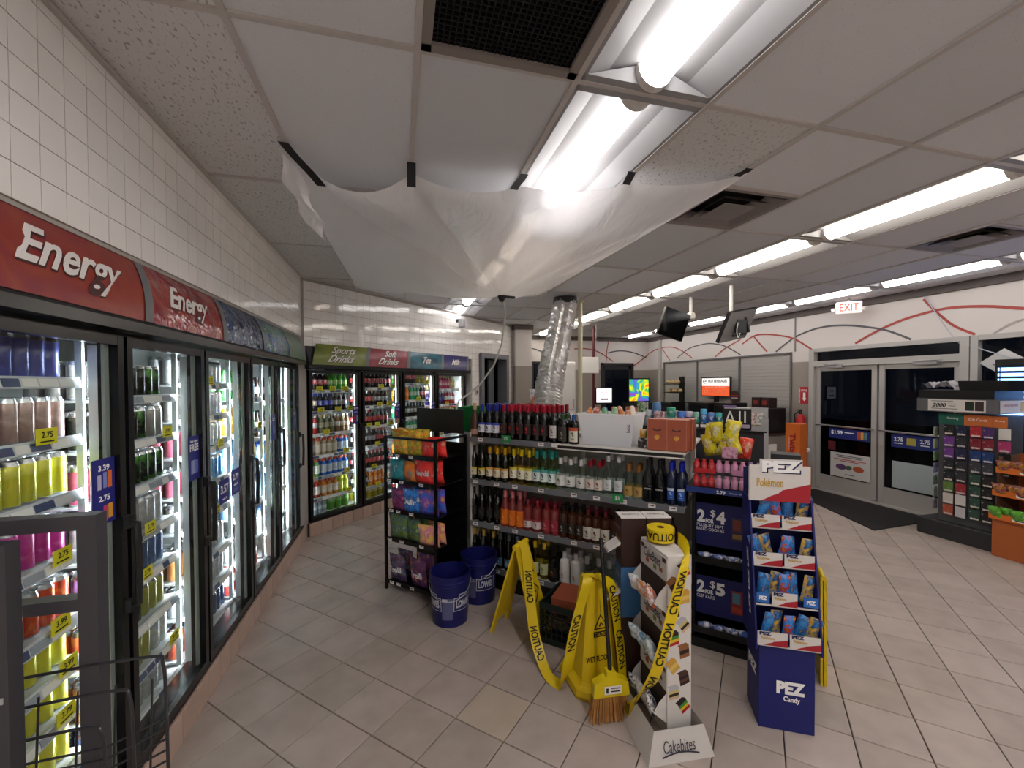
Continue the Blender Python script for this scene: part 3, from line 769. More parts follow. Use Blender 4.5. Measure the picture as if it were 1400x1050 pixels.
ltags = {(0, 1): (.72,), (0, 3): (.80,), (0, 4): (.78,), (0, 5): (.82,), (0, 6): (.80,), (0, 2): (.4,), (1, 1): (.8,), (1, 2): (.25,), (1, 3): (.55,), (1, 4): (.5,), (1, 5): (.12,), (1, 6): (.85,), (2, 0): (.5,), (2, 2): (.7,), (2, 4): (.6,), (3, 1): (.4, .8), (3, 2): (.5,), (4, 1): (.5,), (4, 2): (.4,)}
cool_l = cooler('drinks_cooler', 'long glass door drinks cooler along the left wall', LOC_L, R(90), LB, .165, 1.985, LS,
    [(1.25, 2.05, H_red, 'Energy', .46, .17, .0), (2.05, 2.83, H_red2, 'Energy', .40, .15, -.02), (2.83, 3.58, H_blue, '', 0, 0, 0), (3.58, 4.36, H_teal, '', 0, 0, 0), (4.36, 4.97, H_grn, '', 0, 0, 0)], 'left', ltags)
BB_ = [.02, .785, 1.53, 2.30, 3.10]
BS = [[1.70, 1.44, 1.165, .90, .64, .38, .185], [1.72, 1.47, 1.19, .92, .61, .35, .185], [1.78, 1.52, 1.26, 1.0, .72, .44, .185], [1.68, 1.42, 1.16, .9, .64, .38, .185]]
btags = {(0, 0): (.3, .55, .8), (0, 1): (.32, .65, .9), (0, 2): (.42,), (0, 3): (.8,), (0, 4): (.12, .82), (0, 5): (.1, .85), (1, 0): (.1, .6, .9), (1, 1): (.1, .55, .8), (1, 2): (.3, .5, .85), (1, 3): (.5,), (1, 4): (.4,), (1, 5): (.15, .5), (2, 0): (.85,), (2, 1): (.6,), (3, 1): (.1, .5)}
cool_b = cooler('drinks_cooler', 'four door drinks cooler in the diagonal far wall', (DP[0] - .04, DP[1] + .04, 0), R(45), BB_, .165, 1.985 - .03, BS,
    [(.02, .80, H_lime, 'Sports\nDrinks', .36, .20, 0), (.80, 1.56, H_sred, 'Soft\nDrinks', .36, .20, 0), (1.56, 2.33, H_tea, 'Tea', .17, .10, 0), (2.33, 3.02, H_milk, 'Milk', .22, .10, 0)], 'back', btags)
# promotional stickers on the cooler doors
def sticker(parent, t, z, w, h, lines, arts, y=-.027, nm='promo_sticker', bg=None):
    m = MB(); m.box((t, y, z), (w, .0015, h), bg or mat('promo blue', '23267c', .4))
    for s_, dz, hh, ww in lines: add_text(m, s_, (t - .0 * w, y - .001, z + dz * h), (1, 0, 0), (0, 0, 1), M_inkw, w=ww * w, h=hh * h, bold=.03)
    for dt, dz, ww, hh, col in arts: m.box((t + dt * w, y - .0012, z + dz * h), (ww * w, .001, hh * h), mat('print ' + col, col, .4))
    return m.build(nm, parent, fix=False)
dl = [o for o in cool_l.children if o.name.startswith('door')]; db = [o for o in cool_b.children if o.name.startswith('door')]
sticker(dl[0], 1.935, 1.376, .125, .25, [('3.39', .36, .09, .5), ('2.75', -.10, .09, .5)], [(-.2, .15, .16, .22, 'b8b0c8'), (.05, .17, .16, .24, '7a86c8'), (.27, .17, .18, .26, 'e0703a'), (.05, -.34, .18, .24, 'c83a6a'), (.28, -.32, .2, .22, 'e0a02a')])
sticker(dl[1], 2.66, 1.38, .12, .24, [('buy 2 get', .38, .07, .7), ('FREE', .24, .16, .8)], [(-.1, -.2, .4, .3, '8a90c0'), (.25, -.2, .2, .3, '6070b0')])
sticker(dl[2], 3.06, 1.10, .15, .15, [('3.57', .1, .36, .8), ('each', -.3, .1, .5)], [])
sticker(dl[2], 3.25, 1.12, .15, .17, [('2.79', .2, .24, .7), ('each', -.1, .1, .5)], [(0, -.32, .6, .16, '5a64a8')])
sticker(dl[3], 4.16, 1.40, .11, .23, [('2.75', .3, .12, .7)], [(0, -.1, .5, .3, '6a70b0')])
sticker(dl[4], 4.93, 1.40, .11, .23, [('2.75', .3, .12, .7)], [(0, -.1, .5, .3, '6a70b0')])
sticker(db[0], .70, 1.376, .10, .24, [('2.75', .36, .1, .7)], [(0, .15, .6, .08, '8088c0'), (-.2, -.2, .2, .34, 'b02a3a'), (.2, -.2, .2, .34, 'a8a8b8')])
sticker(db[1], 1.44, 1.35, .10, .30, [('1.79', .38, .1, .7)], [(0, .2, .6, .08, '8088c0'), (-.15, -.02, .2, .2, 'c8404a'), (.2, -.1, .2, .25, '6a3050'), (0, -.36, .6, .2, 'a88a5a')])
sticker(db[2], 2.21, 1.376, .10, .24, [('1.57', .34, .12, .7)], [(0, .0, .6, .3, '6a76b8')])
# ------------------------------------------------------------------ products on cooler shelves
REAR = {}
def place_row(loc, rz, a, b, zz, prods, where, deep=2, y0=.125, jit=.0):
    """prods: list of (prototype, share, look); fill a shelf from a to b with facings"""
    ca, sa = math.cos(rz), math.sin(rz)
    x = a; tot = sum(p[1] for p in prods); L = b - a; acc = 0
    for pr, share, look in prods:
        acc += share; end = a + L * acc / tot
        me, r, h, nm = pr; n = 0
        grp = look + ' ' + where
        while x + 2 * r <= end + .012:
            for k in range(deep):
                lx, ly = x + r + random.uniform(-.002, .002), y0 + r + k * (2 * r + .006)
                X_, Y_, rr_ = loc[0] + lx * ca - ly * sa, loc[1] + lx * sa + ly * ca, random.uniform(-.5, .5) + rz
                if k == 0:
                    o = link(nm, me, None, (X_, Y_, zz - .002), rr_); tag(o, look + ' ' + where, 'can' if nm == 'drink_can' else 'bottle', grp)
                else: REAR.setdefault(nm, []).append((me, X_, Y_, zz - .002, rr_))
            x += 2 * r + .006
        x = max(x, min(end, x + .02))
def jug(name, liq, lab, cap, h=.25, r=.055):
    if name in PROTO: return PROTO[name]
    p = pet(name + ' p', liq, lab, cap, h, r); PROTO[name] = (p[0], r, h, 'drink_bottle'); return PROTO[name]
SH = ['top', 'second', 'third', 'fourth', 'fifth', 'sixth', 'seventh', 'eighth', 'ninth']
DL_ = ['nearest left cooler door', 'second left cooler door', 'third left cooler door', 'fourth left cooler door', 'fifth left cooler door']
DB_ = ['sports drinks door', 'soft drinks door', 'tea door', 'milk door']
blu = can('silver blue', '5a60a8', 'a8acb8'); lbl = can('light blue', '3a8cc0', 'c0d0dc'); pch = can('peach silver', 'a88c84', 'c8b4ac')
yel = can('yellow', 'c8c43a', 'e0dc70'); pnk = can('pink', 'b07a98', 'c8a0b0'); org = can('orange yellow', 'b8902a', 'd0b050'); mag = can('magenta', 'b83a8c', 'd878b0'); tea_ = can('teal', '5aa0b0', '90c0c8')
red = can('red orange', 'b84a30', 'd08040'); olv = can('olive', '8a8a3a', 'b0ac60'); slv = can('silver', 'a0a2a4', 'c0c2c4'); blk = can('black', '24241e', '3a3a2e'); bkg = can('black green', '1c2418', '4a8a2c'); gry = can('grey', '8c8a84', 'a8a6a0'); prp = can('purple', '7a5078', '9a70a0'); rdk = can('dark red', 'a0485a', 'b8687a'); dbl = can('dark blue', '3a5078', '5a78a0'); brn = can('bronze', '9a6438', 'b8844a'); grn = can('green', '4a9a4a', '80b870'); wht = can('white', 'd4d8da', 'a0b8c8')
left_plan = [
 [[(blu, 1, 'silver and blue can')], [(lbl, .55, 'light blue can'), (pch, .45, 'peach can')], [(pnk, .3, 'pink can'), (org, .25, 'orange can'), (yel, .45, 'yellow can')], [(blu, .3, 'blue can'), (tea_, .3, 'teal can'), (mag, .4, 'magenta can')], [(olv, .55, 'olive can'), (red, .45, 'red orange can')], [(yel, 1, 'yellow can')], [(grn, .4, 'green can'), (yel, .6, 'yellow can')], [(brn, .5, 'bronze can'), (yel, .5, 'yellow can')], [(red, 1, 'red can')]],
 [[(gry, .4, 'grey can'), (blk, .3, 'black can'), (bkg, .3, 'black green can')], [(blk, .6, 'black can'), (bkg, .2, 'black green can'), (gry, .2, 'grey can')], [(rdk, .25, 'dark red can'), (bkg, .75, 'black green can')], [(gry, .6, 'grey can'), (slv, .4, 'silver can')], [(prp, .3, 'purple can'), (rdk, .3, 'dark red can'), (dbl, .4, 'dark blue can')], [(red, .3, 'red can'), (blk, .3, 'black can'), (olv, .4, 'olive can')], [(brn, .5, 'bronze can'), (olv, .3, 'olive can'), (slv, .2, 'silver can')], [(dbl, .4, 'dark blue can'), (slv, .6, 'silver can')]],
 [[(slv, .5, 'silver can'), (wht, .5, 'white can')], [(gry, .6, 'grey can'), (wht, .4, 'white can')], [(rdk, .5, 'dark red can'), (wht, .5, 'white can')], [(rdk, .5, 'dark red can'), (lbl, .5, 'light blue can')], [(gry, .5, 'grey can'), (dbl, .5, 'dark blue can')], [(brn, .5, 'bronze can'), (slv, .5, 'silver can')], [(slv, 1, 'silver can')], [(red, .5, 'red can'), (dbl, .5, 'dark blue can')]],
 [[(pet('pg', '5a9a5a', 'c8e0c8', '3a8a3a'), .6, 'green bottle'), (pet('pw', 'b8ccd0', '6a9ad0', '2a5ac0', clear=True), .4, 'clear water bottle')], [(pet('py', 'd0a838', 'f0d050', 'e8e8e8'), .5, 'yellow bottle'), (pet('pg', '5a9a5a', 'c8e0c8', '3a8a3a'), .5, 'green bottle')], [(pet('plb', '88b8d8', 'd8e8f0', '4a9ad0'), .6, 'pale blue bottle'), (pet('py', 'd0a838', 'f0d050', 'e8e8e8'), .4, 'yellow bottle')], [(pet('plb', '88b8d8', 'd8e8f0', '4a9ad0'), 1, 'pale blue bottle')], [(slv, 1, 'silver can')], [(pet('pr', 'b83a34', 'd8c8c0', 'c82020'), 1, 'red bottle')]],
 [[(pet('pd', '2a1c18', 'c8b8b0', '202020'), 1, 'dark bottle')], [(pet('pd', '2a1c18', 'c8b8b0', '202020'), .6, 'dark bottle'), (pet('pg', '5a9a5a', 'c8e0c8', '3a8a3a'), .4, 'green bottle')], [(pet('pw', 'b8ccd0', '6a9ad0', '2a5ac0', clear=True), 1, 'clear water bottle')], [(pet('pw', 'b8ccd0', '6a9ad0', '2a5ac0', clear=True), 1, 'clear water bottle')], [(pet('pw', 'b8ccd0', '6a9ad0', '2a5ac0', clear=True), 1, 'clear water bottle')], []],
]
for i, door in enumerate(left_plan):
    for k, prods in enumerate(door):
        if k < len(LS[i]) and prods:
            place_row(LOC_L, R(90), LB[i] + .03, LB[i + 1] - .035, LS[i][k], prods, 'on %s shelf of %s' % (SH[k], DL_[i]), deep=3 if i < 2 else 2)
cola = pet('cola', '1c0e0a', 'c03a40', 'c02028'); colad = pet('cola2', '1c0e0a', '9a9aa0', '303030'); colar = pet('cola3', '20100c', 'b02a30', '181818')
limeb = pet('lime', '4aa834', '90d050', '2a8a2a'); cyanb = pet('cyan', '2a9ac0', '40b8d8', 'e0e0e0'); redl = pet('redl', '30181a', 'e05060', 'e8e8e8'); blul = pet('blul', '14162a', '4a5ad8', '2a3ab0'); crm = pet('creaml', '201410', 'd8c8b8', '2a3ab0'); tanb = pet('tan', '8a6a48', 'c8b090', 'e8e8e8'); dole = pet('dole', '7a7a58', 'a8a888', 'c8a030'); jui = pet('juice', 'b83030', 'e8e8e8', 'e8e8e8')
spg = sport('sport green', '5a9a5a', 'd8e0d8', 'd84a1a'); spb = sport('sport blue', '2a6ac8', 'b8c8d8', 'd84a1a'); spd = sport('sport dark blue', '1a3a6a', 'a8b0c0', 'd84a1a'); spo = sport('sport orange', 'c87a28', 'd8c8b0', 'd84a1a'); spr = sport('sport red', 'a03a30', 'd0c8c0', 'd84a1a'); spy = sport('sport lime', 'b8c83a', 'd8e04a', 'c8d020'); spw = sport('sport cream', 'b8a080', 'd8ccb8', 'd84a1a')
orj = pet('oran', 'd87a20', 'e08a28', 'e8e8e8'); gtea = pet('gtea', '3aa070', 'c8e0d0', 'e8e8e8'); mlk = pet('milk', 'c8b888', 'd8a048', 'c84a2a'); mgm = pet('magm', 'b83060', 'd04a78', 'e8c030'); purb = pet('purb', '3a2a6a', '4a3a8a', 'e0e0e0'); ylj = pet('ylj', 'a89828', 'c8b838', 'e8e8e8', .25, .045); gj = pet('gj', '5a9a30', '70b040', 'd84a1a', .26, .05); cow = pet('coconut', '9ab0b8', 'c0dce0', 'd84a1a', .15, .03)
back_plan = [
 [[(cyanb, .22, 'cyan label bottle'), (redl, .3, 'red label bottle'), (limeb, .48, 'lime green bottle')], [(crm, .3, 'dark bottle with pale label'), (blul, .35, 'blue label bottle'), (colad, .35, 'grey label bottle')], [(jui, .35, 'red and white bottle'), (dole, .35, 'khaki bottle'), (tanb, .3, 'tan bottle')], [(spd, .3, 'navy sports bottle'), (spw, .45, 'cream sports bottle'), (spb, .25, 'blue sports bottle')], [(spg, .45, 'green sports bottle'), (spb, .55, 'blue sports bottle')], [(spr, .4, 'red sports bottle'), (spo, .35, 'orange sports bottle'), (spy, .25, 'lime sports bottle')], [(cow, .55, 'small white bottle'), (gj, .45, 'green juice bottle')]],
 [[(colar, 1, 'red label cola bottle')], [(cola, .5, 'red cola bottle'), (colad, .5, 'grey label cola bottle')], [(cola, .5, 'red cola bottle'), (colar, .5, 'dark cola bottle')], [(colad, .6, 'grey label cola bottle'), (cola, .4, 'red cola bottle')], [(cola, 1, 'red label cola bottle')], [(colad, .4, 'dark bottle'), (orj, .6, 'orange soda bottle')], [(ylj, 1, 'yellow juice bottle')]],
 [[(limeb, .3, 'green bottle'), (redl, .4, 'red label bottle'), (ylj, .3, 'yellow bottle')], [(orj, .5, 'orange bottle'), (gtea, .3, 'green tea bottle'), (redl, .2, 'red label bottle')], [(gtea, .4, 'green tea bottle'), (colad, .6, 'dark tea bottle')], [(gtea, 1, 'green tea bottle')], [(orj, 1, 'orange bottle')], [(tanb, 1, 'tan tea bottle')], [(jui, 1, 'red juice bottle')]],
 [[(mlk, .35, 'yellow milk bottle'), (mgm, .4, 'magenta milk bottle'), (mlk, .25, 'cream milk bottle')], [(purb, .55, 'purple bottle'), (jui, .45, 'red bottle')], [(mlk, 1, 'cream milk bottle')], [(mlk, .5, 'cream milk bottle'), (purb, .5, 'purple bottle')], [], [], []],
]
for i, door in enumerate(back_plan):
    for k, prods in enumerate(door):
        if prods: place_row((DP[0] - .04, DP[1] + .04, 0), R(45), BB_[i] + .035, BB_[i + 1] - .06, BS[i][k], prods, 'on %s shelf of %s' % (SH[k], DB_[i]), deep=2)

for nm, L_ in REAR.items():
    m = MB()
    for me, X_, Y_, Z_, r_ in L_:
        b = len(m.v); c, s = math.cos(r_), math.sin(r_)
        for v in me.vertices: m.v.append((X_ + v.co.x * c - v.co.y * s, Y_ + v.co.x * s + v.co.y * c, Z_ + v.co.z))
        for p in me.polygons: m.face([b + i for i in p.vertices], me.materials[p.material_index], p.use_smooth)
    tag(m.build('rear_' + nm + 's', fix=False), 'further rows of drink %s behind the front rows in both coolers' % ('cans' if nm == 'drink_can' else 'bottles'), 'cans' if nm == 'drink_can' else 'bottles', kind='stuff')
# ------------------------------------------------------------------ gondola shelf with bottles
def uvthing(name, label, cat, u, v, z=0, drz=0, group=None): return thing(name, label, cat, UV(u, v, z), UVROT + drz, group)
FR, FU = (0, -1, 0), (0, 0, 1)          # text right / up on a face that looks along local -x
G0 = (3.03, .41); GL = 1.79
gon = uvthing('gondola_shelf', 'grey and white gondola shelf stocked with wine and spirits', 'shelf', *G0)
M_peg = mat('grey pegboard', 'b4b0ac', .6); M_shw = mat('shelf enamel', 'd8d4ce', .5); M_rail = mat('grey shelf rail', '6e7076', .4)
GZ = [.19, .565, .935, 1.305]
MB().box((.47, GL / 2, .74), (.03, GL, 1.2), M_peg).build('back_panel', gon)
for y in (.012, GL / 2, GL - .012): MB().box((.47, y, .72), (.05, .03, 1.38), M_shw).build('upright', gon)
MB().box((.25, GL - .006, .72), (.48, .012, 1.26), M_shw).build('end_panel', gon)
MB().box((.47, GL / 2, .07), (.86, GL, .14), M_black).build('base_plinth', gon)
def price_tags(parent, ys, z, x=-.012, w=.05, h=.028, mt=None):
    me = MB().box((0, 0, 0), (.002, w, h), mt or M_tagw); me.box((-.0012, 0, .003), (.001, w * .6, h * .22), M_inkk); me = me.mesh('price_tag')
    for y in ys: link('price_tag', me, parent, (x, y, z))
for k, zz in enumerate(GZ):
    d = .46
    for side in (0, 1):
        xc = d / 2 if side == 0 else .49 + d / 2 - .03
        s = MB().box((xc, GL / 2, zz - .012), (d, GL - .02, .018), M_shw).build('shelf', gon)
        if side == 0:
            if k < 3: MB().box((-.003, GL / 2, zz - .016), (.012, GL - .02, .044), M_rail).build('price_rail', s)
            else:
                MB().box((-.003, 1.36, zz - .016), (.012, .84, .044), M_rail).build('price_rail', s)
                e = MB(); e.box((-.006, .48, zz - .004), (.014, .94, .012), M_shw); e.box((-.004, .48, zz - .022), (.008, .92, .026), M_black); e.box((-.006, .48, zz - .037), (.014, .94, .008), M_shw); e.build('shelf_edge', s)
            ys = [1.72, 1.5, 1.32, 1.08, .8, .62, .42, .22, .08] if k < 3 else [1.66, 1.4, 1.08, .96]
            price_tags(s, ys, zz - .014)
gt = MB().box((0, 0, .03), (.002, .085, .06), mat('green promo paper', '2c8a4c', .6)); add_text(gt, '$5', (-.001, 0, .03), FR, FU, M_inkw, h=.03); gt = gt.mesh('promo_tag', fix=False)
for y, k in ((1.40, 3), (.46, 2)):
    link('promo_tag', gt, [o for o in gon.children if o.name.startswith('shelf')][k * 2], (-.02, y, GZ[k] - .02))
M_gdark = mat('dark bottle glass', '0c1208', .06, spec=.7); M_gblk = mat('black bottle glass', '080808', .06, spec=.7)
M_gpale = thin_glass('pale green glass', 'e2ecc4', .8, .05, base=.03); M_gclear = thin_glass('clear bottle glass', 'f2f8f6', .9, .03, base=.04); M_gyel = thin_glass('straw wine', 'ece4ac', .8, .05, base=.03)
M_grose = mat('rose wine', '7a2c2a', .1, spec=.7); M_gwht = mat('white bottle', 'd8d6d2', .25); M_gamb = mat('amber spirit', '3a1a0c', .07, spec=.7); M_gsmoke = thin_glass('smoked glass', 'a4acb2', .9, .04, base=.04); M_gblue = mat('deep blue bottle', '101a34', .08, spec=.7); M_gbrn = mat('brown bottle', '4a3428', .2)
WINE = [(.030, 0), (.036, .006), (.0365, .17), (.034, .195), (.016, .235), (.0145, .25), (.0145, .29)]
CHAMP = [(.036, 0), (.042, .006), (.042, .14), (.038, .175), (.018, .235), (.015, .26), (.015, .30)]
LIQ = [(.036, 0), (.041, .006), (.041, .165), (.036, .19), (.017, .205), (.0155, .215), (.0155, .25)]
FLASK = [(.035, 0), (.042, .005), (.042, .15), (.036, .175), (.018, .19), (.016, .2), (.016, .225)]
def bottle_proto(prof, glass, cap, lab, capz, labz, lab2=None, mark=None, sec=150, sq=1.0, band=None):
    H = prof[-1][1]; body = MB().lathe(prof, 14, glass, sy=1.0, sx=sq).mesh('bottle_body')
    r0 = prof[-1][0]; parts = []
    capm = mat('foil ' + cap, cap, .3, .2)
    cp = [(r + .0012, z) for r, z in prof if z >= capz]
    zprev = [p for p in prof if p[1] < capz]
    cp = [(r0 + .0018, max(capz, 0))] + [(r0 + .0018, H + .002), (r0 * .8, H + .004)]
    parts.append(('cap', MB().lathe(cp, 12, capm).mesh('cap')))
    if lab:
        rr = max(p[0] for p in prof) + .0008; m = MB(); n = 8; z0, z1 = labz
        lm = mat('label ' + lab, lab, .6)
        for i in range(n):
            a0 = PI - R(sec) / 2 + R(sec) * i / n; a1 = PI - R(sec) / 2 + R(sec) * (i + 1) / n
            P = lambda a, z: (rr * sq * math.cos(a), rr * math.sin(a), z)
            m.poly([P(a1, z0), P(a0, z0), P(a0, z1), P(a1, z1)], lm)
            if lab2:
                zb = z1 - (z1 - z0) * .22; Q = lambda a, z: ((rr * sq + .0006) * math.cos(a), (rr + .0006) * math.sin(a), z)
                m.poly([Q(a1, zb), Q(a0, zb), Q(a0, z1), Q(a1, z1)], mat('label ' + lab2, lab2, .6))
        if mark:
            mm = mat('label ' + mark, mark, .6); zc = (z0 + z1) / 2; h_ = (z1 - z0)
            for dy, dz, w, hh in ((.004, .10, .012, .16), (-.003, -.04, .012, .14), (0, -.28, .022, .05)):
                m.box((-rr * sq - .001, dy, zc + dz * h_), (.0012, w, hh * h_), mm)
        parts.append(('label', m.mesh('label', fix=False)))
    return body, parts
BOT = {
 'champ': bottle_proto(CHAMP, M_gbrn, 'c8a478', 'b08a78', .2, (.03, .075)),
 'bluewine': bottle_proto(WINE, M_gblk, '1c2a90', 'dcdce4', .235, (.05, .135), '3a4ab0', '1a1a1a'),
 'redwine': bottle_proto(WINE, M_gblk, 'a8102c', '2a1a18', .235, (.05, .14), None, 'b02a34'),
 'redwhite': bottle_proto(WINE, M_gblk, '8a0c24', 'd0ccc8', .235, (.04, .14), None, '6a6a6a', 110),
 'herb': bottle_proto(FLASK, M_gblk, '2a4a2a', '3a3830', .185, (.02, .13), None, '9a9488', 110, .85),
 'herb2': bottle_proto(FLASK, M_gblk, '2a5aa0', 'd8d4c4', .185, (.02, .13), 'c8502a', '2a6a34', 110, .85),
 'darkyel': bottle_proto(WINE, M_gdark, '101010', 'd8d0b0', .24, (.04, .105), 'd8c02a', '3a3a2a'),
 'yelcap': bottle_proto(WINE, M_gdark, 'd8a810', 'e8dcc0', .235, (.04, .12), 'e0a848', '8a8060'),
 'yelpale': bottle_proto(WINE, M_gyel, 'd8c010', 'e8e4cc', .235, (.05, .145), 'e0d040', '5a5a3a'),
 'tealcap': bottle_proto(WINE, M_gpale, '189088', 'dce8e4', .235, (.05, .145), '58b0a8', '2a4a4a'),
 'whitecap': bottle_proto(LIQ, M_gclear, 'd8d8d8', 'd8d8d4', .205, (.04, .12), None, '4a4a4a'),
 'redcap': bottle_proto(LIQ, M_gclear, '98182c', 'd8d0c4', .205, (.04, .12), None, '983a3a', 110),
 'clear': bottle_proto(CHAMP, M_gclear, 'c0c4c4', 'd4d8d8', .26, (.05, .13), None, 'a8acb0', 90),
 'tequila': bottle_proto(LIQ, M_gclear, '8a5a2a', 'b09050', .20, (.03, .10), None, '6a4a20', 100),
 'vodka': bottle_proto(CHAMP, M_gsmoke, '101014', None, .25, (0, 0)),
 'bluecap': bottle_proto(WINE, M_gblue, '1424a8', '2a5ab0', .215, (.04, .12), 'c8d4e4', 'a0c0f0', 70),
 'blackwine': bottle_proto(WINE, M_gblk, '141414', '1c1a18', .235, (.05, .13), None, '4a4640'),
 'orange': bottle_proto(CHAMP, M_grose, 'd87a80', 'e07018', .195, (.02, .15), None, 'f09a3a', 200),
 'rosewhite': bottle_proto(LIQ, M_grose, '8a2030', 'd8ccc8', .205, (.03, .10), 'a02a34', '9a3038'),
 'rosered': bottle_proto(LIQ, M_grose, '7a1828', '982a38', .205, (.03, .12), None, 'c87a80'),
 'whisky': bottle_proto(LIQ, M_gamb, '141210', '2c2420', .205, (.04, .12), None, 'a8a098'),
 'whiskylab': bottle_proto(LIQ, M_gamb, '5a1420', 'd8d4c8', .205, (.03, .12), None, '6a2a24', 110),
 'gold': bottle_proto(CHAMP, M_gblk, 'c0a050', '14140f', .19, (.04, .1), None, 'b89a50'),
 'prosecco': bottle_proto(CHAMP, M_gblk, '5a646c', '4a7a98', .20, (.03, .10), None, 'c0d0d8', 100),
 'palelemon': bottle_proto(WINE, M_gyel, 'd8b820', 'c8cca0', .24, (.04, .13), None, '7a8a4a'),
 'dark': bottle_proto(LIQ, M_gblk, '161616', '1a1512', .205, (.04, .12), None, 'b06a2a'),
 'coco': bottle_proto(LIQ, M_gwht, 'd0d0d0', 'd0cec8', .205, (.05, .11), None, 'b05a2a'),
 'silver': bottle_proto(LIQ, M_gclear, 'b8bcc0', 'b4b4b0', .20, (.03, .10), None, '5a4a44'),
}
for s_ in ('vodka',):
    m = MB(); add_text(m, 'VODKA', (-.0445, 0, .10), FR, FU, M_inkw, w=.05); BOT['vodka'][1].append(('lettering', m.mesh('lettering', fix=False)))
NAMES = {'champ': 'brown champagne bottle', 'bluewine': 'blue capped wine bottle', 'redwine': 'red capped dark wine bottle', 'redwhite': 'red capped white label wine bottle', 'herb': 'squat black liqueur bottle', 'herb2': 'cream labelled squat liqueur bottle', 'darkyel': 'yellow banded dark wine bottle', 'yelcap': 'yellow capped dark wine bottle', 'yelpale': 'yellow capped straw wine bottle', 'tealcap': 'teal capped white wine bottle', 'whitecap': 'white capped clear rum bottle', 'redcap': 'red capped clear vodka bottle', 'clear': 'round clear vodka bottle', 'tequila': 'gold labelled tequila bottle', 'vodka': 'smoky vodka bottle', 'bluecap': 'blue capped dark bottle', 'blackwine': 'plain black wine bottle', 'orange': 'pink foiled bottle with orange label', 'rosewhite': 'rose bottle with white label', 'rosered': 'rose bottle with red label', 'whisky': 'dark whisky bottle', 'whiskylab': 'whisky bottle with pale label', 'gold': 'gold foiled sparkling wine bottle', 'prosecco': 'sparkling wine bottle with blue label', 'palelemon': 'yellow capped pale bottle', 'dark': 'black liqueur bottle', 'coco': 'white coconut liqueur bottle', 'silver': 'clear bottle with silver cap'}
SHN = ['bottom', 'third', 'second', 'top']
def put_bottle(kind, lx, ly, z, shelfname, where, grp):
    body, parts = BOT[kind]; j = random.uniform(-.06, .06)
    p = UV(G0[0] + lx, G0[1] + ly, z)
    o = link('bottle', body, None, p, UVROT + j)
    tag(o, '%s %s' % (NAMES[kind], where), 'bottle', grp)
    for nm, me in parts: link(nm, me, o)
def zoomx_to_y(zx):
    """bottle centre on the shelf from its measured position along the front row (metres from the right end)"""
    return zx
ROWS = {3: [('champ', 1.767), ('bluewine', 1.689), ('bluewine', 1.612), ('bluewine', 1.537), ('redwine', 1.462), ('redwine', 1.384), ('redwine', 1.306), ('redwine', 1.229), ('redwine', 1.148), ('redwine', 1.083), ('redwhite', 0.996), ('herb', 0.917), ('herb2', 0.824)], 2: [('darkyel', 1.778), ('darkyel', 1.692), ('yelcap', 1.609), ('yelcap', 1.531), ('yelcap', 1.453), ('yelpale', 1.367), ('yelpale', 1.291), ('yelpale', 1.221), ('tealcap', 1.149), ('tealcap', 1.083), ('tealcap', 1.011), ('whitecap', 0.937), ('whitecap', 0.854), ('whitecap', 0.765), ('redcap', 0.691), ('redcap', 0.624), ('clear', 0.55), ('clear', 0.471), ('tequila', 0.397), ('tequila', 0.326), ('vodka', 0.258), ('vodka', 0.178), ('bluecap', 0.102), ('bluecap', 0.036)], 1: [('blackwine', 1.781), ('blackwine', 1.694), ('blackwine', 1.612), ('blackwine', 1.531), ('orange', 1.452), ('orange', 1.378), ('orange', 1.306), ('rosewhite', 1.23), ('rosewhite', 1.146), ('rosered', 1.061), ('rosered', 0.989), ('whisky', 0.913), ('whisky', 0.838), ('whisky', 0.773), ('whiskylab', 0.709), ('whiskylab', 0.643), ('whiskylab', 0.571), ('whisky', 0.5), ('whisky', 0.425), ('whisky', 0.347), ('whisky', 0.271), ('whisky', 0.19), ('whisky', 0.111)], 0: [('gold', 1.77), ('gold', 1.674), ('gold', 1.577), ('prosecco', 1.501), ('prosecco', 1.418), ('prosecco', 1.336), ('prosecco', 1.254), ('palelemon', 1.165), ('palelemon', 1.083), ('dark', 0.998), ('coco', 0.905), ('coco', 0.81), ('silver', 0.718), ('silver', 0.624), ('silver', 0.541), ('silver', 0.453), ('clear', 0.374), ('clear', 0.298), ('tequila', 0.223), ('tequila', 0.149), ('dark', 0.079), ('dark', 0.015)]}
for k, row in ROWS.items():
    cnts = {}
    for kind, y in row:
        cnts[kind] = cnts.get(kind, 0) + 1
    tot = dict(cnts); seen = {}
    for kind, y in row:
        seen[kind] = seen.get(kind, 0) + 1
        pos = '' if tot[kind] == 1 else ', %s from left' % ORD[seen[kind] - 1]
        put_bottle(kind, .055, y, GZ[k] - .002, SHN[k], 'at front of %s gondola shelf%s' % (SHN[k], pos), 'bottles on the %s gondola shelf' % SHN[k])
        for dpt in range(1, 4 if k == 3 and kind in ('bluewine', 'redwine', 'redwhite') else 2):
            if kind in ('champ', 'herb2', 'bluecap') and k == 3: continue
            put_bottle(kind, .055 + .085 * dpt, y + random.uniform(-.006, .006), GZ[k] - .002, SHN[k], 'in %s row of %s gondola shelf%s' % (ORD[dpt], SHN[k], pos), 'rear bottles on the %s gondola shelf' % SHN[k])
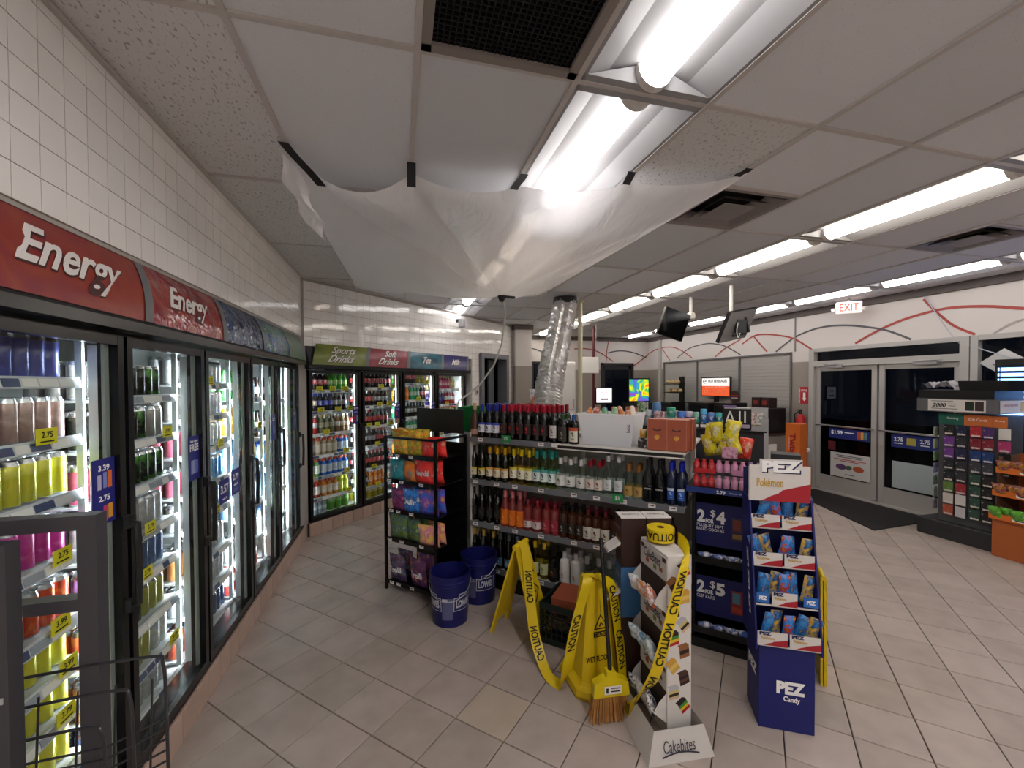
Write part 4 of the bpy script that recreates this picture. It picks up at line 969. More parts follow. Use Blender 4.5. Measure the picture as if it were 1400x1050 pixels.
# goods on the gondola top
tote = uvthing('plastic_tote', 'translucent storage tote full of lighters and snacks on the gondola top', 'tote', 3.25, .985, 1.305)
def tub(w0, d0, w1, d1, h, mt, rim, th=.004, mb=None):
    m = mb or MB()
    for wa, da, wb, db in ((w0, d0, w1, d1), (w0 - th, d0 - th, w1 - th, d1 - th)):
        P = [(-da / 2, -wa / 2, .0), (da / 2, -wa / 2, 0), (da / 2, wa / 2, 0), (-da / 2, wa / 2, 0)]; Q = [(-db / 2, -wb / 2, h), (db / 2, -wb / 2, h), (db / 2, wb / 2, h), (-db / 2, wb / 2, h)]
        for i in range(4): m.poly([P[i], P[(i + 1) % 4], Q[(i + 1) % 4], Q[i]], mt)
        m.poly(P, mt)
    if rim:
        for x0, x1, y0, y1 in ((-db / 2 - rim, -db / 2 + rim, -wb / 2 - rim, wb / 2 + rim), (db / 2 - rim, db / 2 + rim, -wb / 2 - rim, wb / 2 + rim), (-db / 2 + rim, db / 2 - rim, -wb / 2 - rim, -wb / 2 + rim), (-db / 2 + rim, db / 2 - rim, wb / 2 - rim, wb / 2 + rim)):
            m.box(((x0 + x1) / 2, (y0 + y1) / 2, h), (x1 - x0, y1 - y0, .012), mt)
    return m
M_tote = bpy.data.materials.new('frosted polypropylene'); t_, n_, l_ = nodes(M_tote); n_.remove(n_['Principled BSDF'])
df_ = n_.new('ShaderNodeBsdfDiffuse'); df_.inputs[0].default_value = (.9, .92, .95, 1); tl_ = n_.new('ShaderNodeBsdfTranslucent'); tl_.inputs[0].default_value = (.95, .97, 1, 1); tp_ = n_.new('ShaderNodeBsdfTransparent')
x1 = n_.new('ShaderNodeMixShader'); x1.inputs[0].default_value = .4; x2 = n_.new('ShaderNodeMixShader'); x2.inputs[0].default_value = .30
l_.new(df_.outputs[0], x1.inputs[1]); l_.new(tl_.outputs[0], x1.inputs[2]); l_.new(x1.outputs[0], x2.inputs[1]); l_.new(tp_.outputs[0], x2.inputs[2]); l_.new(x2.outputs[0], n_['Material Output'].inputs[0])
tub(.37, .27, .44, .33, .235, M_tote, .008).build('tub', tote)
m = MB(); add_text(m, 'box', (-.165 + .004, -.17, .14), (0, 0, 1), (0, 1, 0), mat('marker', '3a3a4a', .6), w=.06); m.build('lettering', tote, fix=False)
tcols = ['b8c8d8', '9ac8b0', 'a8c0e0', 'd8d0c0', '88a8d8', 'c8b8c8']
for i in range(6):
    w = random.uniform(.06, .1)
    o = MB().rbox((0, 0, .04), (.06, w, .08), mat('packet ' + tcols[i], tcols[i], .5), .006).build('packet', None, UV(3.19 + .1 * (i // 3), .86 + .1 * (i % 3), 1.311), UVROT); tag(o, 'pastel packet lying low inside the storage tote, %s of six' % ORD[i], 'packet', 'packets inside the tote')
topcols = ['e0802a', 'c84a3a', 'd8b8a0', '2a4a9a', '6aa878', '9ad0a0', 'd86a5a', 'c8783a', 'd8804a', 'e8d8c8']
for i in range(10):
    h = random.uniform(.10, .15) if i > 4 else .09
    o = MB(); o.lathe([(.02, 0), (.024, .01), (.022, h * .8), (.012, h)], 8, art('pouch ' + topcols[i], [topcols[i], topcols[i], 'e8e0d8'], 40, .4, seed=i))
    o = o.build('snack_pouch', None, UV(3.2 + .03 * (i % 4), 1.16 - .038 * i, 1.311 + (.19 if i < 5 else .16)), UVROT)
    o.rotation_euler = (random.uniform(-.5, .5), random.uniform(-.5, .5), 0)
    tag(o, 'small upright pouch poking out of the storage tote, %s from left' % ORD[i], 'pouch', 'pouches in the tote')
def gift(u, v, rz, where, z=1.305):
    g = uvthing('gift_box', 'copper coloured liquor gift box ' + where, 'box', u, v, z, rz)
    MB().rbox((.05, 0, .11), (.10, .135, .22), mat('copper card', 'a4563e', .35, .1, vary=.15, vscale=6), .005).build('carton', g)
    m = MB()
    for dx in (-.0675, .0675): m.box((-.0005, dx * .93, .11), (.0015, .003, .2), mat('copper trim', 'c0806a', .4))
    pts = [(.032 * math.cos(a), .032 * math.sin(a)) for a in [PI * (1.1 + .8 * k / 6) for k in range(7)]]
    for a, b in zip(pts, pts[1:]): m.poly([(-.001, -a[0], .152 + a[1] * .5), (-.001, -b[0], .152 + b[1] * .5), (-.001, -b[0] * .8, .160 + b[1] * .5), (-.001, -a[0] * .8, .160 + a[1] * .5)], mat('copper ink', '3a2030', .5))
    m.poly([(-.0016, 0, .070), (-.0016, -.02, .092), (-.0016, -.011, .108), (-.0016, .011, .108), (-.0016, .02, .092)], mat('gold foil', 'e8a850', .25, .7))
    m.build('print', g, fix=False); return g
gift(3.06, .605, 0, 'at the left of the row on the gondola top'); gift(3.05, .475, -.06, 'in the middle on the gondola top'); gift(3.165, .45, -.04, 'tucked behind the other two on the gondola top')
for i, (c, lab) in enumerate((('d8a030', 'small yellow lighter box behind the tote'), ('5a9a4a', 'small green lighter box behind the tote'), ('222226', 'small black box in front of the lighter boxes'))):
    o = MB().rbox((0, 0, .035), (.05, .085 if i == 2 else .045, .07), art('lighter box ' + c, [c, c, 'e0e0d8'], 30, .4, seed=i), .003).build('lighter_box', None, UV(3.22 - .06 * (i == 2), .735 - .05 * i * (i < 2) - .02 * (i == 2), 1.307 + (0 if i == 2 else .055)), UVROT); tag(o, lab, 'box')
o = MB().rbox((0, 0, .0275), (.05, .095, .055), mat('carton grey', '5a5a5a', .5), .003).build('lighter_box', None, UV(3.22, .71, 1.306), UVROT); tag(o, 'dark carton supporting the yellow and green lighter boxes', 'box')
# green tub catching the drip
gb = uvthing('green_bin', 'green plastic bin under the drip hose beside the gondola', 'bin', 3.42, 2.40, 1.31)
tub(.24, .19, .34, .27, .235, M_green, .010, .006).build('tub', gb)
st = uvthing('bin_stand', 'plain white stand carrying the green bin', 'stand', 3.42, 2.40)
MB().rbox((0, 0, .655), (.22, .26, 1.308), M_shw, .004).build('stand_body', st); MB().box((0, 0, .02), (.24, .28, .04), M_black).build('stand_plinth', st)

# ------------------------------------------------------------------ candy rack
rk = uvthing('candy_rack', 'black wire candy rack with bags of sweets beside the gondola', 'rack', 2.6, 2.22)
RW, RD = .56, .40
for x in (0, RD):
    for y in (0, RW): MB().box((x, y, .665 if x == 0 else .66), (.022, .022, 1.33), M_blackm).build('post', rk)
for y in (0, RW): MB().box((RD / 2, y, 1.32), (RD, .02, .02), M_blackm).build('top_rail', rk)
MB().box((0, RW / 2, 1.32), (.02, RW, .02), M_blackm).build('top_rail', rk)
MB().box((RD - .02, RW / 2, .66), (.006, RW, 1.2), M_blackm).build('back_panel', rk)
RZ = [.07, .44, .69, .945, 1.165]
for k, zz in enumerate(RZ):
    s = MB().box((RD / 2, RW / 2, zz - .006), (RD, RW - .01, .01), M_blackm).build('shelf', rk)
    MB().box((-.012, RW / 2, zz + .008), (.006, RW, .035), M_blackm).build('front_lip', s)
    price_tags(s, [.5, .36, .14] if k % 2 else [.48, .4, .25], zz + .006, -.017, .045, .022)
MB().box((RD - .06, RW / 2 - .04, 1.45), (.012, RW * .95, .21), M_black).build('header_panel', rk)
def bag(name, label, cat, mt, loc, rz, w=.14, h=.17, d=.05, lean=-.12, txt=None, tcol=None, group=None, th=.3, back=None, roll=0):
    m = MB(); nu, nv = 8, 10
    def fn(sgn):
        def f(i, j):
            y = (i - .5) * w; e = max(0, 1 - abs(2 * i - 1) ** 3.0) * max(0, 1 - abs(2 * j - 1) ** 4)
            wob = .004 * math.sin(9 * i + 5 * j) * e
            pinch = 1 - .10 * (1 - abs(2 * j - 1)) * abs(2 * i - 1)
            return (sgn * (d / 2 * e ** .7 + wob), y * pinch, j * h)
        return f
    m.grid(fn(-1), nu, nv, mt); m.grid(fn(1), nu, nv, back or mt)
    o = m.build(name, None, loc, rz); o.rotation_euler = (roll, -lean, rz)
    tag(o, label, cat, group)
    if txt:
        def wp(x, y):
            i = .5 - x / w; j = th + y / h + .0; q = fn(-1)(max(.02, min(.98, i)), max(.02, min(.98, j + .2))); return (q[0] - .002, q[1], q[2])
        lettering(txt, o, (0, 0, 0), FR, FU, tcol or M_inkw, w=w * .72, h=h * .22, bold=.04, warp=wp)
    return o
def AB(n, cols, sc, *a, **k):
    c2 = [''.join('%02x' % min(255, int(int(c[i:i + 2], 16) * 1.12 + 14)) for i in (0, 2, 4)) for c in cols]
    return art(n, c2, sc * .8, *a, **k)
BA = {
 'sour': AB('sour candy art', ['d8c020', 'e0a020', '8aa030', 'c84020', 'e8d040'], 30, .3, bump=.3),
 'red': AB('red candy art', ['c01c24', 'd83028', 'c01c24', 'e8a080'], 22, .28, bump=.3),
 'teal': AB('teal candy art', ['1a6a74', '2a8a90', '1a5a68', 'b8d0d0'], 18, .28, bump=.3),
 'tealorange': AB('teal orange art', ['1a7070', 'd87020', 'd8a030'], 16, .28, bump=.3),
 'purple': AB('purple candy art', ['5a1a4a', '7a2a5a', '3a1a4a', 'c85a90'], 20, .28, bump=.3),
 'blue': AB('blue candy art', ['1c5ab0', '2a78c8', '184a98', 'd0d8e8'], 20, .28, bump=.3),
 'rainb': AB('blue rainbow art', ['1a3a98', '2a58b8', '7a3a98', 'c8a030'], 20, .28, bump=.3),
 'camo': AB('green sour art', ['3a4a20', '5a7028', '2a4a5a', '8a9a40'], 22, .28, bump=.3),
 'pastel': AB('yellow pink art', ['d8c040', 'e0a060', 'c86a90', 'e8d868'], 18, .28, bump=.3),
 'worm': AB('gummy worm art', ['1c1c3c', '2a2a5a', '5a2a3a', '3a6a7a', '8a4a20'], 24, .28, bump=.3),
 'wormp': AB('purple gummy art', ['2a1a3c', '4a2a5a', '5a2a4a', 'c87a40'], 24, .28, bump=.3),
}
def rackbags(k, items, txts=None):
    zz = RZ[k]
    for n_, (mt, y, w, h, txt, dx, look) in enumerate(items):
        for row in range(2):
            p = UV(2.6 + .05 + dx + row * .10, 2.22 + y, zz)
            bag('candy_bag', '%s candy bag %s of candy rack %s shelf' % (look, 'at front' if row == 0 else 'behind front row', ['bottom', 'fourth', 'third', 'second', 'top'][k]), 'candy bag', BA[mt], p, UVROT + random.uniform(-.25, .15), w * 1.22, h * random.uniform(1.18, 1.28), .075, .1, txt if row == 0 else None, group='candy bags on the rack')
rackbags(4, [('sour', .42, .15, .19, None, 0, 'left yellow sour'), ('sour', .27, .15, .18, None, .02, 'middle yellow sour'), ('red', .10, .15, .14, None, .0, 'red')])
rackbags(3, [('teal', .46, .13, .155, None, 0, 'teal'), ('tealorange', .32, .12, .15, None, .01, 'teal and orange'), ('red', .15, .18, .17, 'Nerds', 0, 'red')])
rackbags(2, [('purple', .45, .14, .16, None, 0, 'purple'), ('blue', .29, .15, .17, 'Air', .0, 'blue'), ('rainb', .12, .16, .17, None, .01, 'rainbow blue')])
rackbags(1, [('camo', .44, .17, .18, None, 0, 'left dark green'), ('camo', .28, .15, .17, None, .01, 'middle dark green'), ('pastel', .11, .17, .15, None, 0, 'yellow and pink')])
rackbags(0, [('worm', .46, .15, .20, 'Trolli', 0, 'dark blue'), ('wormp', .22, .16, .2, 'Trolli', 0, 'dark purple')])
bag('candy_bag', 'yellow sour candy bag lying across the top of the rack bags', 'candy bag', BA['sour'], UV(2.68, 2.60, 1.345), UVROT + .1, .14, .15, .05, 1.2)

# ------------------------------------------------------------------ buckets
M_bkt = mat('navy bucket plastic', '16195c', .35); M_logo = mat('bucket white print', 'c8ccd8', .5)
def bucket(u, v, rz, label):
    b = uvthing('bucket', label, 'bucket', u, v, 0, rz)
    m = MB(); m.lathe([(.128, .004), (.130, .0), (.146, .30), (.155, .305), (.155, .325), (.148, .33), (.150, .36), (.155, .362), (.155, .372), (.145, .372), (.142, .30), (.122, .012), (0, .012)], 28, M_bkt, cap=False); m.build('pail', b)
    MB().tube([(.0 + .155 * math.cos(a), .157 * math.sin(a), .315 - .14 * max(0, math.cos(a + 2.6)) ** .8 if False else .31 - .11 * math.sin((a - 1.57) / PI * 3.14159)) for a in [1.57 + PI * k / 12 for k in range(13)]], .003, M_steel, 6).build('bail_handle', b)
    def wrap(cx, zc, r=.142):
        def f(x, y):
            rr = .130 + .016 * (zc + y) / .30 + .0012; a = PI - cx + x / rr; return (rr * math.cos(a), rr * math.sin(a), zc + y)
        return f
    for cx in (-.85, .95):
        lettering('LOWES', b, (0, 0, 0), FR, FU, M_logo, w=.125, h=.055, bold=.05, warp=wrap(cx, .17), name='lettering')
        m = MB()
        for x0, x1, y0, y1 in ((-.08, .08, .045, .05), (-.08, .08, -.05, -.045), (-.08, -.075, -.05, .05), (.075, .08, -.05, .05), (-.04, -.036, .05, .07), (.036, .04, .05, .07), (-.04, .04, .068, .073)):
            w = wrap(cx, .17); n = 8
            for i in range(n):
                a = x0 + (x1 - x0) * i / n; c = x0 + (x1 - x0) * (i + 1) / n; m.poly([w(a, y0), w(c, y0), w(c, y1), w(a, y1)], M_logo)
        m.build('logo_outline', b, fix=False)
    m = MB(); w = wrap(0.05, .15)
    for i in range(6):
        a, c = -.04 + .08 * i / 6, -.04 + .08 * (i + 1) / 6
        m.poly([w(a, -.09), w(c, -.09), w(c, .07), w(a, .07)], mat('bucket sticker grey', '5a5e86', .5)); m.poly([w(a, .045), w(c, .045), w(c, .068), w(a, .068)], M_logo)
    m.build('warning_print', b, fix=False)
    return b
bucket(2.50, 2.0, .57, 'navy blue bucket standing in front of the candy rack'); bucket(2.87, 1.99, .15, 'navy blue bucket behind, against the gondola base')

# ------------------------------------------------------------------ wet floor signs, broom, tape, crate
M_ysign = mat('safety yellow plastic', 'd8b810', .42, vary=.15, vscale=14); M_ybl = mat('sign black print', '16140c', .6)
fs = uvthing('caution_sign', 'yellow folding caution floor sign beside the milk crate', 'sign', 2.62, 1.455)
AH = .63; hw = .13
def apanel(side):
    m = MB(); fy = .175 * side
    def P(x, t, off=0): return (x * (1 - .38 * t), fy * (1 - t) + side * (.012 + off), AH * t)
    for q in ([(-hw, 0), (-hw + .055, 0), (-hw + .055, .12), (-hw, .12)], [(hw - .055, 0), (hw, 0), (hw, .12), (hw - .055, .12)], [(-hw, .12), (hw, .12), (hw * 1.02, 1), (-hw * 1.02, 1)]):
        a = [P(x, t) for x, t in q]; b = [P(x, t, -.014) for x, t in q]
        m.poly(a, M_ysign); m.poly(b, M_ysign)
        for i in range(4): m.poly([a[i], a[(i + 1) % 4], b[(i + 1) % 4], b[i]], M_ysign)
    return m.build('panel', fs)
pa = apanel(1); pb = apanel(-1)
MB().tube([(-hw * .66, 0, AH), (hw * .66, 0, AH)], .02, M_ysign, 10).build('hinge', fs)
nrm = Vector((0, -AH, .175)).normalized(); upv = Vector((0, .175, AH)).normalized()
c0 = Vector((0, -.175 * .5 - .014, AH * .5))
ct = c0 + nrm * .004
m = MB()
for a, b in (((0, .07), (.07, 0)), ((.07, 0), (0, -.07)), ((0, -.07), (-.07, 0)), ((-.07, 0), (0, .07))):
    A_ = ct + Vector((a[0], 0, 0)) + upv * a[1]; B_ = ct + Vector((b[0], 0, 0)) + upv * b[1]; m.tube([A_, B_], .004, M_ybl, 4)
m.tube([ct + Vector((-.02, 0, 0)) + upv * -.02, ct + Vector((0, 0, 0)) + upv * .01, ct + Vector((.025, 0, 0)) + upv * -.01], .005, M_ybl, 4); m.tube([ct + upv * .01, ct + Vector((-.02, 0, 0)) + upv * .03], .005, M_ybl, 4)
m.build('warning_symbol', pb)
lettering('CAUTION', pb, ct + upv * .125, (1, 0, 0), upv, M_ybl, w=.13, bold=.03, off=0)
cn = thing('wet_floor_cone', 'yellow four sided wet floor cone behind the broom', 'sign', (1.11, 2.30, 0), R(2))
m = MB()
def oct_(h, c, z): return [(-h + c, -h, z), (h - c, -h, z), (h, -h + c, z), (h, h - c, z), (h - c, h, z), (-h + c, h, z), (-h, h - c, z), (-h, -h + c, z)]
lay = [oct_(.165, .05, 0), oct_(.17, .05, .02), oct_(.165, .05, .05), oct_(.135, .035, .06), oct_(.125, .03, .075), oct_(.062, .012, .62), oct_(.05, .01, .635)]
for a, b in zip(lay, lay[1:]):
    for i in range(8): m.poly([a[i], a[(i + 1) % 8], b[(i + 1) % 8], b[i]], M_ysign)
m.poly(lay[-1], mat('cone hole', '2a2408', .8)); m.build('cone_body', cn)
def cone_face(z): return -(.125 + (.062 - .125) * (z - .075) / (.62 - .075))
cup = (Vector((0, cone_face(.62), .62)) - Vector((0, cone_face(.075), .075))).normalized()
lettering('WET FLOOR', cn, (-.03, cone_face(.20), .20), (1, 0, 0), cup, M_ybl, w=.15, h=.032, bold=.03, off=.002)
m = MB(); m.poly([(-.05, cone_face(.315) - .002, .315), (.05, cone_face(.315) - .002, .315), (.05, cone_face(.345) - .002, .345), (-.05, cone_face(.345) - .002, .345)], M_ybl); m.build('caution_bar', cn, fix=False)
lettering('CAUTION', cn, (0, cone_face(.33) - .001, .33), (1, 0, 0), cup, M_ysign, w=.085, h=.018, bold=.01, off=.003)
m = MB(); T3 = [(-.043, .36), (.043, .36), (0, .435)]
for a, b in zip(T3, T3[1:] + T3[:1]): m.tube([(a[0], cone_face(a[1]) - .002, a[1]), (b[0], cone_face(b[1]) - .002, b[1])], .003, M_ybl, 4)
m.tube([(-.012, cone_face(.37) - .003, .372), (.0, cone_face(.39) - .003, .392), (.014, cone_face(.376) - .003, .376)], .004, M_ybl, 4); m.tube([(0, cone_face(.44) - .002, .44), (0, cone_face(.52) - .002, .52)], .0012, M_ybl, 4); m.build('warning_symbol', cn)
br = thing('broom', 'angle broom with yellow head and black handle leaning on the cone', 'broom', (1.055, 2.0, 0), R(-6))
m = MB(); M_bris = mat('tan broom bristle', 'a8743c', .8, vary=.3, vscale=60)
random.seed(11)
for i in range(34):
    for j in range(3):
        x = -.085 + .17 * i / 33; xb = -.112 + .224 * i / 33 + random.uniform(-.005, .005)
        m.tube([(x, -.014 + .014 * j, .155), (xb, -.03 + .022 * j + random.uniform(-.006, .004), random.uniform(.0, .014))], [.0032, .0026], M_bris, 4, cap=False)
tag(m.build('bristles', br), kind='stuff')
M_brh = mat('yellow broom plastic', 'd8c010', .4)
hd = MB(); hd.prism([(-.092, .135), (.105, .135), (.097, .205), (.035, .235), (.028, .265), (-.018, .265), (-.025, .235), (-.088, .205)], -.024, .024, M_brh, 'y'); hd.build('broom_head', br)
m = MB(); m.box((.012, -.026, .172), (.095, .002, .042), M_tagw); m.box((-.02, -.0275, .172), (.012, .001, .026), M_inkk); m.box((.025, -.0275, .166), (.05, .001, .006), M_inkk); m.box((.025, -.0275, .182), (.05, .001, .006), mat('grey ink', '7a7a7a', .6)); m.build('paper_label', br)
MB().tube([(.005, .0, .255), (.02, .105, .56), (.035, .215, .885)], .0115, M_black, 10).build('handle', br)

def ribbon(name, parent, path, wdt, mt, texts, tm_, n=10, face=None):
    P = [Vector(p[0]) for p in path]; Wd = [Vector(p[1]).normalized() for p in path]; Q = []; V_ = []
    k = len(P)
    for i in range(k - 1):
        p0, p1, p2, p3 = P[max(i - 1, 0)], P[i], P[i + 1], P[min(i + 2, k - 1)]
        for j in range(n):
            t = j / n; Q.append(.5 * ((2 * p1) + (p2 - p0) * t + (2 * p0 - 5 * p1 + 4 * p2 - p3) * t * t + (3 * p1 - p0 - 3 * p2 + p3) * t ** 3)); V_.append((Wd[i].lerp(Wd[i + 1], t)).normalized())
    Q.append(P[-1]); V_.append(Wd[-1]); L = [0]
    for a, b in zip(Q, Q[1:]): L.append(L[-1] + (b - a).length)
    def at(s_, y, off=0):
        s_ = max(0, min(L[-1] - 1e-6, s_)); i = next(i for i in range(len(L) - 1) if L[i + 1] > s_); f = (s_ - L[i]) / (L[i + 1] - L[i]); q = Q[i].lerp(Q[i + 1], f); w = V_[i].lerp(V_[i + 1], f).normalized()
        nn = (Q[i + 1] - Q[i]).normalized().cross(w).normalized(); return q + w * y + nn * off
    m = MB()
    N = len(Q)
    for off in (0, .0012):
        m.grid(lambda a, b: at(b * L[-1], (a - .5) * wdt, off), 2, N, mt)
    o = m.build(name, parent, fix=False)
    return o, at, L[-1]
tp = thing('caution_tape', 'yellow caution tape running from the folding sign over the cone to its roll', 'tape', (0, 0, 0))
M_tape = mat('caution tape film', 'd8bc10', .3, vary=.06)
h1 = (.6, -.75, 0)
A1 = [((.815, 2.83, .672), (.85, -.5, 0)), ((.838, 2.80, .60), (.85, -.5, 0)), ((.842, 2.75, .44), (.85, -.5, .1)), ((.836, 2.68, .277), (.85, -.45, .1)), ((.832, 2.59, .15), (.9, -.3, .2)), ((.842, 2.49, .05), (.9, .2, .2)), ((.850, 2.37, .015), (.8, .6, .2)), ((.895, 2.28, .02), (.5, .8, .4)), ((.905, 2.215, .15), (.95, -.1, .25)), ((.940, 2.215, .322), (.95, -.1, .28)), ((.985, 2.225, .475), (.9, -.1, .3)), ((1.04, 2.235, .625), (.9, 0, .2)), ((1.07, 2.29, .65), (.9, 0, 0))]
r1, at1, L1 = ribbon('tape_strip', tp, A1, .066, M_tape, [], M_ybl)
A2 = [((1.09, 2.26, .655), (.9, .3, 0)), ((1.165, 2.20, .62), (.9, .3, .1)), ((1.19, 2.185, .49), (.9, .3, .1)), ((1.20, 2.165, .36), (.9, .3, .1)), ((1.205, 2.14, .22), (.9, .3, .1)), ((1.19, 2.09, .10), (.8, .4, .2)), ((1.125, 1.94, .09), (.3, .5, .8)), ((1.091, 1.80, .235), (.35, .0, .9)), ((1.133, 1.715, .40), (.7, .05, -.35)), ((1.188, 1.70, .583), (.85, .05, -.25)), ((1.255, 1.72, .746), (.9, .05, -.15)), ((1.322, 1.75, .874), (.9, .2, .1)), ((1.385, 1.82, .945), (.5, .1, .9)), ((1.40, 1.90, .965), (0, 0, 1))]
r2, at2, L2 = ribbon('tape_strip', tp, A2, .066, M_tape, [], M_ybl)
def tape_text(at, s0, par, flip=1, w=.24, up=1, side=1):
    lettering('CAUTION', par, (0, 0, 0), (1, 0, 0), (0, 1, 0), M_ybl, w=w, h=.047, bold=.03, warp=lambda x, y: at(s0 + flip * x, up * y, .0025 * side) )
for s0 in (.30, .64, L1 - .36):
    for q_ in (1, -1): tape_text(at1, s0, r1, -1, .2, 1, q_)
for s0 in (.22, .47, .80, 1.12, 1.38, 1.62):
    if s0 < L2 - .1: tape_text(at2, s0, r2, 1, .2, 1, -1); tape_text(at2, s0, r2, 1, .2, 1, 1)
RC = (1.352, 1.985, .935)
m = MB(); m.lathe([(.02, 0), (.072, 0), (.072, .066), (.02, .066), (.02, 0)], 28, [M_tape, M_tape, M_tape, mat('cardboard core', '6a4a30', .8)], RC, cap=False); rl = m.build('tape_roll', tp)
def rw(x, y): a = R(238) + x / .073; return (RC[0] + .0735 * math.cos(a), RC[1] + .0735 * math.sin(a), RC[2] + .033 + y)
lettering('CAUTION', rl, (0, 0, 0), (1, 0, 0), (0, 1, 0), M_ybl, w=.22, h=.04, bold=.02, warp=lambda x, y: rw(-x, -y) if False else rw(x, -y))
# milk crate with a gift box in it
cr = uvthing('milk_crate', 'dark green plastic milk crate in front of the gondola', 'crate', 2.75, 1.12, 0, 0)
M_cr = mat('dark green crate', '12221e', .5)
m = MB(); h_ = .165
for q in range(4):
    c, s = math.cos(q * PI / 2), math.sin(q * PI / 2)
    f = lambda x, y: (x * c - y * s, x * s + y * c)
    for zz, hh in ((.02, .04), (.255, .04)): p = f(-h_, 0); m.box((p[0], p[1], zz), (.012 if q % 2 == 0 else 2 * h_, 2 * h_ if q % 2 == 0 else .012, hh), M_cr)
    for k in range(-4, 5):
        p = f(-h_, k * .0395); m.box((p[0], p[1], .14), (.009, .009, .2), M_cr)
    for zz in (.08, .12, .16, .2): p = f(-h_, 0); m.box((p[0], p[1], zz), (.008 if q % 2 == 0 else 2 * h_, 2 * h_ if q % 2 == 0 else .008, .008), M_cr)
m.box((0, 0, .01), (2 * h_, 2 * h_, .012), M_cr); m.build('crate_body', cr)
g = uvthing('gift_box', 'copper coloured gift box lying in the milk crate', 'box', 2.75, 1.12, .20, .1); MB().rbox((0, 0, .055), (.24, .22, .11), MATS['copper card'], .004).build('carton', g); m = MB(); m.poly([(-.121, 0, .04), (-.121, -.012, .056), (-.121, 0, .066), (-.121, .012, .056)], MATS['gold foil']); m.build('emblem', g, fix=False)
for i in range(5):
    o = MB().rbox((0, 0, .03), (.09, .13, .06), mat('crate carton %d' % i, ['8a4a30', '6a3a28', '7a6048', '9a4a38', '5a3a30'][i], .5), .004).build('carton', None, UV(2.70 + .11 * (i % 2), 1.05 + .14 * (i // 2 % 2), .018 + .06 * (i // 2)), UVROT); tag(o, 'brown carton inside the milk crate, %s from the bottom' % ORD[i], 'carton', 'cartons in the crate')
# ------------------------------------------------------------------ cake bites cardboard displays
from mathutils import noise as mnoise
M_card = mat('white card', 'd4d0cc', .6); M_cardb = mat('brown card inside', '3a2c24', .8); M_script = mat('script ink', '2a2a3a', .6)
cd = thing('cake_display', 'white cardboard cake snack display tower with flared base', 'display', (1.27, 1.804, 0), R(-5))
TW, TD, TH = .13, .28, .92
MB().rbox((TW / 2, TD / 2, TH / 2), (TW, TD, TH), M_card, .002).build('tower', cd)
def cake(x, z, s_, cols, rot):
    m = MB()
    c, s = math.cos(rot), math.sin(rot)
    def P(a, b): return (x + (a * c - b * s) * s_, -.0012, z + (a * s + b * c) * s_)
    n = len(cols)
    for i, col in enumerate(cols):
        a, b = -.5 + i / n, -.5 + (i + 1) / n
        m.poly([P(-.45, a), P(.45, a + .12), P(.45, b + .12), P(-.45, b)], mat('cake ' + col, col, .6))
    m.poly([P(-.45, .5), P(.45, .62), P(.2, .85), P(-.6, .72)], mat('cake ' + cols[-1], cols[-1], .6)); m.build('cake_print', cd, fix=False)
CK = [['2a1814', '5a3a2c', '2a1814', '4a3028'], ['b02030', 'd8b820', '3a8a3a', '2a1c18'], ['c8a048', 'd8b860', 'c89a40'], ['c8b088', '2a1c18', 'c8b870', 'b0b0b8'], ['8a5a34', '2a1814', '8a5a34']]
z = .84; k = 0
while z > .14:
    cake(.036 if k % 2 else .092, z, .058, CK[(k * 3 + 1) % 5], .25 + .3 * math.sin(k * 2)); z -= .068; k += 1
for k, zl in enumerate((.69, .42, .14)):
    f = MB(); f.box((-.001, TD / 2, zl + .16), (.003, TD - .005, .11), M_card); fo = f.build('brand_panel', cd)
    lettering('CakeBites', fo, (-.003, TD / 2 + .01, zl + .175), FR, FU, M_script, w=.17, h=.05, bold=.01, shear=.15)
    for yy, zz_, c in ((.06, .14, '8a5a34'), (.12, .13, '6a8a3a'), (.2, .135, 'b04a3a'), (.25, .2, '5a3020'), (.03, .2, '4a2c20')): MB().box((-.003, yy, zl + zz_), (.002, .03, .022), mat('cake ' + c, c, .6)).build('cake_print', fo)
    t = MB(); pr = [(0, zl - .06), (-.07, zl), (-.066, zl + .004), (0, zl - .05)]
    t.prism(pr, .01, TD - .01, M_card, 'y')
    for y in (.008, TD - .008): t.poly([(0, y, zl - .06), (-.07, y, zl), (-.04, y, zl + .05), (0, y, zl + .09)], M_card); t.poly([(0, y + .002, zl - .06), (-.07, y + .002, zl), (-.04, y + .002, zl + .05), (0, y + .002, zl + .09)], M_cardb)
    t.box((.003, TD / 2, zl + .02), (.012, TD - .02, .15), M_cardb); t.build('tray', cd)
    for q in range(3):
        col = [['c8d0d8', 'd88a4a', 'd86a3a', 'e0e0e0'], ['88b8d0', '6aa0c0', 'a8c8d8', '90b8d0'], ['3a3a4a', 'c8ccd8', '2a2a3a', 'b0b4c0']][k][q]
        o = bag('cake_packet', '%s wrapped cake in the %s tray of white cake display' % (['leftmost', 'middle', 'rightmost'][q], ['upper', 'middle', 'lower'][k]), 'packet', art('wrap ' + col, [col, col, 'f0f0f0', col], 40, .3, seed=q), (1.27 - .026 - .004 * q, 1.804 + .06 + .08 * (2 - q), zl - .035), R(-5) + R(20 - 25 * q), .085, .095, .045, .40, group='wrapped cakes on the display')
M_skirt = mat('grey white card', 'c0bcb8', .6)
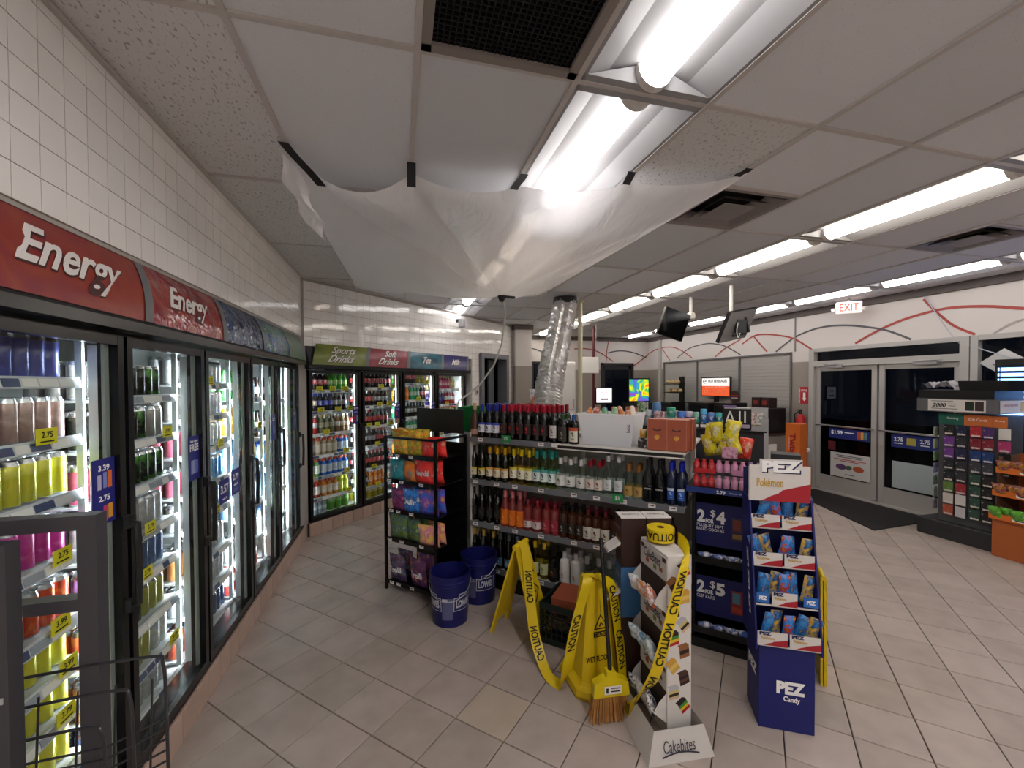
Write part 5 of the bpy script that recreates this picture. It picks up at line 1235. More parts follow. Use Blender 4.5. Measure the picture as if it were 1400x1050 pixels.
def skirt(parent, x0, x1, y0, y1, ix, h, txt):
    m = MB(); B = [(x0, y0), (x1, y0), (x1, y1), (x0, y1)]; T = [(x0 + ix, y0 + ix), (x1 - ix * .4, y0 + ix), (x1 - ix * .4, y1 - ix), (x0 + ix, y1 - ix)]
    for i in range(4):
        j = (i + 1) % 4; a = [(*B[i], 0), (*B[j], 0), (*T[j], h), (*T[i], h)]; m.poly(a, M_skirt); m.poly([(p[0] + (.004 if i in (3,) else 0), p[1] + (.004 if i == 0 else 0), p[2]) for p in a], M_skirt)
    o = m.build('base_skirt', parent, fix=False)
    nv = Vector((0, -h, -0.0)) ; upv2 = Vector((0, ix, h)).normalized()
    lettering(txt, o, ((x0 + x1) / 2, y0 + ix * .5, h * .5), (1, 0, 0), upv2, M_script, w=(x1 - x0) * .48, h=h * .42, bold=.0, shear=.25, off=.004)
    return o
sk = skirt(cd, -.165, .175, -.125, .33, .055, .115, 'Cakebites')
m = MB()
for i in range(10):
    a, b = -.09 + .19 * i / 10, -.09 + .19 * (i + 1) / 10; f = lambda x: .022 + .012 * math.sin((x + .09) / .19 * PI)
    P = lambda x, zz: (x, -.125 + .055 * zz / .115 - .004, zz); m.poly([P(a, f(a)), P(b, f(b)), P(b, f(b) + .006), P(a, f(a) + .006)], M_script)
m.build('flourish', sk, fix=False)
c2 = thing('cookie_display', 'brown and blue cardboard cookie display behind the white tower', 'display', (1.22, 2.17, 0), R(-14))
M_choc = mat('chocolate card', '38241f', .5, vary=.1); M_bluec = mat('blue cookie card', '3c6c9c', .5, vary=.08)
for i, x0 in enumerate((0, .148)):
    MB().rbox((x0 + .072, .06, .86), (.143, .12, .28), M_choc, .002).build('carton_upper', c2); MB().rbox((x0 + .072, .06, .57), (.143, .12, .29), M_bluec, .002).build('carton_middle', c2); MB().rbox((x0 + .072, .06, .235), (.143, .12, .37), M_choc, .002).build('carton_lower', c2)
    o = MB().box((x0 + .072, .06, 1.002), (.143, .12, .004), M_card).build('carton_top', c2)
    lettering('Cookies', o, (x0 + .072, .06, 1.004), (-1, 0, 0), (0, -1, 0), M_script, w=.10, h=.03, shear=.2)
random.seed(17)
for zc_, n_c in ((.84, 6), (.54, 5), (.26, 6)):
    for q in range(n_c):
        m = MB(); m.box((-.002, .03 + .03 * (q % 3) + random.uniform(-.008, .008), zc_ + .045 * (q // 3) - .02 + random.uniform(-.01, .01)), (.002, .028, .014), mat('cookie tan', 'a8703e', .6), rx=random.uniform(-.9, .9)); m.build('cookie_print', c2)
for zt in (.97, .69):
    lettering('Cakebites' if zt > .8 else 'Coffee', c2, (0, .06, zt - .03), FR, FU, mat('pale lilac ink', 'b0a8b8', .6), w=.09, h=.022, off=.003)
fl = MB(); fl.prism([(-.075, .80), (-.07, .815), (0, .86), (0, .845)], .01, .11, M_card, 'y'); fl.prism([(-.08, .52), (-.075, .535), (0, .58), (0, .565)], .01, .11, M_card, 'y'); fl.build('tray_flap', c2)
skirt(c2, -.07, .30, -.02, .19, .03, .11, 'Ca')
MB().box((.145, .06, .03), (.28, .11, .06), M_card).build('inner_base', c2)
# ------------------------------------------------------------------ candy dispenser display
pz = thing('candy_display', 'blue cardboard candy dispenser display with four stocked trays', 'display', UV(2.50, -.015), UVROT + R(15))
M_pzb = mat('royal blue card', '141c68', .5, vary=.05); M_pzd = mat('dark blue card', '0e1450', .5)
MB().rbox((.11, -.127, .215), (.22, .253, .43), M_pzb, .002).build('base_carton', pz)
for y in (.018, -.272):
    MB().prism([(-.03, .42), (-.03, .46), (.11, 1.16), (.25, 1.16), (.22, .42)], y - .004, y + .004, M_pzb, 'y').build('side_panel', pz)
MB().prism([(.215, .42), (.245, 1.3), (.25, 1.3), (.22, .42)], -.272, .018, M_pzd, 'y').build('back_panel', pz)
def brick_letters(txt, parent, org, w, h, nm='lettering', sh=True, R_=FR):
    if sh: lettering(txt, parent, Vector(org) + Vector((0, -.006, -.004)), R_, FU, mat('navy ink', '1a1c50', .5), w=w, h=h, bold=.09, off=.002, name='lettering_shadow')
    lettering(txt, parent, org, R_, FU, M_inkw, w=w * .96, h=h * .94, bold=.06, off=.004, name=nm)
brick_letters('PEZ', pz, (0, -.145, .225), .135, .07, sh=False)
lettering('Candy', pz, (0, -.15, .165), FR, FU, M_inkw, w=.075, h=.035, bold=.03, off=.003)
lettering('PEZ', pz, (.10, 0, .27), (-1, 0, 0), (0, 0, 1), M_inkw, w=.15, h=.06, bold=.06, off=.003)
lettering('PEZ PEZ PEZ', pz, (.105, .024, .72), (.18, 0, .98), (-.98, 0, .18), M_inkw, w=.34, h=.03, bold=.06, off=.001)
def promo_card(parent, x, y, z, w, h, hdr=False, plain=False):
    """white card with a red corner and lettering; the mascot is left out"""
    t = MB(); t.box((x, y, z), (.003, w, h), M_card if not plain else mat('sky blue card', '2a6ab8', .5)); o = t.build('promo_card', parent)
    if plain: lettering('PEZ', o, (x - .0015, y, z), FR, FU, M_inkw, w=w * .6, h=h * .4, bold=.05); return o
    m = MB(); X_ = x - .0025; mr = mat('card red', 'a81c2c', .5)
    m.poly([(X_, y - w / 2, z - h / 2), (X_, y - w / 2, z + h * .02), (X_, y - w * .05, z - h * .18), (X_, y + w * .02, z - h * .28), (X_, y + w * .12, z - h * .34), (X_, y + w * .3, z - h / 2)], mr); m.build('red_corner', o, fix=False)
    lettering('Pokémon', o, (X_, y + w * .16, z + (.06 if not hdr else .02) * h), FR, FU, mat('gold ink', 'c8a030', .5), w=w * .44, h=h * (.22 if not hdr else .24), bold=.015, off=.002)
    if not hdr: lettering('PEZ', o, (X_, y + w * .24, z + h * .38), FR, FU, mat('navy ink', '1a1c50', .5), w=w * .4, h=h * .26, bold=.05, off=.002)
    return o
for k in range(4):
    xl = -.028 + .041 * k; zl = .445 + .187 * k
    t = MB(); t.box((xl + .07, -.127, zl), (.14, .282, .006), M_pzd); t.box((xl + .002, -.127, zl), (.006, .284, .008), M_card); sh = t.build('tray', pz)
    bk = MB().box((xl + .145, -.127, zl + .08), (.004, .28, .17), M_pzd).build('tray_back', pz)
    if k == 1: cards = [(-.02, .06, .05, True), (-.118, .115, .068, False), (-.235, .065, .05, True)]
    else: cards = [(-.052, .135, .068, False), (-.197, .135, .068, False)]
    for y, w, h, pl_ in cards: promo_card(pz, xl - .004, y, zl + .038, w, h, plain=pl_)
    random.seed(20 + k)
    for q in range(5):
        mt = art('dispenser pack %d' % (q % 3), [['1c6ab8', '3a8ad0', '2a5a98', 'c8a020'], ['2a78c0', '1a4a80', 'd8b030', '2a78c0'], ['1c5aa8', '2a88d8', 'b03028', 'd0b030']][q % 3], 26, .25, seed=k + q)
        c_, s_ = math.cos(UVROT + R(15)), math.sin(UVROT + R(15)); lx, ly = xl + .055 + .02 * (q % 2), -.03 - .05 * q; b0 = UV(2.50, -.015)
        bag('dispenser_pack', 'blue candy dispenser pack, %s from left in %s tray of blue display' % (ORD[q], ['bottom', 'third', 'second', 'top'][k]), 'packet', mt, (b0[0] + lx * c_ - ly * s_, b0[1] + lx * s_ + ly * c_, zl + .003), UVROT + R(15) + random.uniform(-.3, .3), .06, .15, .035, random.uniform(0, .2), group='dispenser packs on the blue display', roll=random.uniform(-.3, .3))
hc = promo_card(pz, .098, -.118, 1.245, .285, .19, True)
brick_letters('PEZ', hc, (.097, -.125, 1.335), .19, .065)
m = MB(); m.prism([(.102, 1.15), (.102, 1.33), (.108, 1.33), (.108, 1.15)], .024, .026, M_card, 'y'); m.box((.100, -.125, 1.335), (.003, .2, .075), M_card); m.build('card_backing', pz)
# folded yellow sign leaning behind the display
yb = uvthing('wet_floor_sign', 'folded yellow floor sign standing behind the blue candy display', 'sign', 3.13, -.345, 0, R(2))
m = MB(); m.prism([(-.11, 0), (.11, 0), (.075, .62), (-.075, .62)], -.012, .0, M_ysign, 'y'); m.build('panel', yb); m = MB(); m.prism([(-.11, 0), (.11, 0), (.075, .62), (-.075, .62)], .006, .018, M_ysign, 'y'); m.build('panel', yb); MB().tube([(-.075, .003, .62), (.075, .003, .62)], .014, M_ysign, 8).build('hinge', yb)
# ------------------------------------------------------------------ end cap with cookies and bars
ec = uvthing('end_cap_display', 'black end cap display with blue price signs beside the gondola', 'display', 3.06, -.26)
EW = .64
MB().box((.40, EW / 2, .54), (.02, EW, 1.06), M_black).build('back_panel', ec)
for y in (.01, EW - .01): MB().box((.22, y, .54), (.38, .02, 1.06), M_black).build('side_panel', ec)
MB().box((.2, EW / 2, .03), (.40, EW, .06), M_black).build('plinth', ec)
for k, (z0, z1, big, sm, dx) in enumerate(((.68, .965, '4', 'PILLSBURY SOFT\nBAKED COOKIES', .0), (.21, .47, '5', 'CLIF BARS', .01))):
    m = MB(); m.box((.055, EW / 2, (z0 + z1) / 2), (.006, EW - .05, z1 - z0), mat('blue sign board', '161c5c', .45)); sg = m.build('price_sign', ec)
    yc = .52; zc = (z0 + z1) / 2 + .02
    lettering('2', sg, (.052, yc + .065, zc + .035), FR, FU, M_inkw, h=.085, w=.05, bold=.05); lettering('FOR', sg, (.052, yc + .012, zc + .005), FR, FU, M_inkw, h=.03, w=.05, bold=.04); lettering('$', sg, (.052, yc - .008, zc + .055), FR, FU, M_inkw, h=.055, w=.03, bold=.015); lettering(big, sg, (.052, yc - .055, zc + .035), FR, FU, M_inkw, h=.085, w=.055, bold=.05)
    lettering(sm, sg, (.052, yc + (.01 if k == 0 else .035), zc - (.04 if k == 0 else .03)), FR, FU, M_inkw, w=.17 if k == 0 else .11, h=.045 if k == 0 else .022, bold=.005)
    m = MB(); pc = ['3a2c4a', '7a3a30', '8a6a3a'] if k == 0 else ['8a2a20', '4a8098', 'a83a2a']
    m.box((.0505, yc - .155, zc - .03), (.003, .075, .15), mat('print ' + pc[0], pc[0], .4)); m.box((.049, yc - .15, zc + .0), (.003, .045, .07), mat('print ' + pc[1], pc[1], .4)); m.box((.049, yc - .155, zc - .075), (.003, .06, .03), mat('print ' + pc[2], pc[2], .4)); m.build('product_print', sg)
    t = MB(); zb = z0 - .15
    t.prism([(.05, zb + .02), (-.02, zb + .05), (-.035, zb + .10), (-.03, zb + .10), (-.012, zb + .055), (.05, zb + .03), (.38, zb + .03), (.38, zb + .02)], .02, EW - .02, M_black, 'y'); t.build('tray', ec)
    random.seed(5 + k)
    for q in range(7):
        c = ['a8b8d0', '6a8ac0', 'c8ccd8', '4a6ab0', 'd0d0d8', '8a9ac8', 'b05a4a'][q]
        o = bag('snack_packet', 'crinkled snack packet, %s from left in %s tray of black end cap' % (ORD[q], ['upper', 'lower'][k]), 'packet', art('snack ' + c, [c, '3a5ab0', 'e8e8f0', c], 30, .25, seed=q, bump=.4), UV(3.06 + .03, -.26 + EW - .08 - .08 * q, zb + .05), UVROT + random.uniform(-.4, .4), .09, .08, .04, .5, group='snack packets in the end cap')
ts = MB(); ts.box((.2, EW / 2, 1.07), (.44, EW + .06, .02), M_black); ts = ts.build('top_shelf', ec)
m = MB(); m.box((-.026, EW / 2, 1.068), (.008, EW + .06, .035), mat('blue rail card', '1c3478', .45)); rl_ = m.build('price_rail', ts)
lettering('2.79', rl_, (-.03, .46, 1.066), FR, FU, M_inkw, h=.024, bold=.04); lettering('5 hour energy', rl_, (-.03, .36, 1.066), FR, FU, M_inkw, h=.012, w=.1)
shot = {}
for nm, c, c2_ in (('red', 'b82830', 'd88080'), ('pink', 'c88aa8', 'd8a8c8'), ('lilac', '8a6aa8', 'b8a0c8'), ('purple', '5a3a88', '9a80b8')):
    m = MB(); m.lathe([(.019, 0), (.021, .004), (.021, .052), (.016, .062), (.012, .066), (.0125, .082)], 10, [M_black, art('shot ' + nm, [c, c, c2_], 50, .35), mat('shot cap ' + c, c, .4), mat('shot cap ' + c, c, .4), mat('shot cap ' + c, c, .4)]); shot[nm] = m.mesh('energy_shot')
for tier in (0, 1):
    for q in range(13):
        nm = 'red' if q < 3 else ('pink' if q < 7 else ('lilac' if q < 9 else 'purple'))
        y = EW - .025 - .046 * q; zt = 1.081 + .098 * tier
        o = link('energy_shot', shot[nm], None, UV(3.06 + .03 + .03 * tier, -.26 + y, zt), UVROT); tag(o, '%s energy shot bottle on end cap %s tier, %s from left' % (nm, ['lower', 'upper'][tier], ORD[q] if q < 12 else 'last'), 'bottle', 'energy shots on the end cap')
    if tier:
        m = MB(); m.box((.11, EW / 2, 1.172), (.16, EW, .006), M_dgrey); m.box((.03, .30, 1.19), (.003, .2, .035), mat('pink tray card', 'b87a9a', .5)); m.box((.03, .56, 1.188), (.003, .13, .03), M_red); m.box((.03, .1, 1.19), (.003, .16, .035), mat('purple tray card', '6a4a90', .5)); m.build('upper_tray', ts)
# hanging bags of yellow candy above the end cap
hb = uvthing('bag_spinner', 'black rod stand carrying yellow candy bags on the end cap', 'stand', 3.33, .18, 1.081)
MB().tube([(0, 0, .01), (0, 0, .40)], .012, M_black, 8).build('pole', hb); MB().lathe([(.12, 0), (.12, .012), (.02, .03)], 16, M_black).build('foot', hb)
m = MB()
for a in range(6): m.tube([(0, 0, .37), (.10 * math.cos(a), .10 * math.sin(a), .38)], .003, M_black, 5)
m.tube([(.12 * math.cos(a * PI / 8), .12 * math.sin(a * PI / 8), .22) for a in range(16)], .004, M_black, 5, closed=True); m.build('hooks', hb)
random.seed(3)
MYB = art('yellow egg candy art', ['d8cc20', 'e0d428', 'c8b820', 'd8d0a0', '6a9a40'], 20, .25, bump=.5); MRB = art('red egg candy art', ['b82c20', 'd04030', 'd8c8b0'], 20, .25, bump=.5)
for q, (dv, dz, w, r_) in enumerate(((.11, 1.36, .09, .3), (.05, 1.38, .09, -.2), (-.02, 1.40, .10, .4), (.09, 1.29, .10, -.4), (.02, 1.30, .11, .5), (-.06, 1.32, .10, -.5), (-.10, 1.28, .09, .3))):
    bag('candy_bag', '%s candy bag in the cluster above the end cap, %s' % ('yellow' if q not in (6,) else 'red', ORD[q]), 'candy bag', MRB if q in (6,) else MYB, UV(3.24 - .03 * (q % 3), .18 + dv, dz - .02), UVROT + r_, w, .15, .07, .1, group='hanging candy bags', roll=r_ * .5)
o = MB().rbox((0, 0, .035), (.06, .09, .07), art('pink hearts art', ['8a4a68', 'b87a98', 'd0a8b8', '6a2a48'], 40, .4), .004).build('candy_box', None, UV(3.12, .155, 1.261 + .02), UVROT); tag(o, 'pink patterned candy box above the energy shots', 'box')
# ------------------------------------------------------------------ plastic sheet hung from the ceiling
M_film = bpy.data.materials.new('polyethylene film'); t_, n_, l_ = nodes(M_film); n_.remove(n_['Principled BSDF'])
dfn = n_.new('ShaderNodeBsdfDiffuse'); dfn.inputs[0].default_value = (.88, .88, .90, 1); tl = n_.new('ShaderNodeBsdfTranslucent'); tl.inputs[0].default_value = (.92, .92, .94, 1); gl = n_.new('ShaderNodeBsdfGlossy'); gl.inputs['Roughness'].default_value = .22
tr = n_.new('ShaderNodeBsdfTransparent'); tr.inputs[0].default_value = (.9, .9, .9, 1)
m1 = n_.new('ShaderNodeMixShader'); m1.inputs[0].default_value = .2; m2 = n_.new('ShaderNodeMixShader'); m2.inputs[0].default_value = .03; m3 = n_.new('ShaderNodeMixShader'); m3.inputs[0].default_value = .12
l_.new(dfn.outputs[0], m1.inputs[1]); l_.new(tl.outputs[0], m1.inputs[2]); l_.new(m1.outputs[0], m2.inputs[1]); l_.new(tr.outputs[0], m2.inputs[2]); l_.new(m2.outputs[0], m3.inputs[1]); l_.new(gl.outputs[0], m3.inputs[2]); l_.new(m3.outputs[0], n_['Material Output'].inputs[0])
tc_ = n_.new('ShaderNodeTexCoord'); mp_ = n_.new('ShaderNodeMapping'); mp_.inputs['Scale'].default_value = (4, 1.6, 4); nz_ = n_.new('ShaderNodeTexNoise'); nz_.inputs['Scale'].default_value = 2.0; nz_.inputs['Detail'].default_value = 3; nz_.inputs['Distortion'].default_value = 1.5
bp_ = n_.new('ShaderNodeBump'); bp_.inputs['Strength'].default_value = .38; bp_.inputs['Distance'].default_value = .03
l_.new(tc_.outputs['Object'], mp_.inputs[0]); l_.new(mp_.outputs[0], nz_.inputs['Vector']); l_.new(nz_.outputs['Fac'], bp_.inputs['Height'])
for q in (dfn, tl, gl): l_.new(bp_.outputs[0], q.inputs['Normal'])
DRN = Vector((1.0, 4.17, 2.655))
NE = [Vector(p) for p in ((-.56, 2.40, 2.99), (.07, 2.44, 2.99), (.71, 2.41, 2.99), (1.325, 2.23, 2.99), (1.955, 2.03, 2.99))]
def boundary(a):
    """closed outline of the sheet: near edge, right, far, left"""
    a = a % 1
    if a < .4:
        q = a / .4 * 4; i = min(3, int(q)); f = q - i; p = NE[i].lerp(NE[i + 1], f); sag = (.12, .05, .04, .04)[i]
        p.z -= sag * 4 * f * (1 - f); p.y += (.10, .03, .0, .0)[i] * 4 * f * (1 - f); p.z -= .05 * math.sin(a / .4 * PI); return p
    if a < .55: f = (a - .4) / .15; return Vector((1.955 - .15 * math.sin(f * PI) - .1 * f, 2.03 + 3.2 * f, 2.99 - .10 * math.sin(f * PI)))
    if a < .85: f = (a - .55) / .3; return Vector((1.855 - 2.3 * f, 5.23 + .1 * math.sin(f * PI * 3), 2.99 - .04 * abs(math.sin(f * PI * 3))))
    f = (a - .85) / .15; p = Vector((-.445 - .115 * f, 5.23 - 2.83 * f, 2.99)); p.z -= .30 * math.sin(f * PI) ** .7; p.x += .10 * math.sin(f * PI); return p
def tarp(i, j):
    b = boundary(i); r = j
    left = max(0, min(1, (0.9 - b.x) / 1.3)); pw = .70 - .18 * left
    p = DRN.lerp(b, r); drop = (1 - r) ** pw
    z = b.z + (DRN.z - b.z) * drop
    w = math.sin(r * PI)
    z += .020 * w * math.sin(i * 2 * PI * 13 + 2.2 * math.sin(6 * r)) * (.4 + .6 * left) + .035 * w * mnoise.noise(Vector((p.x * 2.2, p.y * 2.2, 3)))
    return (p.x, p.y, z)
tarp_t = thing('plastic_sheet', 'translucent plastic sheet hung below the ceiling with black tape', 'sheet', (0, 0, 0))
m = MB(); NA, NR = 150, 40
m.grid(lambda i, j: tarp(i, .03 + .97 * j), NA, NR, M_film); m.build('film', tarp_t, fix=False)
# loose flap at the left corner
m = MB()
def flap(i, j):
    x = -.60 + .16 * i + .05 * j; y = 2.36 + .25 * j; z = 2.985 - .22 * i * (1 - .3 * j) - .28 * j * (1 - j * .2)
    return (x + .02 * math.sin(9 * j + 3 * i), y + .03 * math.sin(7 * i), z + .015 * math.sin(11 * j))
m.grid(flap, 8, 14, M_film); m.build('film_flap', tarp_t, fix=False)
M_gaff = mat('black gaffer tape', '0c0c0e', .55)
for q, p in enumerate(NE):
    m = MB(); ln = (.20, .17, .12, .08, .05)[q]; dirv = Vector(((.16, .0, -.06, -.02, -.06)[q], (.12, .02, .02, .03, .03)[q], 0))
    def tf(i, j, p=p, ln=ln, dirv=dirv): t = j * ln; return (p.x - .024 + .048 * i + dirv.x * j - .02 * (q > 2), p.y - .03 + dirv.y * j, 2.998 - t * (.75 if q < 3 else .8) - .004 * math.sin(6 * j))
    m.grid(tf, 2, 6, M_gaff); m.grid(lambda i, j: (lambda a: (a[0], a[1] - .002, a[2] - .001))(tf(i, j)), 2, 6, M_gaff)
    m.build('tape_strip', tarp_t, fix=False)
m = MB(); m.lathe([(.05, .03), (.035, -.02), (.02, -.05)], 10, M_gaff, tuple(DRN)); m.box((DRN.x + .06, DRN.y, DRN.z), (.16, .03, .02), M_gaff, rz=.2); m.build('drain_tape', tarp_t)
hose = MB(); hose.tube([(1.0, 4.17, 2.65), (1.046, 4.323 - .1, 2.55), (1.052, 4.26, 2.419), (1.016, 4.239, 2.186), (.913, 4.159, 1.956), (.751, 4.095, 1.759), (.571, 4.005, 1.634), (.535, 3.98, 1.615), (.51, 3.955, 1.56), (.505, 3.95, 1.43)], .009, mat('clear vinyl hose', 'b8b8b4', .3, alpha=.8), 8)
hose = hose.build('drain_hose'); tag(hose, 'clear drain hose dropping from the plastic sheet into the green bin', 'hose')
# foil duct
M_foil = mat('aluminium foil duct', 'dcdcdc', .36, .75)
def spline(P, n):
    P = [Vector(p) for p in P]; Q = []; k = len(P)
    for i in range(k - 1):
        p0, p1, p2, p3 = P[max(i - 1, 0)], P[i], P[i + 1], P[min(i + 2, k - 1)]
        for j in range(n): t = j / n; Q.append(.5 * ((2 * p1) + (p2 - p0) * t + (2 * p0 - 5 * p1 + 4 * p2 - p3) * t * t + (3 * p1 - p0 - 3 * p2 + p3) * t ** 3))
    return Q + [P[-1]]
dpath = spline([(2.275, 5.615, 2.90), (2.21, 5.53, 2.73), (2.003, 5.222, 2.295), (1.76, 4.83, 1.82), (1.66, 4.66, 1.45), (1.64, 4.62, 1.0), (1.64, 4.62, .55)], 20)
dt = thing('foil_duct', 'silver foil flexible duct hanging from the ceiling behind the wine', 'duct', (0, 0, 0))
m = MB(); m.tube(dpath, [.157 + .011 * (1 if i % 2 else -1) for i in range(len(dpath))], M_foil, 28, smooth=False)
for i, v in enumerate(m.v):
    nv_ = mnoise.noise(Vector(v) * 9) * .006 + random.uniform(-.009, .009); c_ = dpath[min(i // 28, len(dpath) - 1)]; d_ = (Vector(v) - c_); a_ = math.atan2(d_.y, d_.x)
    crease = -.035 * math.exp(-((a_ + 1.75) / .22) ** 2)
    d_ = d_ * (1 + (nv_ + crease) / .155); m.v[i] = tuple(c_ + d_)
m.build('duct_sleeve', dt)
m = MB(); m.lathe([(.165, 0), (.172, .03), (.165, .09)], 20, M_gaff, (2.275, 5.615, 2.895), cap=False); m.build('tape_collar', dt)
dh = thing('dehumidifier', 'dark floor machine that the foil duct plugs into behind the gondola', 'machine', (1.66, 4.62, 0))
MB().rbox((0, 0, .29), (.42, .42, .52), M_dgrey, .03).build('housing', dh); m = MB()
for k in range(6): m.box((-.212, 0, .15 + .05 * k), (.004, .3, .012), M_black)
m.build('grille', dh)
for q in range(4): MB().lathe([(.025, 0), (.025, .035)], 10, M_black, (.16 * (1 if q % 2 else -1), .16 * (1 if q > 1 else -1), 0)).build('caster', dh)
pl_ = MB(); pl_.lathe([(.033, 0), (.033, 3.0)], 14, mat('cream painted pole', 'c8c0a0', .5)); pl_.lathe([(.06, 2.98), (.06, 3.008)], 14, MATS['cream painted pole']); pl_ = pl_.build('support_pole', None, (2.62, 5.88, 0)); tag(pl_, 'cream support pole standing beside the foil duct', 'pole')
# ------------------------------------------------------------------ grey rack in the near left corner
gr = thing('merchandise_rack', 'grey steel rack with wire basket in the near left corner', 'rack', (-.74, 1.27, 0), 0)
M_rk = mat('grey powder coat', '46454a', .45, .3)
MB().box((0, 0, .74), (.04, .04, 1.445), M_rk).build('post', gr); MB().box((-.115, -.085, .715), (.04, .04, 1.43), M_rk).build('post', gr)
MB().box((-.145, -.0, 1.445), (.25, .04, .035), M_rk).build('rail', gr); MB().box((-.145, 0, 1.245), (.25, .04, .03), M_rk).build('rail', gr); MB().box((-.20, -.085, 1.43), (.13, .04, .035), M_rk).build('rail', gr)
MB().box((-.28, 0, .74), (.04, .04, 1.445), M_rk).build('post', gr); MB().box((-.14, -.04, .03), (.32, .14, .05), M_rk).build('foot', gr)
m = MB()
for zz in (1.36, 1.12): m.lathe([(.005, 0), (.006, .003)], 8, M_black, (0, 0, 0)) if False else m.box((-.115, -.106, zz), (.008, .003, .008), M_black)
m.box((-.112, -.107, 1.09), (.018, .002, .014), M_lgrey); m.build('bolt', gr)
bw = MB(); M_wr = mat('basket wire', '3c3c40', .35, .6)
for k, (x1, z0) in enumerate(((.16, 1.10), (.10, 1.04), (.055, .975))):
    bw.tube(spline([(-.35, -.02 - .02 * k, z0 - .03), (-.1, -.02 - .02 * k, z0 - .012), (x1 - .03, -.03 - .02 * k, z0), (x1, -.035 - .02 * k, z0 - .02), (x1 + .005, -.035 - .02 * k, z0 - .12), (x1 + .005, -.03 - .02 * k, z0 - .3)], 6), .004, M_wr, 6)
for k in range(7):
    zz = .92 - .028 * k; bw.tube([(-.35, -.06, zz - .02), (.06, -.07, zz), (.16, -.03, zz + .02)], .0028, M_wr, 5)
for k in range(6): bw.tube([(-.3 + .08 * k, -.1, .72), (-.3 + .08 * k, .02, .72), (-.3 + .08 * k, .04, 1.0)], .0028, M_wr, 5)
bw.build('wire_basket', gr)
# ------------------------------------------------------------------ gift card rack by the entrance (faces -x)
gc = thing('gift_card_rack', 'grey gift card rack with white banner beside the entrance doors', 'rack', (5.95, 2.93, 0), 0)
GW = .66
MB().rbox((.24, GW / 2, .095), (.52, GW + .02, .19), M_dgrey, .01).build('base', gc)
m = MB(); m.box((-.022, .36, .11), (.004, .07, .015), M_black); m.build('base_slot', gc)
M_rkp = mat('rack grey panel', '4a4c50', .5)
MB().box((.26, .26, .80), (.40, .50, 1.22), M_rkp).build('spine_panel', gc)
MB().box((.22, GW / 2, 1.515), (.48, GW + .04, .15), mat('banner grey', '5e5e62', .5)).build('banner_frame', gc)
bn = MB().box((-.022, .32, 1.513), (.003, .50, .13), M_card).build('banner_card', gc)
lettering('2000', bn, (-.0235, .465, 1.515), FR, FU, M_inkk, w=.13, h=.045, bold=.03, shear=.3); 
for k, (y, z, w) in enumerate(((.44, 1.56, .2), (.35, 1.53, .07), (.35, 1.508, .06), (.42, 1.475, .24))):
    m = MB(); m.box((-.0245, y, z), (.001, w, .008), mat('grey ink', '7a7a7a', .6)); m.build('print_line', bn)
for y, c in ((.20, '1c2a24'), (.12, '3a2c2e')): MB().box((-.0245, y, 1.513), (.002, .07, .10), mat('print ' + c, c, .5)).build('print_picture', bn)
b2 = MB().box((.21, -.025, 1.513), (.40, .003, .13), M_card).build('banner_card', gc)
lettering('LIMITED TIME OFFER', b2, (.17, -.027, 1.53), (1, 0, 0), FU, mat('pink ink', 'b03a5a', .6), w=.22, h=.03); MB().box((.36, -.0275, 1.513), (.07, .001, .1), mat('print c8a030', 'c8a030', .5)).build('print_picture', b2)
gh = MB().box((.055, .40, 1.355), (.004, .22, .12), mat('header teal card', '1a5a4c', .5)).build('category_header', gc); lettering('Gaming', gh, (.053, .385, 1.365), FR, FU, M_inkw, w=.10, h=.028)
oh = MB().box((.055, .17, 1.355), (.004, .23, .12), mat('header orange card', 'c06a34', .5)).build('category_header', gc); lettering('Gift Cards', oh, (.053, .17, 1.365), FR, FU, M_inkw, w=.15, h=.028)
o3 = MB().box((.055, -.005, 1.355), (.004, .11, .12), MATS['header orange card']).build('category_header', gc); lettering('Dining', o3, (.053, -.005, 1.365), FR, FU, M_inkw, w=.07, h=.02)
for y in (.10, .285, -.005): pass
cards = [['1a1c20', '6a3a88', '6a3a88', '24262c', '1c2028', '5a7a3a', 'c0b8b4', 'a85038'], ['1c2440', '2a2c34', '24284a', '2a2a30', '303038', '982a34', 'c8c8c8', 'c0c0c4'], ['a82a34', '7a2430', '1c3a70', '3a3c44', '2c4a40', '2c4a40', '2c4a40', '2c4a40'], ['4a2a68', '7a2430', '1c3a70', '3a3c44', '202024', '202024', '202024', '202024'], ['d0d0cc', 'a83a6a', '1c1c1e', '1c2a24']]
CN = {'1a1c20': 'black', '6a3a88': 'purple', '24262c': 'black', '1c2028': 'navy black', '5a7a3a': 'green game', 'c0b8b4': 'pale', 'a85038': 'rust', '1c2440': 'navy', '2a2c34': 'dark grey', '24284a': 'dark blue', '2a2a30': 'charcoal', '303038': 'charcoal', '982a34': 'red', 'c8c8c8': 'white', 'c0c0c4': 'light grey', 'a82a34': 'red', '7a2430': 'maroon', '1c3a70': 'blue', '3a3c44': 'grey', '2c4a40': 'dark green', '4a2a68': 'violet', '202024': 'black', 'd0d0cc': 'white', 'a83a6a': 'pink', '1c1c1e': 'black', '1c2a24': 'dark green'}
cy_ = [.395, .285, .165, .065, -.045]
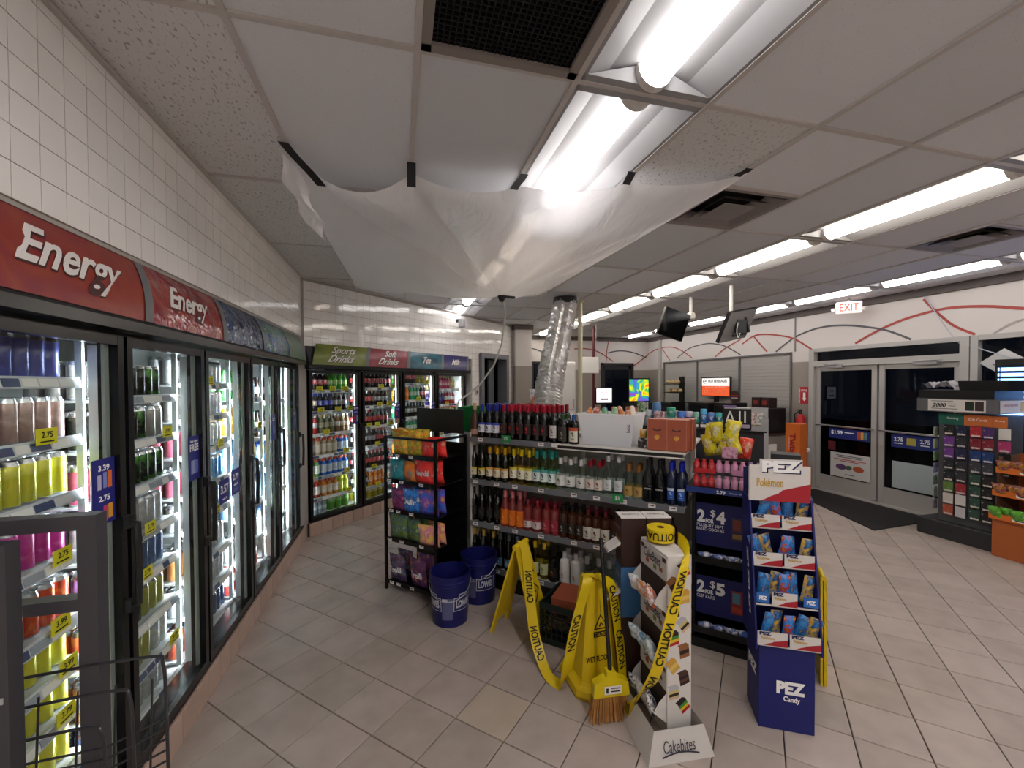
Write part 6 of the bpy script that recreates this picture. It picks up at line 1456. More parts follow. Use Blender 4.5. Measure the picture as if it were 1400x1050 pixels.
for c, colm in enumerate(cards):
    for r, col in enumerate(colm):
        z = 1.235 - .128 * r
        key = 'gift card ' + col
        m = MB(); m.box((0, 0, 0), (.004, .092, .115), art(key, [col, col, col, 'c8c8c8'], 26, .35, stops=[0, .4, .62, .72])); m.box((-.0022, 0, -.042), (.001, .07, .016), mat('card strip ' + col, 'b8b8b8' if r % 2 else 'd0c8c0', .5)); m.tube([(.0, 0, .05), (.06, 0, .055)], .002, M_steel, 5)
        o = m.build('gift_card', None, (5.95 + .015 + (.03 if c == 4 else 0), 2.93 + cy_[c], z + random.uniform(-.004, .004)), random.uniform(-.08, .08)); tag(o, '%s gift card in row %s, column %s of the card rack' % (CN[col], ORD[r], ORD[c]), 'gift card', 'gift cards on the rack')
for r in range(7):
    col = ['8a9078', '9aa878', '5a8a50', '6a6a98', '4a6a58', '7a8a80', '6a5a78'][r]
    m = MB(); m.box((0, 0, 0), (.09, .012, .11), art('side card ' + col, [col, col, 'd0d0c8'], 30, .3)); o = m.build('gift_card', None, (6.02, 2.93 + .545, 1.2 - .14 * r), R(12)); tag(o, 'thick packaged gift card on rack end, %s from top' % ORD[r], 'gift card', 'gift cards on the rack')
    MB().tube([(6.02 - .0, 2.93 + .49, 1.2 - .14 * r + .04), (6.02, 2.93 + .56, 1.2 - .14 * r + .045)], .002, M_steel, 5).build('peg_hook', gc).location = (-5.95, -2.93, 0)
tr = MB(); tr.box((.2, .33, 1.635), (.46, GW, .09), M_black); tr.build('top_bin', gc)
t = thing('display_tray', 'open black tray on top of the gift card rack', 'tray', (6.12, 3.02, 1.681), R(-12)); tub(.44, .30, .46, .32, .10, M_black, .004, .01).build('tub', t); MB().box((.02, .05, .07), (.08, .2, .01), mat('manila', 'c89a50', .6)).build('paper', t)
m = MB(); m.grid(lambda i, j: (6.0 + .26 * i, 3.30 + .30 * j, 1.70 + .06 * abs(math.sin(4 * i + 5 * j)) + .03 * mnoise.noise(Vector((i * 7, j * 7, 0))) + .02 * math.sin(PI * j)), 16, 16, mat('grey cloth', 'b0aeb2', .8)); m.grid(lambda i, j: (6.0 + .26 * i, 3.30 + .30 * j, 1.685), 2, 2, MATS['grey cloth']); o = m.build('crumpled_cloth', fix=False); tag(o, 'crumpled grey cloth lying on top of the gift card rack', 'cloth')
# orange candy display
od = thing('orange_candy_display', 'orange cardboard candy display at the right edge', 'display', (5.84, 2.40, 0), 0)
M_or = mat('bright orange card', 'd06a24', .55); M_or2 = mat('dull orange card', 'a85a2c', .6)
OW = .50
MB().rbox((.22, OW / 2, .19), (.42, OW, .38), M_or2, .003).build('base_carton', od)
MB().box((.42, OW / 2, .65), (.01, OW, .75), M_or2).build('back_panel', od)
for y in (.004, OW - .004): MB().prism([(.0, .38), (.05, .40), (.10, 1.0), (.42, 1.02), (.42, .38)], y - .003, y + .003, mat('brown card', '6a4a38', .7), 'y').build('side_panel', od)
random.seed(31)
for k, zl in enumerate((.39, .62, .85)):
    xf = -.02 + .05 * k
    t = MB(); t.box((xf + .15, OW / 2, zl), (.3, OW - .02, .008), M_or2); t.box((xf, OW / 2, zl + .025), (.006, OW + .02, .06), M_or); t = t.build('tray', od)
    m = MB(); m.box((xf - .004, OW * .55, zl + .022), (.002, .12, .026), M_tagw); m.box((xf - .0055, OW * .55, zl + .022), (.001, .08, .01), M_inkk); m.build('price_tag', t)
    mt = BA['camo'] if k == 0 else art('peanut candy art', ['d8a020', '6a3a20', 'c88a28', '5a2a68', 'b04a28'], 26, .3, bump=.3)
    if k == 0: mt = art('green candy art', ['2a6a34', '6ab030', '3a8a3a', '90c850'], 24, .3, bump=.4)
    for q in range(6):
        bag('candy_bag', '%s candy bag, %s from left in %s tray of orange display' % ('green' if k == 0 else 'yellow brown', ORD[q], ['bottom', 'middle', 'top'][k]), 'candy bag', mt, (5.84 + xf + .04 + .03 * (q % 2), 2.40 + OW - .05 - .078 * q, zl + .006), random.uniform(-.4, .4), .12, .13, .07, .45, group='candy bags on the orange display')
# door signs
def sheet(parent, y0, y1, z0, z1, mt, x=RX - .002):
    return MB().box((x - .018, (y0 + y1) / 2, (z0 + z1) / 2), (.002, y1 - y0, z1 - z0), mt).build('door_sign', parent)
leafs = [o for o in door3.children if o.name.startswith('door_leaf')]
M_bsg = mat('blue door banner', '1e2c78', .5)
s = sheet(leafs[0], 4.68, 5.30, .88, 1.04, M_bsg); lettering('$1.99', s, (RX - .022, 5.17, .975), FR, FU, M_inkw, w=.18, h=.07, bold=.02); m = MB(); m.box((RX - .022, 4.98, .985), (.002, .14, .012), M_inkw); m.build('print_line', s)
for q, c in enumerate(('c84a30', 'd8a040', '5a8a80')): MB().box((RX - .022, 4.84 - .05 * q, .96), (.002, .04, .11), mat('print ' + c, c, .5)).build('print_picture', s)
s = sheet(leafs[0], 4.67, 5.27, .28, .66, mat('white poster', 'c8c8c8', .6))
for z, c, w in ((.62, '5a5a5a', .42), (.595, '5a5a5a', .36), (.56, 'a84a4a', .48), (.535, 'a84a4a', .3), (.33, '5a5a5a', .14)): MB().box((RX - .022, 4.97, z), (.002, w, .012), mat('print ' + c, c, .5)).build('print_line', s)
for q, c in enumerate(('5a3a6a', '3a5a40', 'b0583a')): MB().lathe([(.055 if q != 1 else .045, 0), (.055 if q != 1 else .045, .002)], 16, mat('print ' + c, c, .5)).build('print_picture', s).location = (0, 0, 0)
for o, y in zip([o for o in s.children if o.name.startswith('print_picture')], (5.10, 4.98, 4.84)): o.rotation_euler = (0, -PI / 2, 0); o.location = (RX - .021, y, .44); o.scale = (.8, 1.5 if y != 4.98 else 1, 1)
s = sheet(leafs[1], 3.80, 4.40, .86, 1.045, M_bsg)
for y in (4.31, 4.0): lettering('2.75', s, (RX - .022, y, .975), FR, FU, M_inkw, w=.11, h=.055, bold=.02); MB().box((RX - .022, y, .92), (.002, .1, .012), M_inkw).build('print_line', s)
MB().box((RX - .022, 4.155, .955), (.002, .11, .10), mat('print a8a040', 'a8a040', .5)).build('print_picture', s)
sheet(leafs[1], 3.82, 4.385, .29, .665, mat('pale blue paper', 'a8b4b8', .6))
MB().box((RX - .02, 5.25, .76), (.002, .12, .14), mat('dark red paper', '5a1820', .6)).build('door_sign', leafs[0])
# shop window bits: paper diamond, blue light sign, cable
m = MB(); c = Vector((RX - .01, 3.26, 2.0)); m.poly([c + Vector((0, .22, 0)), c + Vector((0, 0, -.16)), c + Vector((0, -.22, 0)), c + Vector((0, 0, .16))], mat('white paper', 'd0d0d0', .7)); m.poly([c + Vector((.002, .22, 0)), c + Vector((.002, 0, -.16)), c + Vector((.002, -.22, 0)), c + Vector((.002, 0, .16))], mat('white paper')); o = m.build('paper_sheet', fix=False); tag(o, 'white paper sheet taped cornerwise on the dark shop window', 'paper')
ls = thing('led_sign', 'blue glowing light sign standing at the shop window', 'sign', (6.62, 2.62, 0), 0)
MB().box((.02, .3, 1.7), (.02, .72, .66), M_black).build('board', ls)
for k in range(9): MB().box((.0, .3, 1.42 + .062 * k), (.012, .66, .034), mat('blue light tube', 'a8d0ff', .4, emit=2.2, emitcol='7ab0ff')).build('light_bar', ls)
m = MB()
for y in (.0, .2, .4, .6): m.tube([(-.03, y, 1.3), (-.03, y, 2.0)], .005, M_black, 5)
for z in (1.97, 1.75, 1.55): m.tube([(-.03, -.05, z), (-.03, .66, z)], .005, M_black, 5)
m.build('wire_guard', ls); MB().box((.02, .3, .69), (.05, .5, 1.38), M_black).build('stand', ls)
cb = MB(); cb.tube(spline([(6.72, 4.03, 2.92), (6.71, 3.70, 2.32), (6.70, 3.55, 2.22), (6.68, 3.10, 2.02), (6.6, 2.75, 1.96)], 8), .006, mat('pale cable', 'b0b8c4', .4), 6); o = cb.build('hanging_cable'); tag(o, 'pale cable drooping across the shop window to the light sign', 'cable')
# door mat
m = MB(); m.prism([(5.46, 3.74), (6.62, 3.80), (6.62, 5.45), (6.10, 5.45)], .0, .012, mat('black rubber mat', '1c1a1a', .8, bump=.6, bscale=120), 'z'); o = m.build('door_mat'); tag(o, 'black rubber mat in front of the entrance doors', 'mat')
# exit sign
ex = thing('exit_sign', 'white exit sign with red letters under the ceiling above the doors', 'sign', (6.45, 4.80, 2.80), R(45))
MB().rbox((0, 0, .085), (.05, .31, .17), mat('exit sign housing', 'e8e0dc', .5, emit=.35, emitcol='ffe8e0'), .01).build('housing', ex); lettering('EXIT', ex, (-.026, 0, .085), FR, FU, mat('exit red', 'd84a40', .5, emit=.8, emitcol='ff4030'), w=.22, h=.11, bold=.01)
for y in (-.18, .18): MB().lathe([(.03, -.02), (.035, .02)], 12, M_white, (0, y, .06)).build('lamp_head', ex)
MB().box((0, 0, .19), (.03, .03, .05), M_white).build('stem', ex)
# fire sign and extinguisher on the wall
fsn = thing('fire_sign', 'red and white striped fire extinguisher sign on taupe wall', 'sign', (RX - .004, 5.75, 1.55), 0)
m = MB(); m.box((0, 0, 0), (.004, .20, .29), mat('sign red', 'b82830', .5)); m.build('plate', fsn)
for k in range(9):
    for y in (-.088, .088): m = MB(); m.box((-.003, y, -.125 + .031 * k), (.002, .022, .012), M_inkw, rx=.6); m.build('stripe', fsn)
lettering('FIRE', fsn, (-.004, 0, .085), FR, FU, M_inkw, w=.11, h=.035); m = MB(); m.poly([(-.004, -.022, .05), (-.004, -.022, -.05), (-.004, -.045, -.05), (-.004, 0, -.10), (-.004, .045, -.05), (-.004, .022, -.05), (-.004, .022, .05)], M_inkw); m.build('arrow', fsn, fix=False)
fe = thing('fire_extinguisher', 'red fire extinguisher hanging on the wall beside the doors', 'extinguisher', (RX - .085, 5.75, .78), 0)
MB().lathe([(.06, 0), (.072, .02), (.072, .36), (.05, .42), (.02, .45)], 16, M_red).build('cylinder', fe); m = MB(); m.lathe([(.02, .44), (.025, .50), (.015, .52)], 10, M_black); m.box((-.02, 0, .52), (.10, .025, .02), M_black); m.tube([(0, .03, .49), (-.03, .09, .44), (-.02, .085, .25)], .01, M_black, 6); m.build('valve', fe)
m = MB(); m.lathe([(.0735, .12), (.0735, .30)], 16, M_inkw, cap=False); m.build('label', fe); MB().box((.08, 0, .3), (.02, .06, .1), M_steel).build('wall_bracket', fe)
o = MB().lathe([(.04, 0), (.045, .02), (.03, .05)], 12, M_white, (0, 0, 0)).build('wall_buzzer', None, (RX - .03, 5.62, .62)); o.rotation_euler = (0, -PI / 2, 0); tag(o, 'small white round device on the wall by the door frame', 'device')
# tall orange candy shipper and cut board
tw = thing('candy_shipper', 'tall orange candy shipper carton near the entrance', 'display', (6.02, 5.20, 0), R(8))
MB().rbox((.12, .12, .225), (.26, .28, .45), M_or, .004).build('base_carton', tw); MB().rbox((.12, .14, .79), (.17, .23, .66), M_or, .004).build('upper_carton', tw)
lettering('Twix', tw, (.035, .135, .80), (0, 0, -1), FR, mat('maroon ink', '9a1c2c', .5), w=.34, h=.09, bold=.03, off=.004); lettering('COOKIE BARS', tw, (.035, .19, .80), (0, 0, -1), FR, M_inkw, w=.2, h=.018, off=.004)
m = MB(); m.prism([(.03, .45), (-.06, .52), (-.055, .53), (.03, .465)], -.03, .27, M_or, 'y'); m.prism([(-.08, .44), (.03, .44), (.03, .452), (-.08, .452)], -.12, -.0, M_or, 'y'); m.build('tray_flap', tw)
bd = thing('card_display', 'plain white and tan cut card display left of the orange shipper', 'display', (5.95, 5.56, 0), R(20))
m = MB(); m.prism([(0, 0), (.30, 0), (.30, .70), (.05, .76), (0, .76)], 0, .02, mat('off white board', 'c8c4c0', .6), 'x'); m.build('board', bd); m = MB(); m.prism([(.22, 0), (.34, 0), (.34, .74), (.30, .78)], -.02, .0, mat('tan board', 'b88a50', .6), 'x'); m.build('board_edge', bd); m = MB(); m.box((.15, .17, .3), (.28, .3, .6), mat('off white board')); m.build('rear_carton', bd)
# ------------------------------------------------------------------ coffee counter along the shutters
ct = thing('coffee_counter', 'taupe counter with brown top below the grey shutters', 'counter', (6.10, 5.98, 0), 0)
MB().box((.32, 1.9, .42), (.58, 3.78, .84), M_wallb).build('cabinet', ct); MB().box((.31, 1.9, .86), (.63, 3.82, .04), mat('brown laminate', '4a3a30', .5)).build('worktop', ct)
for k in range(6): MB().box((.025, .35 + .62 * k, .42), (.012, .58, .7), mat('cabinet door taupe', '7a726a', .5)).build('cabinet_door', ct)
CTZ = .881
tv = thing('menu_screen', 'menu screen with white and orange hot beverages board on coffee counter', 'screen', (6.60, 7.70, CTZ), R(0))
MB().box((0, 0, .81), (.03, .88, .42), M_black).build('bezel', tv); MB().box((.02, 0, .3), (.05, .1, .6), M_black).build('stand', tv); MB().box((.01, 0, .01), (.1, .35, .02), M_black).build('foot', tv)
m = MB(); m.box((-.0165, 0, .905), (.002, .82, .17), mat('screen white', 'd8d4d0', .4, emit=.35, emitcol='f0ece8')); m.build('screen_upper', tv); m = MB(); m.box((-.0165, 0, .715), (.002, .82, .21), mat('screen orange', 'c8502a', .4, emit=.35, emitcol='e05a30')); sl = m.build('screen_lower', tv)
lettering('HOT BEVERAGES', tv, (-.018, -.07, .93), FR, FU, M_inkk, w=.55, h=.06, bold=.03); lettering('e', tv, (-.018, .32, .92), FR, FU, M_inkk, h=.09, w=.1)
for q in range(4): lettering('1.%d9' % (q + 3), sl, (-.018, .27 - .17 * q, .70), FR, FU, mat('screen peach', 'e8b090', .5), w=.11, h=.06, bold=.02)
lettering('any size any flavor', sl, (-.018, 0, .79), FR, FU, M_inkw, w=.6, h=.035)
ss = thing('snack_stand', 'black two tier bakery stand on top of the box oven', 'stand', (6.40, 8.70, CTZ + .421), 0)
MB().box((.1, 0, .31), (.06, .12, .62), M_black).build('post', ss)
for z in (.44, .24): MB().box((0, .16, z), (.28, .44, .02), M_black).build('tray', ss)
MB().box((.03, 0, .01), (.3, .3, .02), M_black).build('foot', ss)
random.seed(8)
for k in range(10):
    o = MB(); o.lathe([(.0, 0), (.05, .01), (.06, .04), (.04, .075), (0, .085)], 10, art('bun %d' % (k % 2), [['b89a60', 'c8b080', 'a88850'], ['8a4a2a', 'a86a3a', '7a3a20']][k // 5], 20, .6), cap=False)
    o = o.build('bread_roll', None, (6.32 + .1 * (k % 2), 8.66 + .08 * (k % 5), CTZ + (.871 if k < 5 else .671)), random.random()); tag(o, '%s bread roll on %s tier of the bakery stand, %s' % (['pale', 'brown'][k // 5], ['upper', 'lower'][k // 5], ORD[k % 5]), 'bread', 'bread rolls on the stand')
def machine(name, label, cat, x, y, w, h, d=.4, col=None, rz=0, z=CTZ):
    t = thing(name, label, cat, (x, y, z), rz); mt = col or M_black
    MB().rbox((d / 2, 0, h / 2), (d, w, h), mt, .012).build('housing', t)
    m = MB(); m.box((-.002, 0, h * .70), (.006, w * .8, h * .3), mat('machine glass dark', '1c1e22', .15)); m.build('front_panel', t)
    m = MB()
    for q in range(3): m.lathe([(.015, 0), (.015, .01)], 8, M_steel, (0, 0, 0)) if False else m.box((-.004, -w * .25 + w * .25 * q, h * .3), (.008, .03, .03), M_steel)
    m.build('controls', t); MB().box((d / 2, 0, .008), (d * .9, w * .9, .016), M_dgrey).build('feet', t); return t
machine('coffee_brewer', 'long black coffee brewer under the menu screen', 'brewer', 6.18, 7.75, .62, .48, .36); machine('coffee_brewer', 'second black coffee brewer right of the menu screen', 'brewer', 6.18, 7.02, .5, .50, .36)
machine('microwave', 'black box oven left under the bakery stand', 'oven', 6.22, 9.0, .55, .42, .4); machine('hot_dog_grill', 'black roller grill with rolls at the right end of the counter', 'grill', 6.20, 6.22, .50, .44, .4)
for k, y in enumerate((6.13, 6.33)):
    t = thing('cup_box', '%s black and red cup box on the roller grill' % ['right', 'left'][k], 'box', (6.38, y, CTZ + .442), 0); MB().rbox((0, 0, .09), (.18, .18, .18), mat('dark red brown card', '2a1816', .5), .004).build('carton', t); MB().box((-.092, 0, .09), (.003, .10, .08), mat('brick red print', '8a3028', .5)).build('label', t)
rs = thing('round_sign', 'small round brown sign on the coffee counter', 'sign', (6.16, 6.68, CTZ), 0); m = MB(); m.lathe([(.12, -.01), (.12, .01)], 20, mat('round sign brown', '3a2420', .5)); o = m.build('disc', rs); o.rotation_euler = (0, PI / 2, 0); o.location = (0, 0, .62); MB().tube([(0, 0, 0), (0, 0, .5)], .012, M_black, 6).build('stem', rs); MB().box((-.012, 0, .64), (.004, .18, .02), M_inkr).build('band', rs); MB().box((-.012, 0, .60), (.004, .16, .02), M_lgrey).build('band', rs); MB().box((0, 0, .01), (.12, .12, .02), M_black).build('foot', rs)
# ------------------------------------------------------------------ gum rack behind the gondola
gm = uvthing('gum_rack', 'black gum and mint rack standing behind the gondola', 'rack', 4.12, -.05)
MB().box((.2, .62, .68), (.40, 1.24, 1.36), M_dgrey).build('body', gm); MB().box((.19, .62, 1.363), (.46, 1.28, .012), M_black).build('top_shelf', gm)
for k in range(4): MB().box((-.03, .62, .25 + .28 * k), (.08, 1.22, .02), M_black).build('front_shelf', gm)
GT = 1.37
def jar(u, v, r, h, body, lid, label, z=GT, stack=1):
    t = uvthing('gum_jar', label, 'jar', u, v, z)
    MB().lathe([(r * .9, 0), (r, .008), (r, h * .6), (r * .93, h * .66)], 14, art('gum ' + body, [body, body, 'd8e0e0'], 30, .3)).build('jar_body', t); MB().lathe([(r * .98, h * .66), (r * .98, h * .96), (r * .9, h)], 14, mat('lid ' + lid, lid, .35)).build('lid', t); return t
jar(4.2, .70, .04, .085, '2a8a78', '3aa088', 'teal gum jar with mint lid on the gum rack'); jar(4.2, .702, .04, .09, '2a8a78', '40b090', 'teal gum jar stacked on another on the gum rack', GT + .086)
jar(4.2, .615, .04, .14, '2a4aa8', '4a78d0', 'blue gum jar beside the teal jars on the gum rack'); jar(4.22, .545, .036, .14, '5a3a88', 'd0c8d8', 'purple gum jar with white lid on the gum rack')
for q, (c, l_) in enumerate((('3a8a70', '8ac8b0'), ('2a6ab8', '5ab0e0'), ('2a5aa0', '6a90d0'), ('1a7a88', '4ac0c0'))):
    jar(4.17, .48 - .062 * q, .028, .10 + .03 * (q == 1), c, l_, '%s small gum tub in the front tray row of gum rack' % ['green', 'light blue', 'blue', 'turquoise'][q], GT + .04)
for q in range(4): o = MB().box((0, 0, .02), (.075, .056, .04), M_dgrey); o.box((-.039, 0, .02), (.002, .045, .025), M_tagw); o = o.build('gum_tray', None, UV(4.17, .48 - .062 * q, GT), UVROT); tag(o, 'small dark tray with white label below the %s gum tub' % ['green', 'light blue', 'blue', 'turquoise'][q], 'tray', 'gum trays')
jar(4.2, .835, .042, .22, '4a6a98', '5a86b8', 'tall blue gum canister on the gum rack'); jar(4.18, .91, .035, .15, '8a9aa0', 'c0c8cc', 'grey mint tin left of the blue canister')
for v, w, h, c, lab, u in ((.79, .09, .14, ['c8a8a8', 'd8c8c8', '8a4a58', 'e8e0e0'], 'pink and white gum carton on the gum rack', 4.10), (.99, .10, .22, ['1c6a3a', '2a8a4a', 'd8d8c8', '1c6a3a'], 'green card pack at the left of the gum rack', 4.3), (1.09, .10, .17, ['b8603a', 'c87a4a', 'd8b090'], 'orange packet at the left end of the gum rack', 4.25), (.735, .08, .13, ['b8c8b8', 'd8e0d8', '6a9a7a'], 'pale green carton behind the teal jars', 4.30)):
    o = MB().rbox((0, 0, h / 2), (.05, w, h), art('carton ' + c[0] + lab[:4], c, 30, .4), .004).build('gum_carton', None, UV(u, v, GT), UVROT); tag(o, lab, 'carton')
vt = uvthing('snack_carton', 'black carton with white stripes at the right end of gum rack', 'carton', 4.16, .15, GT)
MB().rbox((.05, 0, .09), (.12, .215, .18), M_black, .004).build('carton', vt); m = MB(); m.box((.05, 0, .184), (.12, .2, .01), M_lgrey); m.build('white_top', vt)
for q, (y, rx) in enumerate(((.07, .3), (.04, -.3), (-.02, 0), (-.06, 0))): m = MB(); m.box((-.012, y, .11), (.003, .012, .10), M_inkw, rx=rx); m.build('stripe', vt)
MB().box((-.012, 0, .03), (.003, .19, .03), mat('pale print', 'a89ab0', .5)).build('lower_print', vt); MB().box((.05, .06, .195), (.1, .1, .012), mat('purple pack', '5a3a80', .5)).build('purple_pack', vt)
bl = uvthing('side_display', 'dark snack strip display at the right side of the gum rack', 'display', 4.0, -.30); MB().box((.08, .1, .6), (.16, .2, 1.2), M_dgrey).build('body', bl)
for k in range(5): MB().box((-.01, .1, .2 + .2 * k), (.05, .18, .02), M_black).build('shelf', bl)
# magazine rack
mg = thing('magazine_rack', 'pale tiered magazine rack behind the yellow candy bags', 'rack', (5.10, 5.02, 0), R(10))
MB().box((.14, .17, .70), (.02, .34, 1.40), M_lgrey).build('back_panel', mg)
for y in (.0, .34): MB().box((.07, y, .62), (.16, .01, 1.24), M_lgrey).build('side_panel', mg)
for k in range(7): MB().box((.05, .17, .08 + .18 * k), (.15, .33, .012), M_shw).build('shelf', mg)
for k in range(7):
    for q in range(3):
        c = ['b8b0a8', 'a84a44', '4a7aa8', 'c8c0b0', '8a9a98', 'd0c8c4', '9a6a7a'][(k * 3 + q * 2) % 7]
        o = MB().box((0, 0, .085), (.02, .095, .16), art('magazine ' + c, [c, c, 'e0d8d0', '7a6a64'], 24, .4, seed=k)).build('magazine', None, (5.10 + .03 + .0 * q - .17 * (.055 + .11 * q), 5.02 + .055 + .11 * q, .087 + .18 * k), R(10)); o.rotation_euler = (0, .15, R(10)); tag(o, 'magazine on %s tier from bottom of magazine rack, %s from right' % (ORD[k], ORD[q]), 'magazine', 'magazines on the rack')
# register, poster, white cabinet in the far left
rc = thing('checkout_counter', 'dark checkout counter behind the foil duct', 'counter', (3.0, 7.35, 0), 0)
MB().box((1.2, .3, .48), (2.4, .6, .96), M_dgrey).build('cabinet', rc); MB().box((1.2, .3, .98), (2.5, .68, .04), M_black).build('worktop', rc)
rg = thing('register_screen', 'glowing register screen with red and blue swoosh logo', 'screen', (3.87, 7.55, 1.0), R(-6))
MB().rbox((0, .02, .52), (.36, .05, .34), M_black, .02).build('bezel', rg); MB().box((0, .04, .2), (.08, .05, .4), M_black).build('stand', rg); MB().box((0, .02, .01), (.24, .2, .02), M_black).build('foot', rg)
MB().rbox((0, -.0055, .53), (.31, .004, .27), mat('register white glow', 'e8e4ea', .4, emit=.7, emitcol='ece6f0'), .002).build('display', rg)
for q, (col, a0, a1, zz) in enumerate((('c83a4a', .3, 2.6, .575), ('3a5ac8', 3.4, 5.8, .575))): m = MB(); m.tube([(.07 * math.cos(a0 + (a1 - a0) * k / 8), -.009, zz + .022 * math.sin(a0 + (a1 - a0) * k / 8)) for k in range(9)], .005, mat('logo ' + col, col, .5), 5); m.build('logo_stroke', rg)
MB().box((0, -.009, .46), (.16, .003, .035), mat('logo 4a3a3a', '4a3a3a', .5)).build('logo_bar', rg)
pm = thing('slush_machine', 'slush machine with rainbow coloured lit front panel by the far wall', 'machine', (6.22, 10.15, 0), 0)
MB().box((0, .05, .62), (.66, .4, 1.24), M_dgrey).build('cabinet', pm); MB().box((0, .02, 1.58), (.64, .1, .64), M_black).build('panel_frame', pm)
prb = art('rainbow splash', ['d83a2a', 'e8a020', 'd8d820', '3ab04a', '2a6ac8', '8a3aa8', 'c83a8a', 'e0d8e8'], 3, .4, distort=.8, detail=3); pb_ = prb.node_tree.nodes['Principled BSDF']; cr_ = [n for n in prb.node_tree.nodes if n.type == 'VALTORGB'][0]; prb.node_tree.links.new(cr_.outputs[0], pb_.inputs['Emission Color']); pb_.inputs['Emission Strength'].default_value = .45
MB().box((0, -.036, 1.58), (.58, .008, .58), prb).build('lit_panel', pm)
wc = thing('white_cabinet', 'tall white cabinet partly hidden by the foil duct', 'cabinet', (3.28, 8.42, 0), 0)
MB().rbox((0, 0, 1.12), (.52, .5, 2.2), M_white, .02).build('body', wc)
for z in (.65, 1.7): MB().rbox((0, -.255, z), (.48, .02, .95), mat('cabinet door white', 'd8d6d2', .4), .008).build('door', wc)
for z in (1.05, 1.35): MB().box((.2, -.275, z), (.02, .02, .18), M_alu).build('handle', wc)
hp_ = thing('acrylic_board', 'white plastic board hanging behind the cream pole', 'board', (3.72, 7.9, 1.98), 0); MB().rbox((0, 0, .16), (.42, .02, .33), M_white, .008).build('panel', hp_)
for x in (-.15, .15): MB().tube([(x, 0, .32), (x, 0, 1.02)], .004, M_lgrey, 5).build('wire', hp_)
rp = MB().tube([(4.06, 8.4, 1.02), (4.06, 8.4, 3.0)], .028, mat('dark red pipe', '5a1c22', .5), 8); rp.lathe([(.06, 0), (.06, .04)], 10, MATS['dark red pipe'], (4.06, 8.4, 0)); rp.tube([(4.06, 8.4, .03), (4.06, 8.4, 1.03)], .028, MATS['dark red pipe'], 8); rp = rp.build('sprinkler_pipe'); tag(rp, 'dark red vertical pipe rising to the ceiling left of the register', 'pipe')
oc = thing('card_shipper', 'cardboard shipper with orange header left of the foil duct', 'display', (2.30, 7.1, 0), R(20)); MB().rbox((0, 0, .72), (.30, .26, 1.42), mat('tan carton', '8a6a4a', .7), .004).build('carton', oc); m = MB(); m.prism([(-.16, 1.40), (.16, 1.47), (.16, 1.62), (-.16, 1.53)], -.14, -.125, mat('orange header card', 'b8603a', .6), 'y'); m.build('header_card', oc); bag('chip_bag', 'pale crinkled bag standing on the orange headed shipper', 'bag', art('silver bag art', ['b8b4b8', 'd0ccd0', '8a8488'], 18, .3, bump=.5), (2.33, 7.15, 1.435), R(60), .22, .24, .08, .1)
# hanging screens
def hung_screen(name, label, c, r, d, thick, front, pole_xy, pole_z, back):
    t = thing(name, label, 'screen', tuple(c)); r = Vector(r); d = Vector(d); n = r.cross(d).normalized(); m = MB()
    P = [(-r / 2 - d / 2), (r / 2 - d / 2), (r / 2 + d / 2), (-r / 2 + d / 2)]; Q = [p + n * thick for p in P]
    m.poly(P, front); m.poly(Q, back)
    for i in range(4): m.poly([P[i], P[(i + 1) % 4], Q[(i + 1) % 4], Q[i]], M_black)
    m.build('screen_slab', t)
    pl = Vector(pole_xy) - Vector(c)
    MB().tube([(pl.x, pl.y, pole_z - c[2]), (pl.x, pl.y, 3.0 - c[2])], .022, M_white, 10).build('ceiling_pole', t)
    return t, n, pl
M_scr = mat('switched off screen', '0a0a0c', .12); M_scrb = mat('screen back grey', '8a8886', .5)
t1, n1, p1 = hung_screen('hanging_screen', 'black switched off screen hung from the ceiling, front side', (3.72, 5.15, 2.60), (.40 * .967, -.40 * .256 + .1, -.11), (-.13, .02, -.37), .05, M_scr, (4.03, 5.20, 0), 2.74, M_black)
m = MB(); m.rbox((p1.x, p1.y, .13), (.10, .10, .10), M_white, .02); m.tube([(p1.x, p1.y, .10), (p1.x - .15, p1.y + .03, .03)], .02, M_black, 8); m.build('mount_arm', t1)
t2, n2, p2 = hung_screen('hanging_screen', 'grey backed screen hung from the ceiling, rear side to camera', (4.16, 4.46, 2.50), (.52, .12, .10), (-.04, .16, -.36), .05, M_scrb, (4.03, 4.44, 0), 2.50, M_scr)
n2 = -Vector((.52, .12, .10)).cross(Vector((-.04, .16, -.36))).normalized()
m = MB(); m.box(tuple(n2 * .03), (.16, .05, .16), M_dgrey, rz=.2); m.box(tuple(n2 * .04 + Vector((.10, .02, .03))), (.02, .04, .2), M_black, ry=-.3); m.box(tuple(n2 * .04 + Vector((.0, .03, -.10))), (.24, .03, .025), M_black, rz=.2, ry=-.15); m.build('mount_plate', t2)
m = MB(); m.tube(spline([(-.06, -.06, .03), (-.09, -.07, -.08), (-.07, -.07, -.16), (-.02, -.05, -.10)], 6), .006, M_white, 6); m.build('cable', t2)
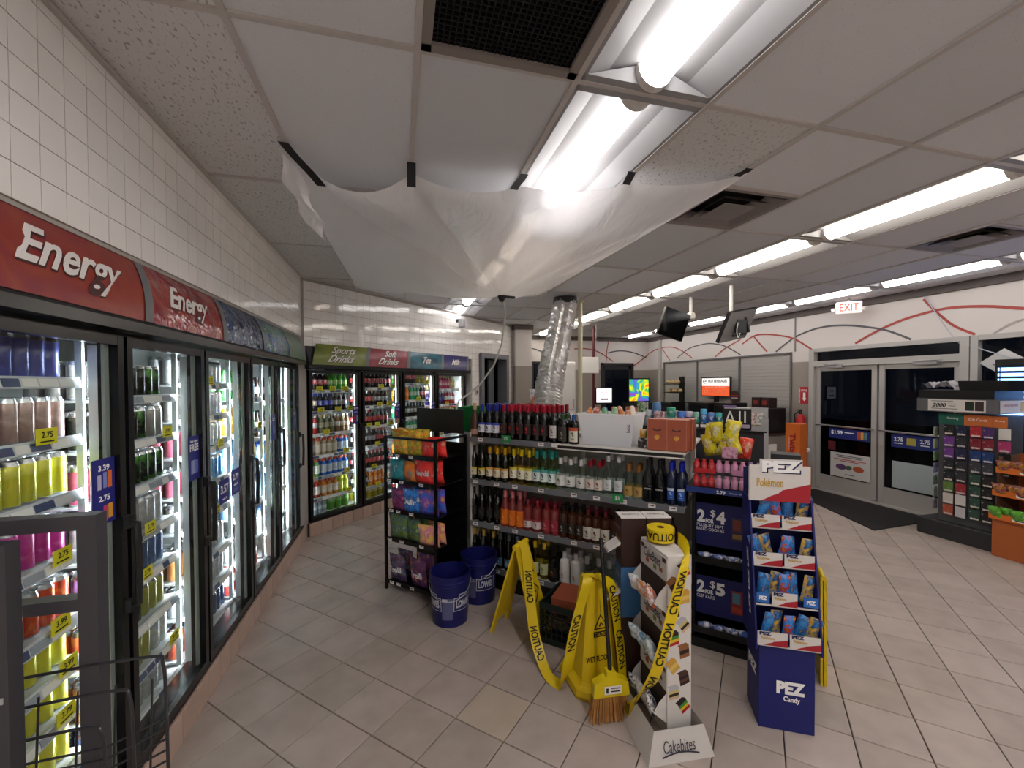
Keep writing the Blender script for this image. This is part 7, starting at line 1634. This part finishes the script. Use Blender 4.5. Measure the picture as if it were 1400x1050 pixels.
# security camera on the tiled wall
sc = thing('security_camera', 'small grey camera box mounted on the tiled wall', 'camera', (.955, 7.20, 2.80), R(45))
MB().rbox((0, -.09, 0), (.085, .10, .15), M_lgrey, .01).build('housing', sc); MB().box((-.02, -.02, .04), (.04, .06, .05), M_dgrey).build('bracket', sc)
# wall switch on the tiled wall
sw_ = thing('wall_switch', 'grey switch box on the tiled wall left of the dark doorway', 'switch', (DP[0] + 3.41 * S2, DP[1] + 3.41 * S2, 1.62), R(45)); MB().rbox((0, .015, 0), (.07, .02, .12), M_lgrey, .003).build('plate', sw_); MB().box((0, .0, 0), (.02, .012, .04), M_dgrey).build('toggle', sw_)

# small things on the coffee counter
random.seed(41)
for k, (y, col, h) in enumerate(((6.62, 'c8c4c0', .26), (6.98, 'd0ccc8', .20), (7.30, '2a4a98', .24), (7.42, '3a7ac0', .30), (7.95, 'c8c8c8', .22), (8.22, '8a3a30', .2), (8.42, 'd8d4d0', .28))):
    t = thing('cup_stack', '%s coffee cup stack standing %s along the counter from the doors' % ({'2': 'dark blue', '3': 'light blue', '8': 'red'}.get(col[0], 'white'), ORD[k]), 'cups', (6.145, y, CTZ), 0, 'cup stacks on the coffee counter')
    n_ = int(h / .035)
    MB().lathe([(.028, 0), (.038, h * .55), (.041, h * .56)], 12, mat('cup ' + col, col, .5), cap=True).build('cup', t)
    for q in range(n_ - 3): MB().lathe([(.036 + 0, h * .55 + .022 * q), (.041, h * .55 + .022 * q + .014), (.041, h * .55 + .022 * q + .018)], 12, mat('cup ' + col)).build('cup_rim', t)
for k in range(4):
    o = MB().lathe([(.0, 0), (.045, .01), (.055, .04), (.035, .07), (0, .08)], 10, MATS['bun 0'], cap=False).build('bread_roll', None, (6.145, 6.00 + .11 * k, CTZ), 0); tag(o, 'tan bun in front of the roller grill, %s from right' % ORD[k], 'bread', 'buns by the roller grill')
yb2 = bag('snack_bag', 'small yellow snack bag standing at the front edge of the coffee counter', 'bag', art('yellow snack art', ['c8c02a', 'd8d040', '4a4a20', 'c8c02a'], 16, .3), (6.13, 6.46, CTZ), 0, .13, .16, .05, .05)
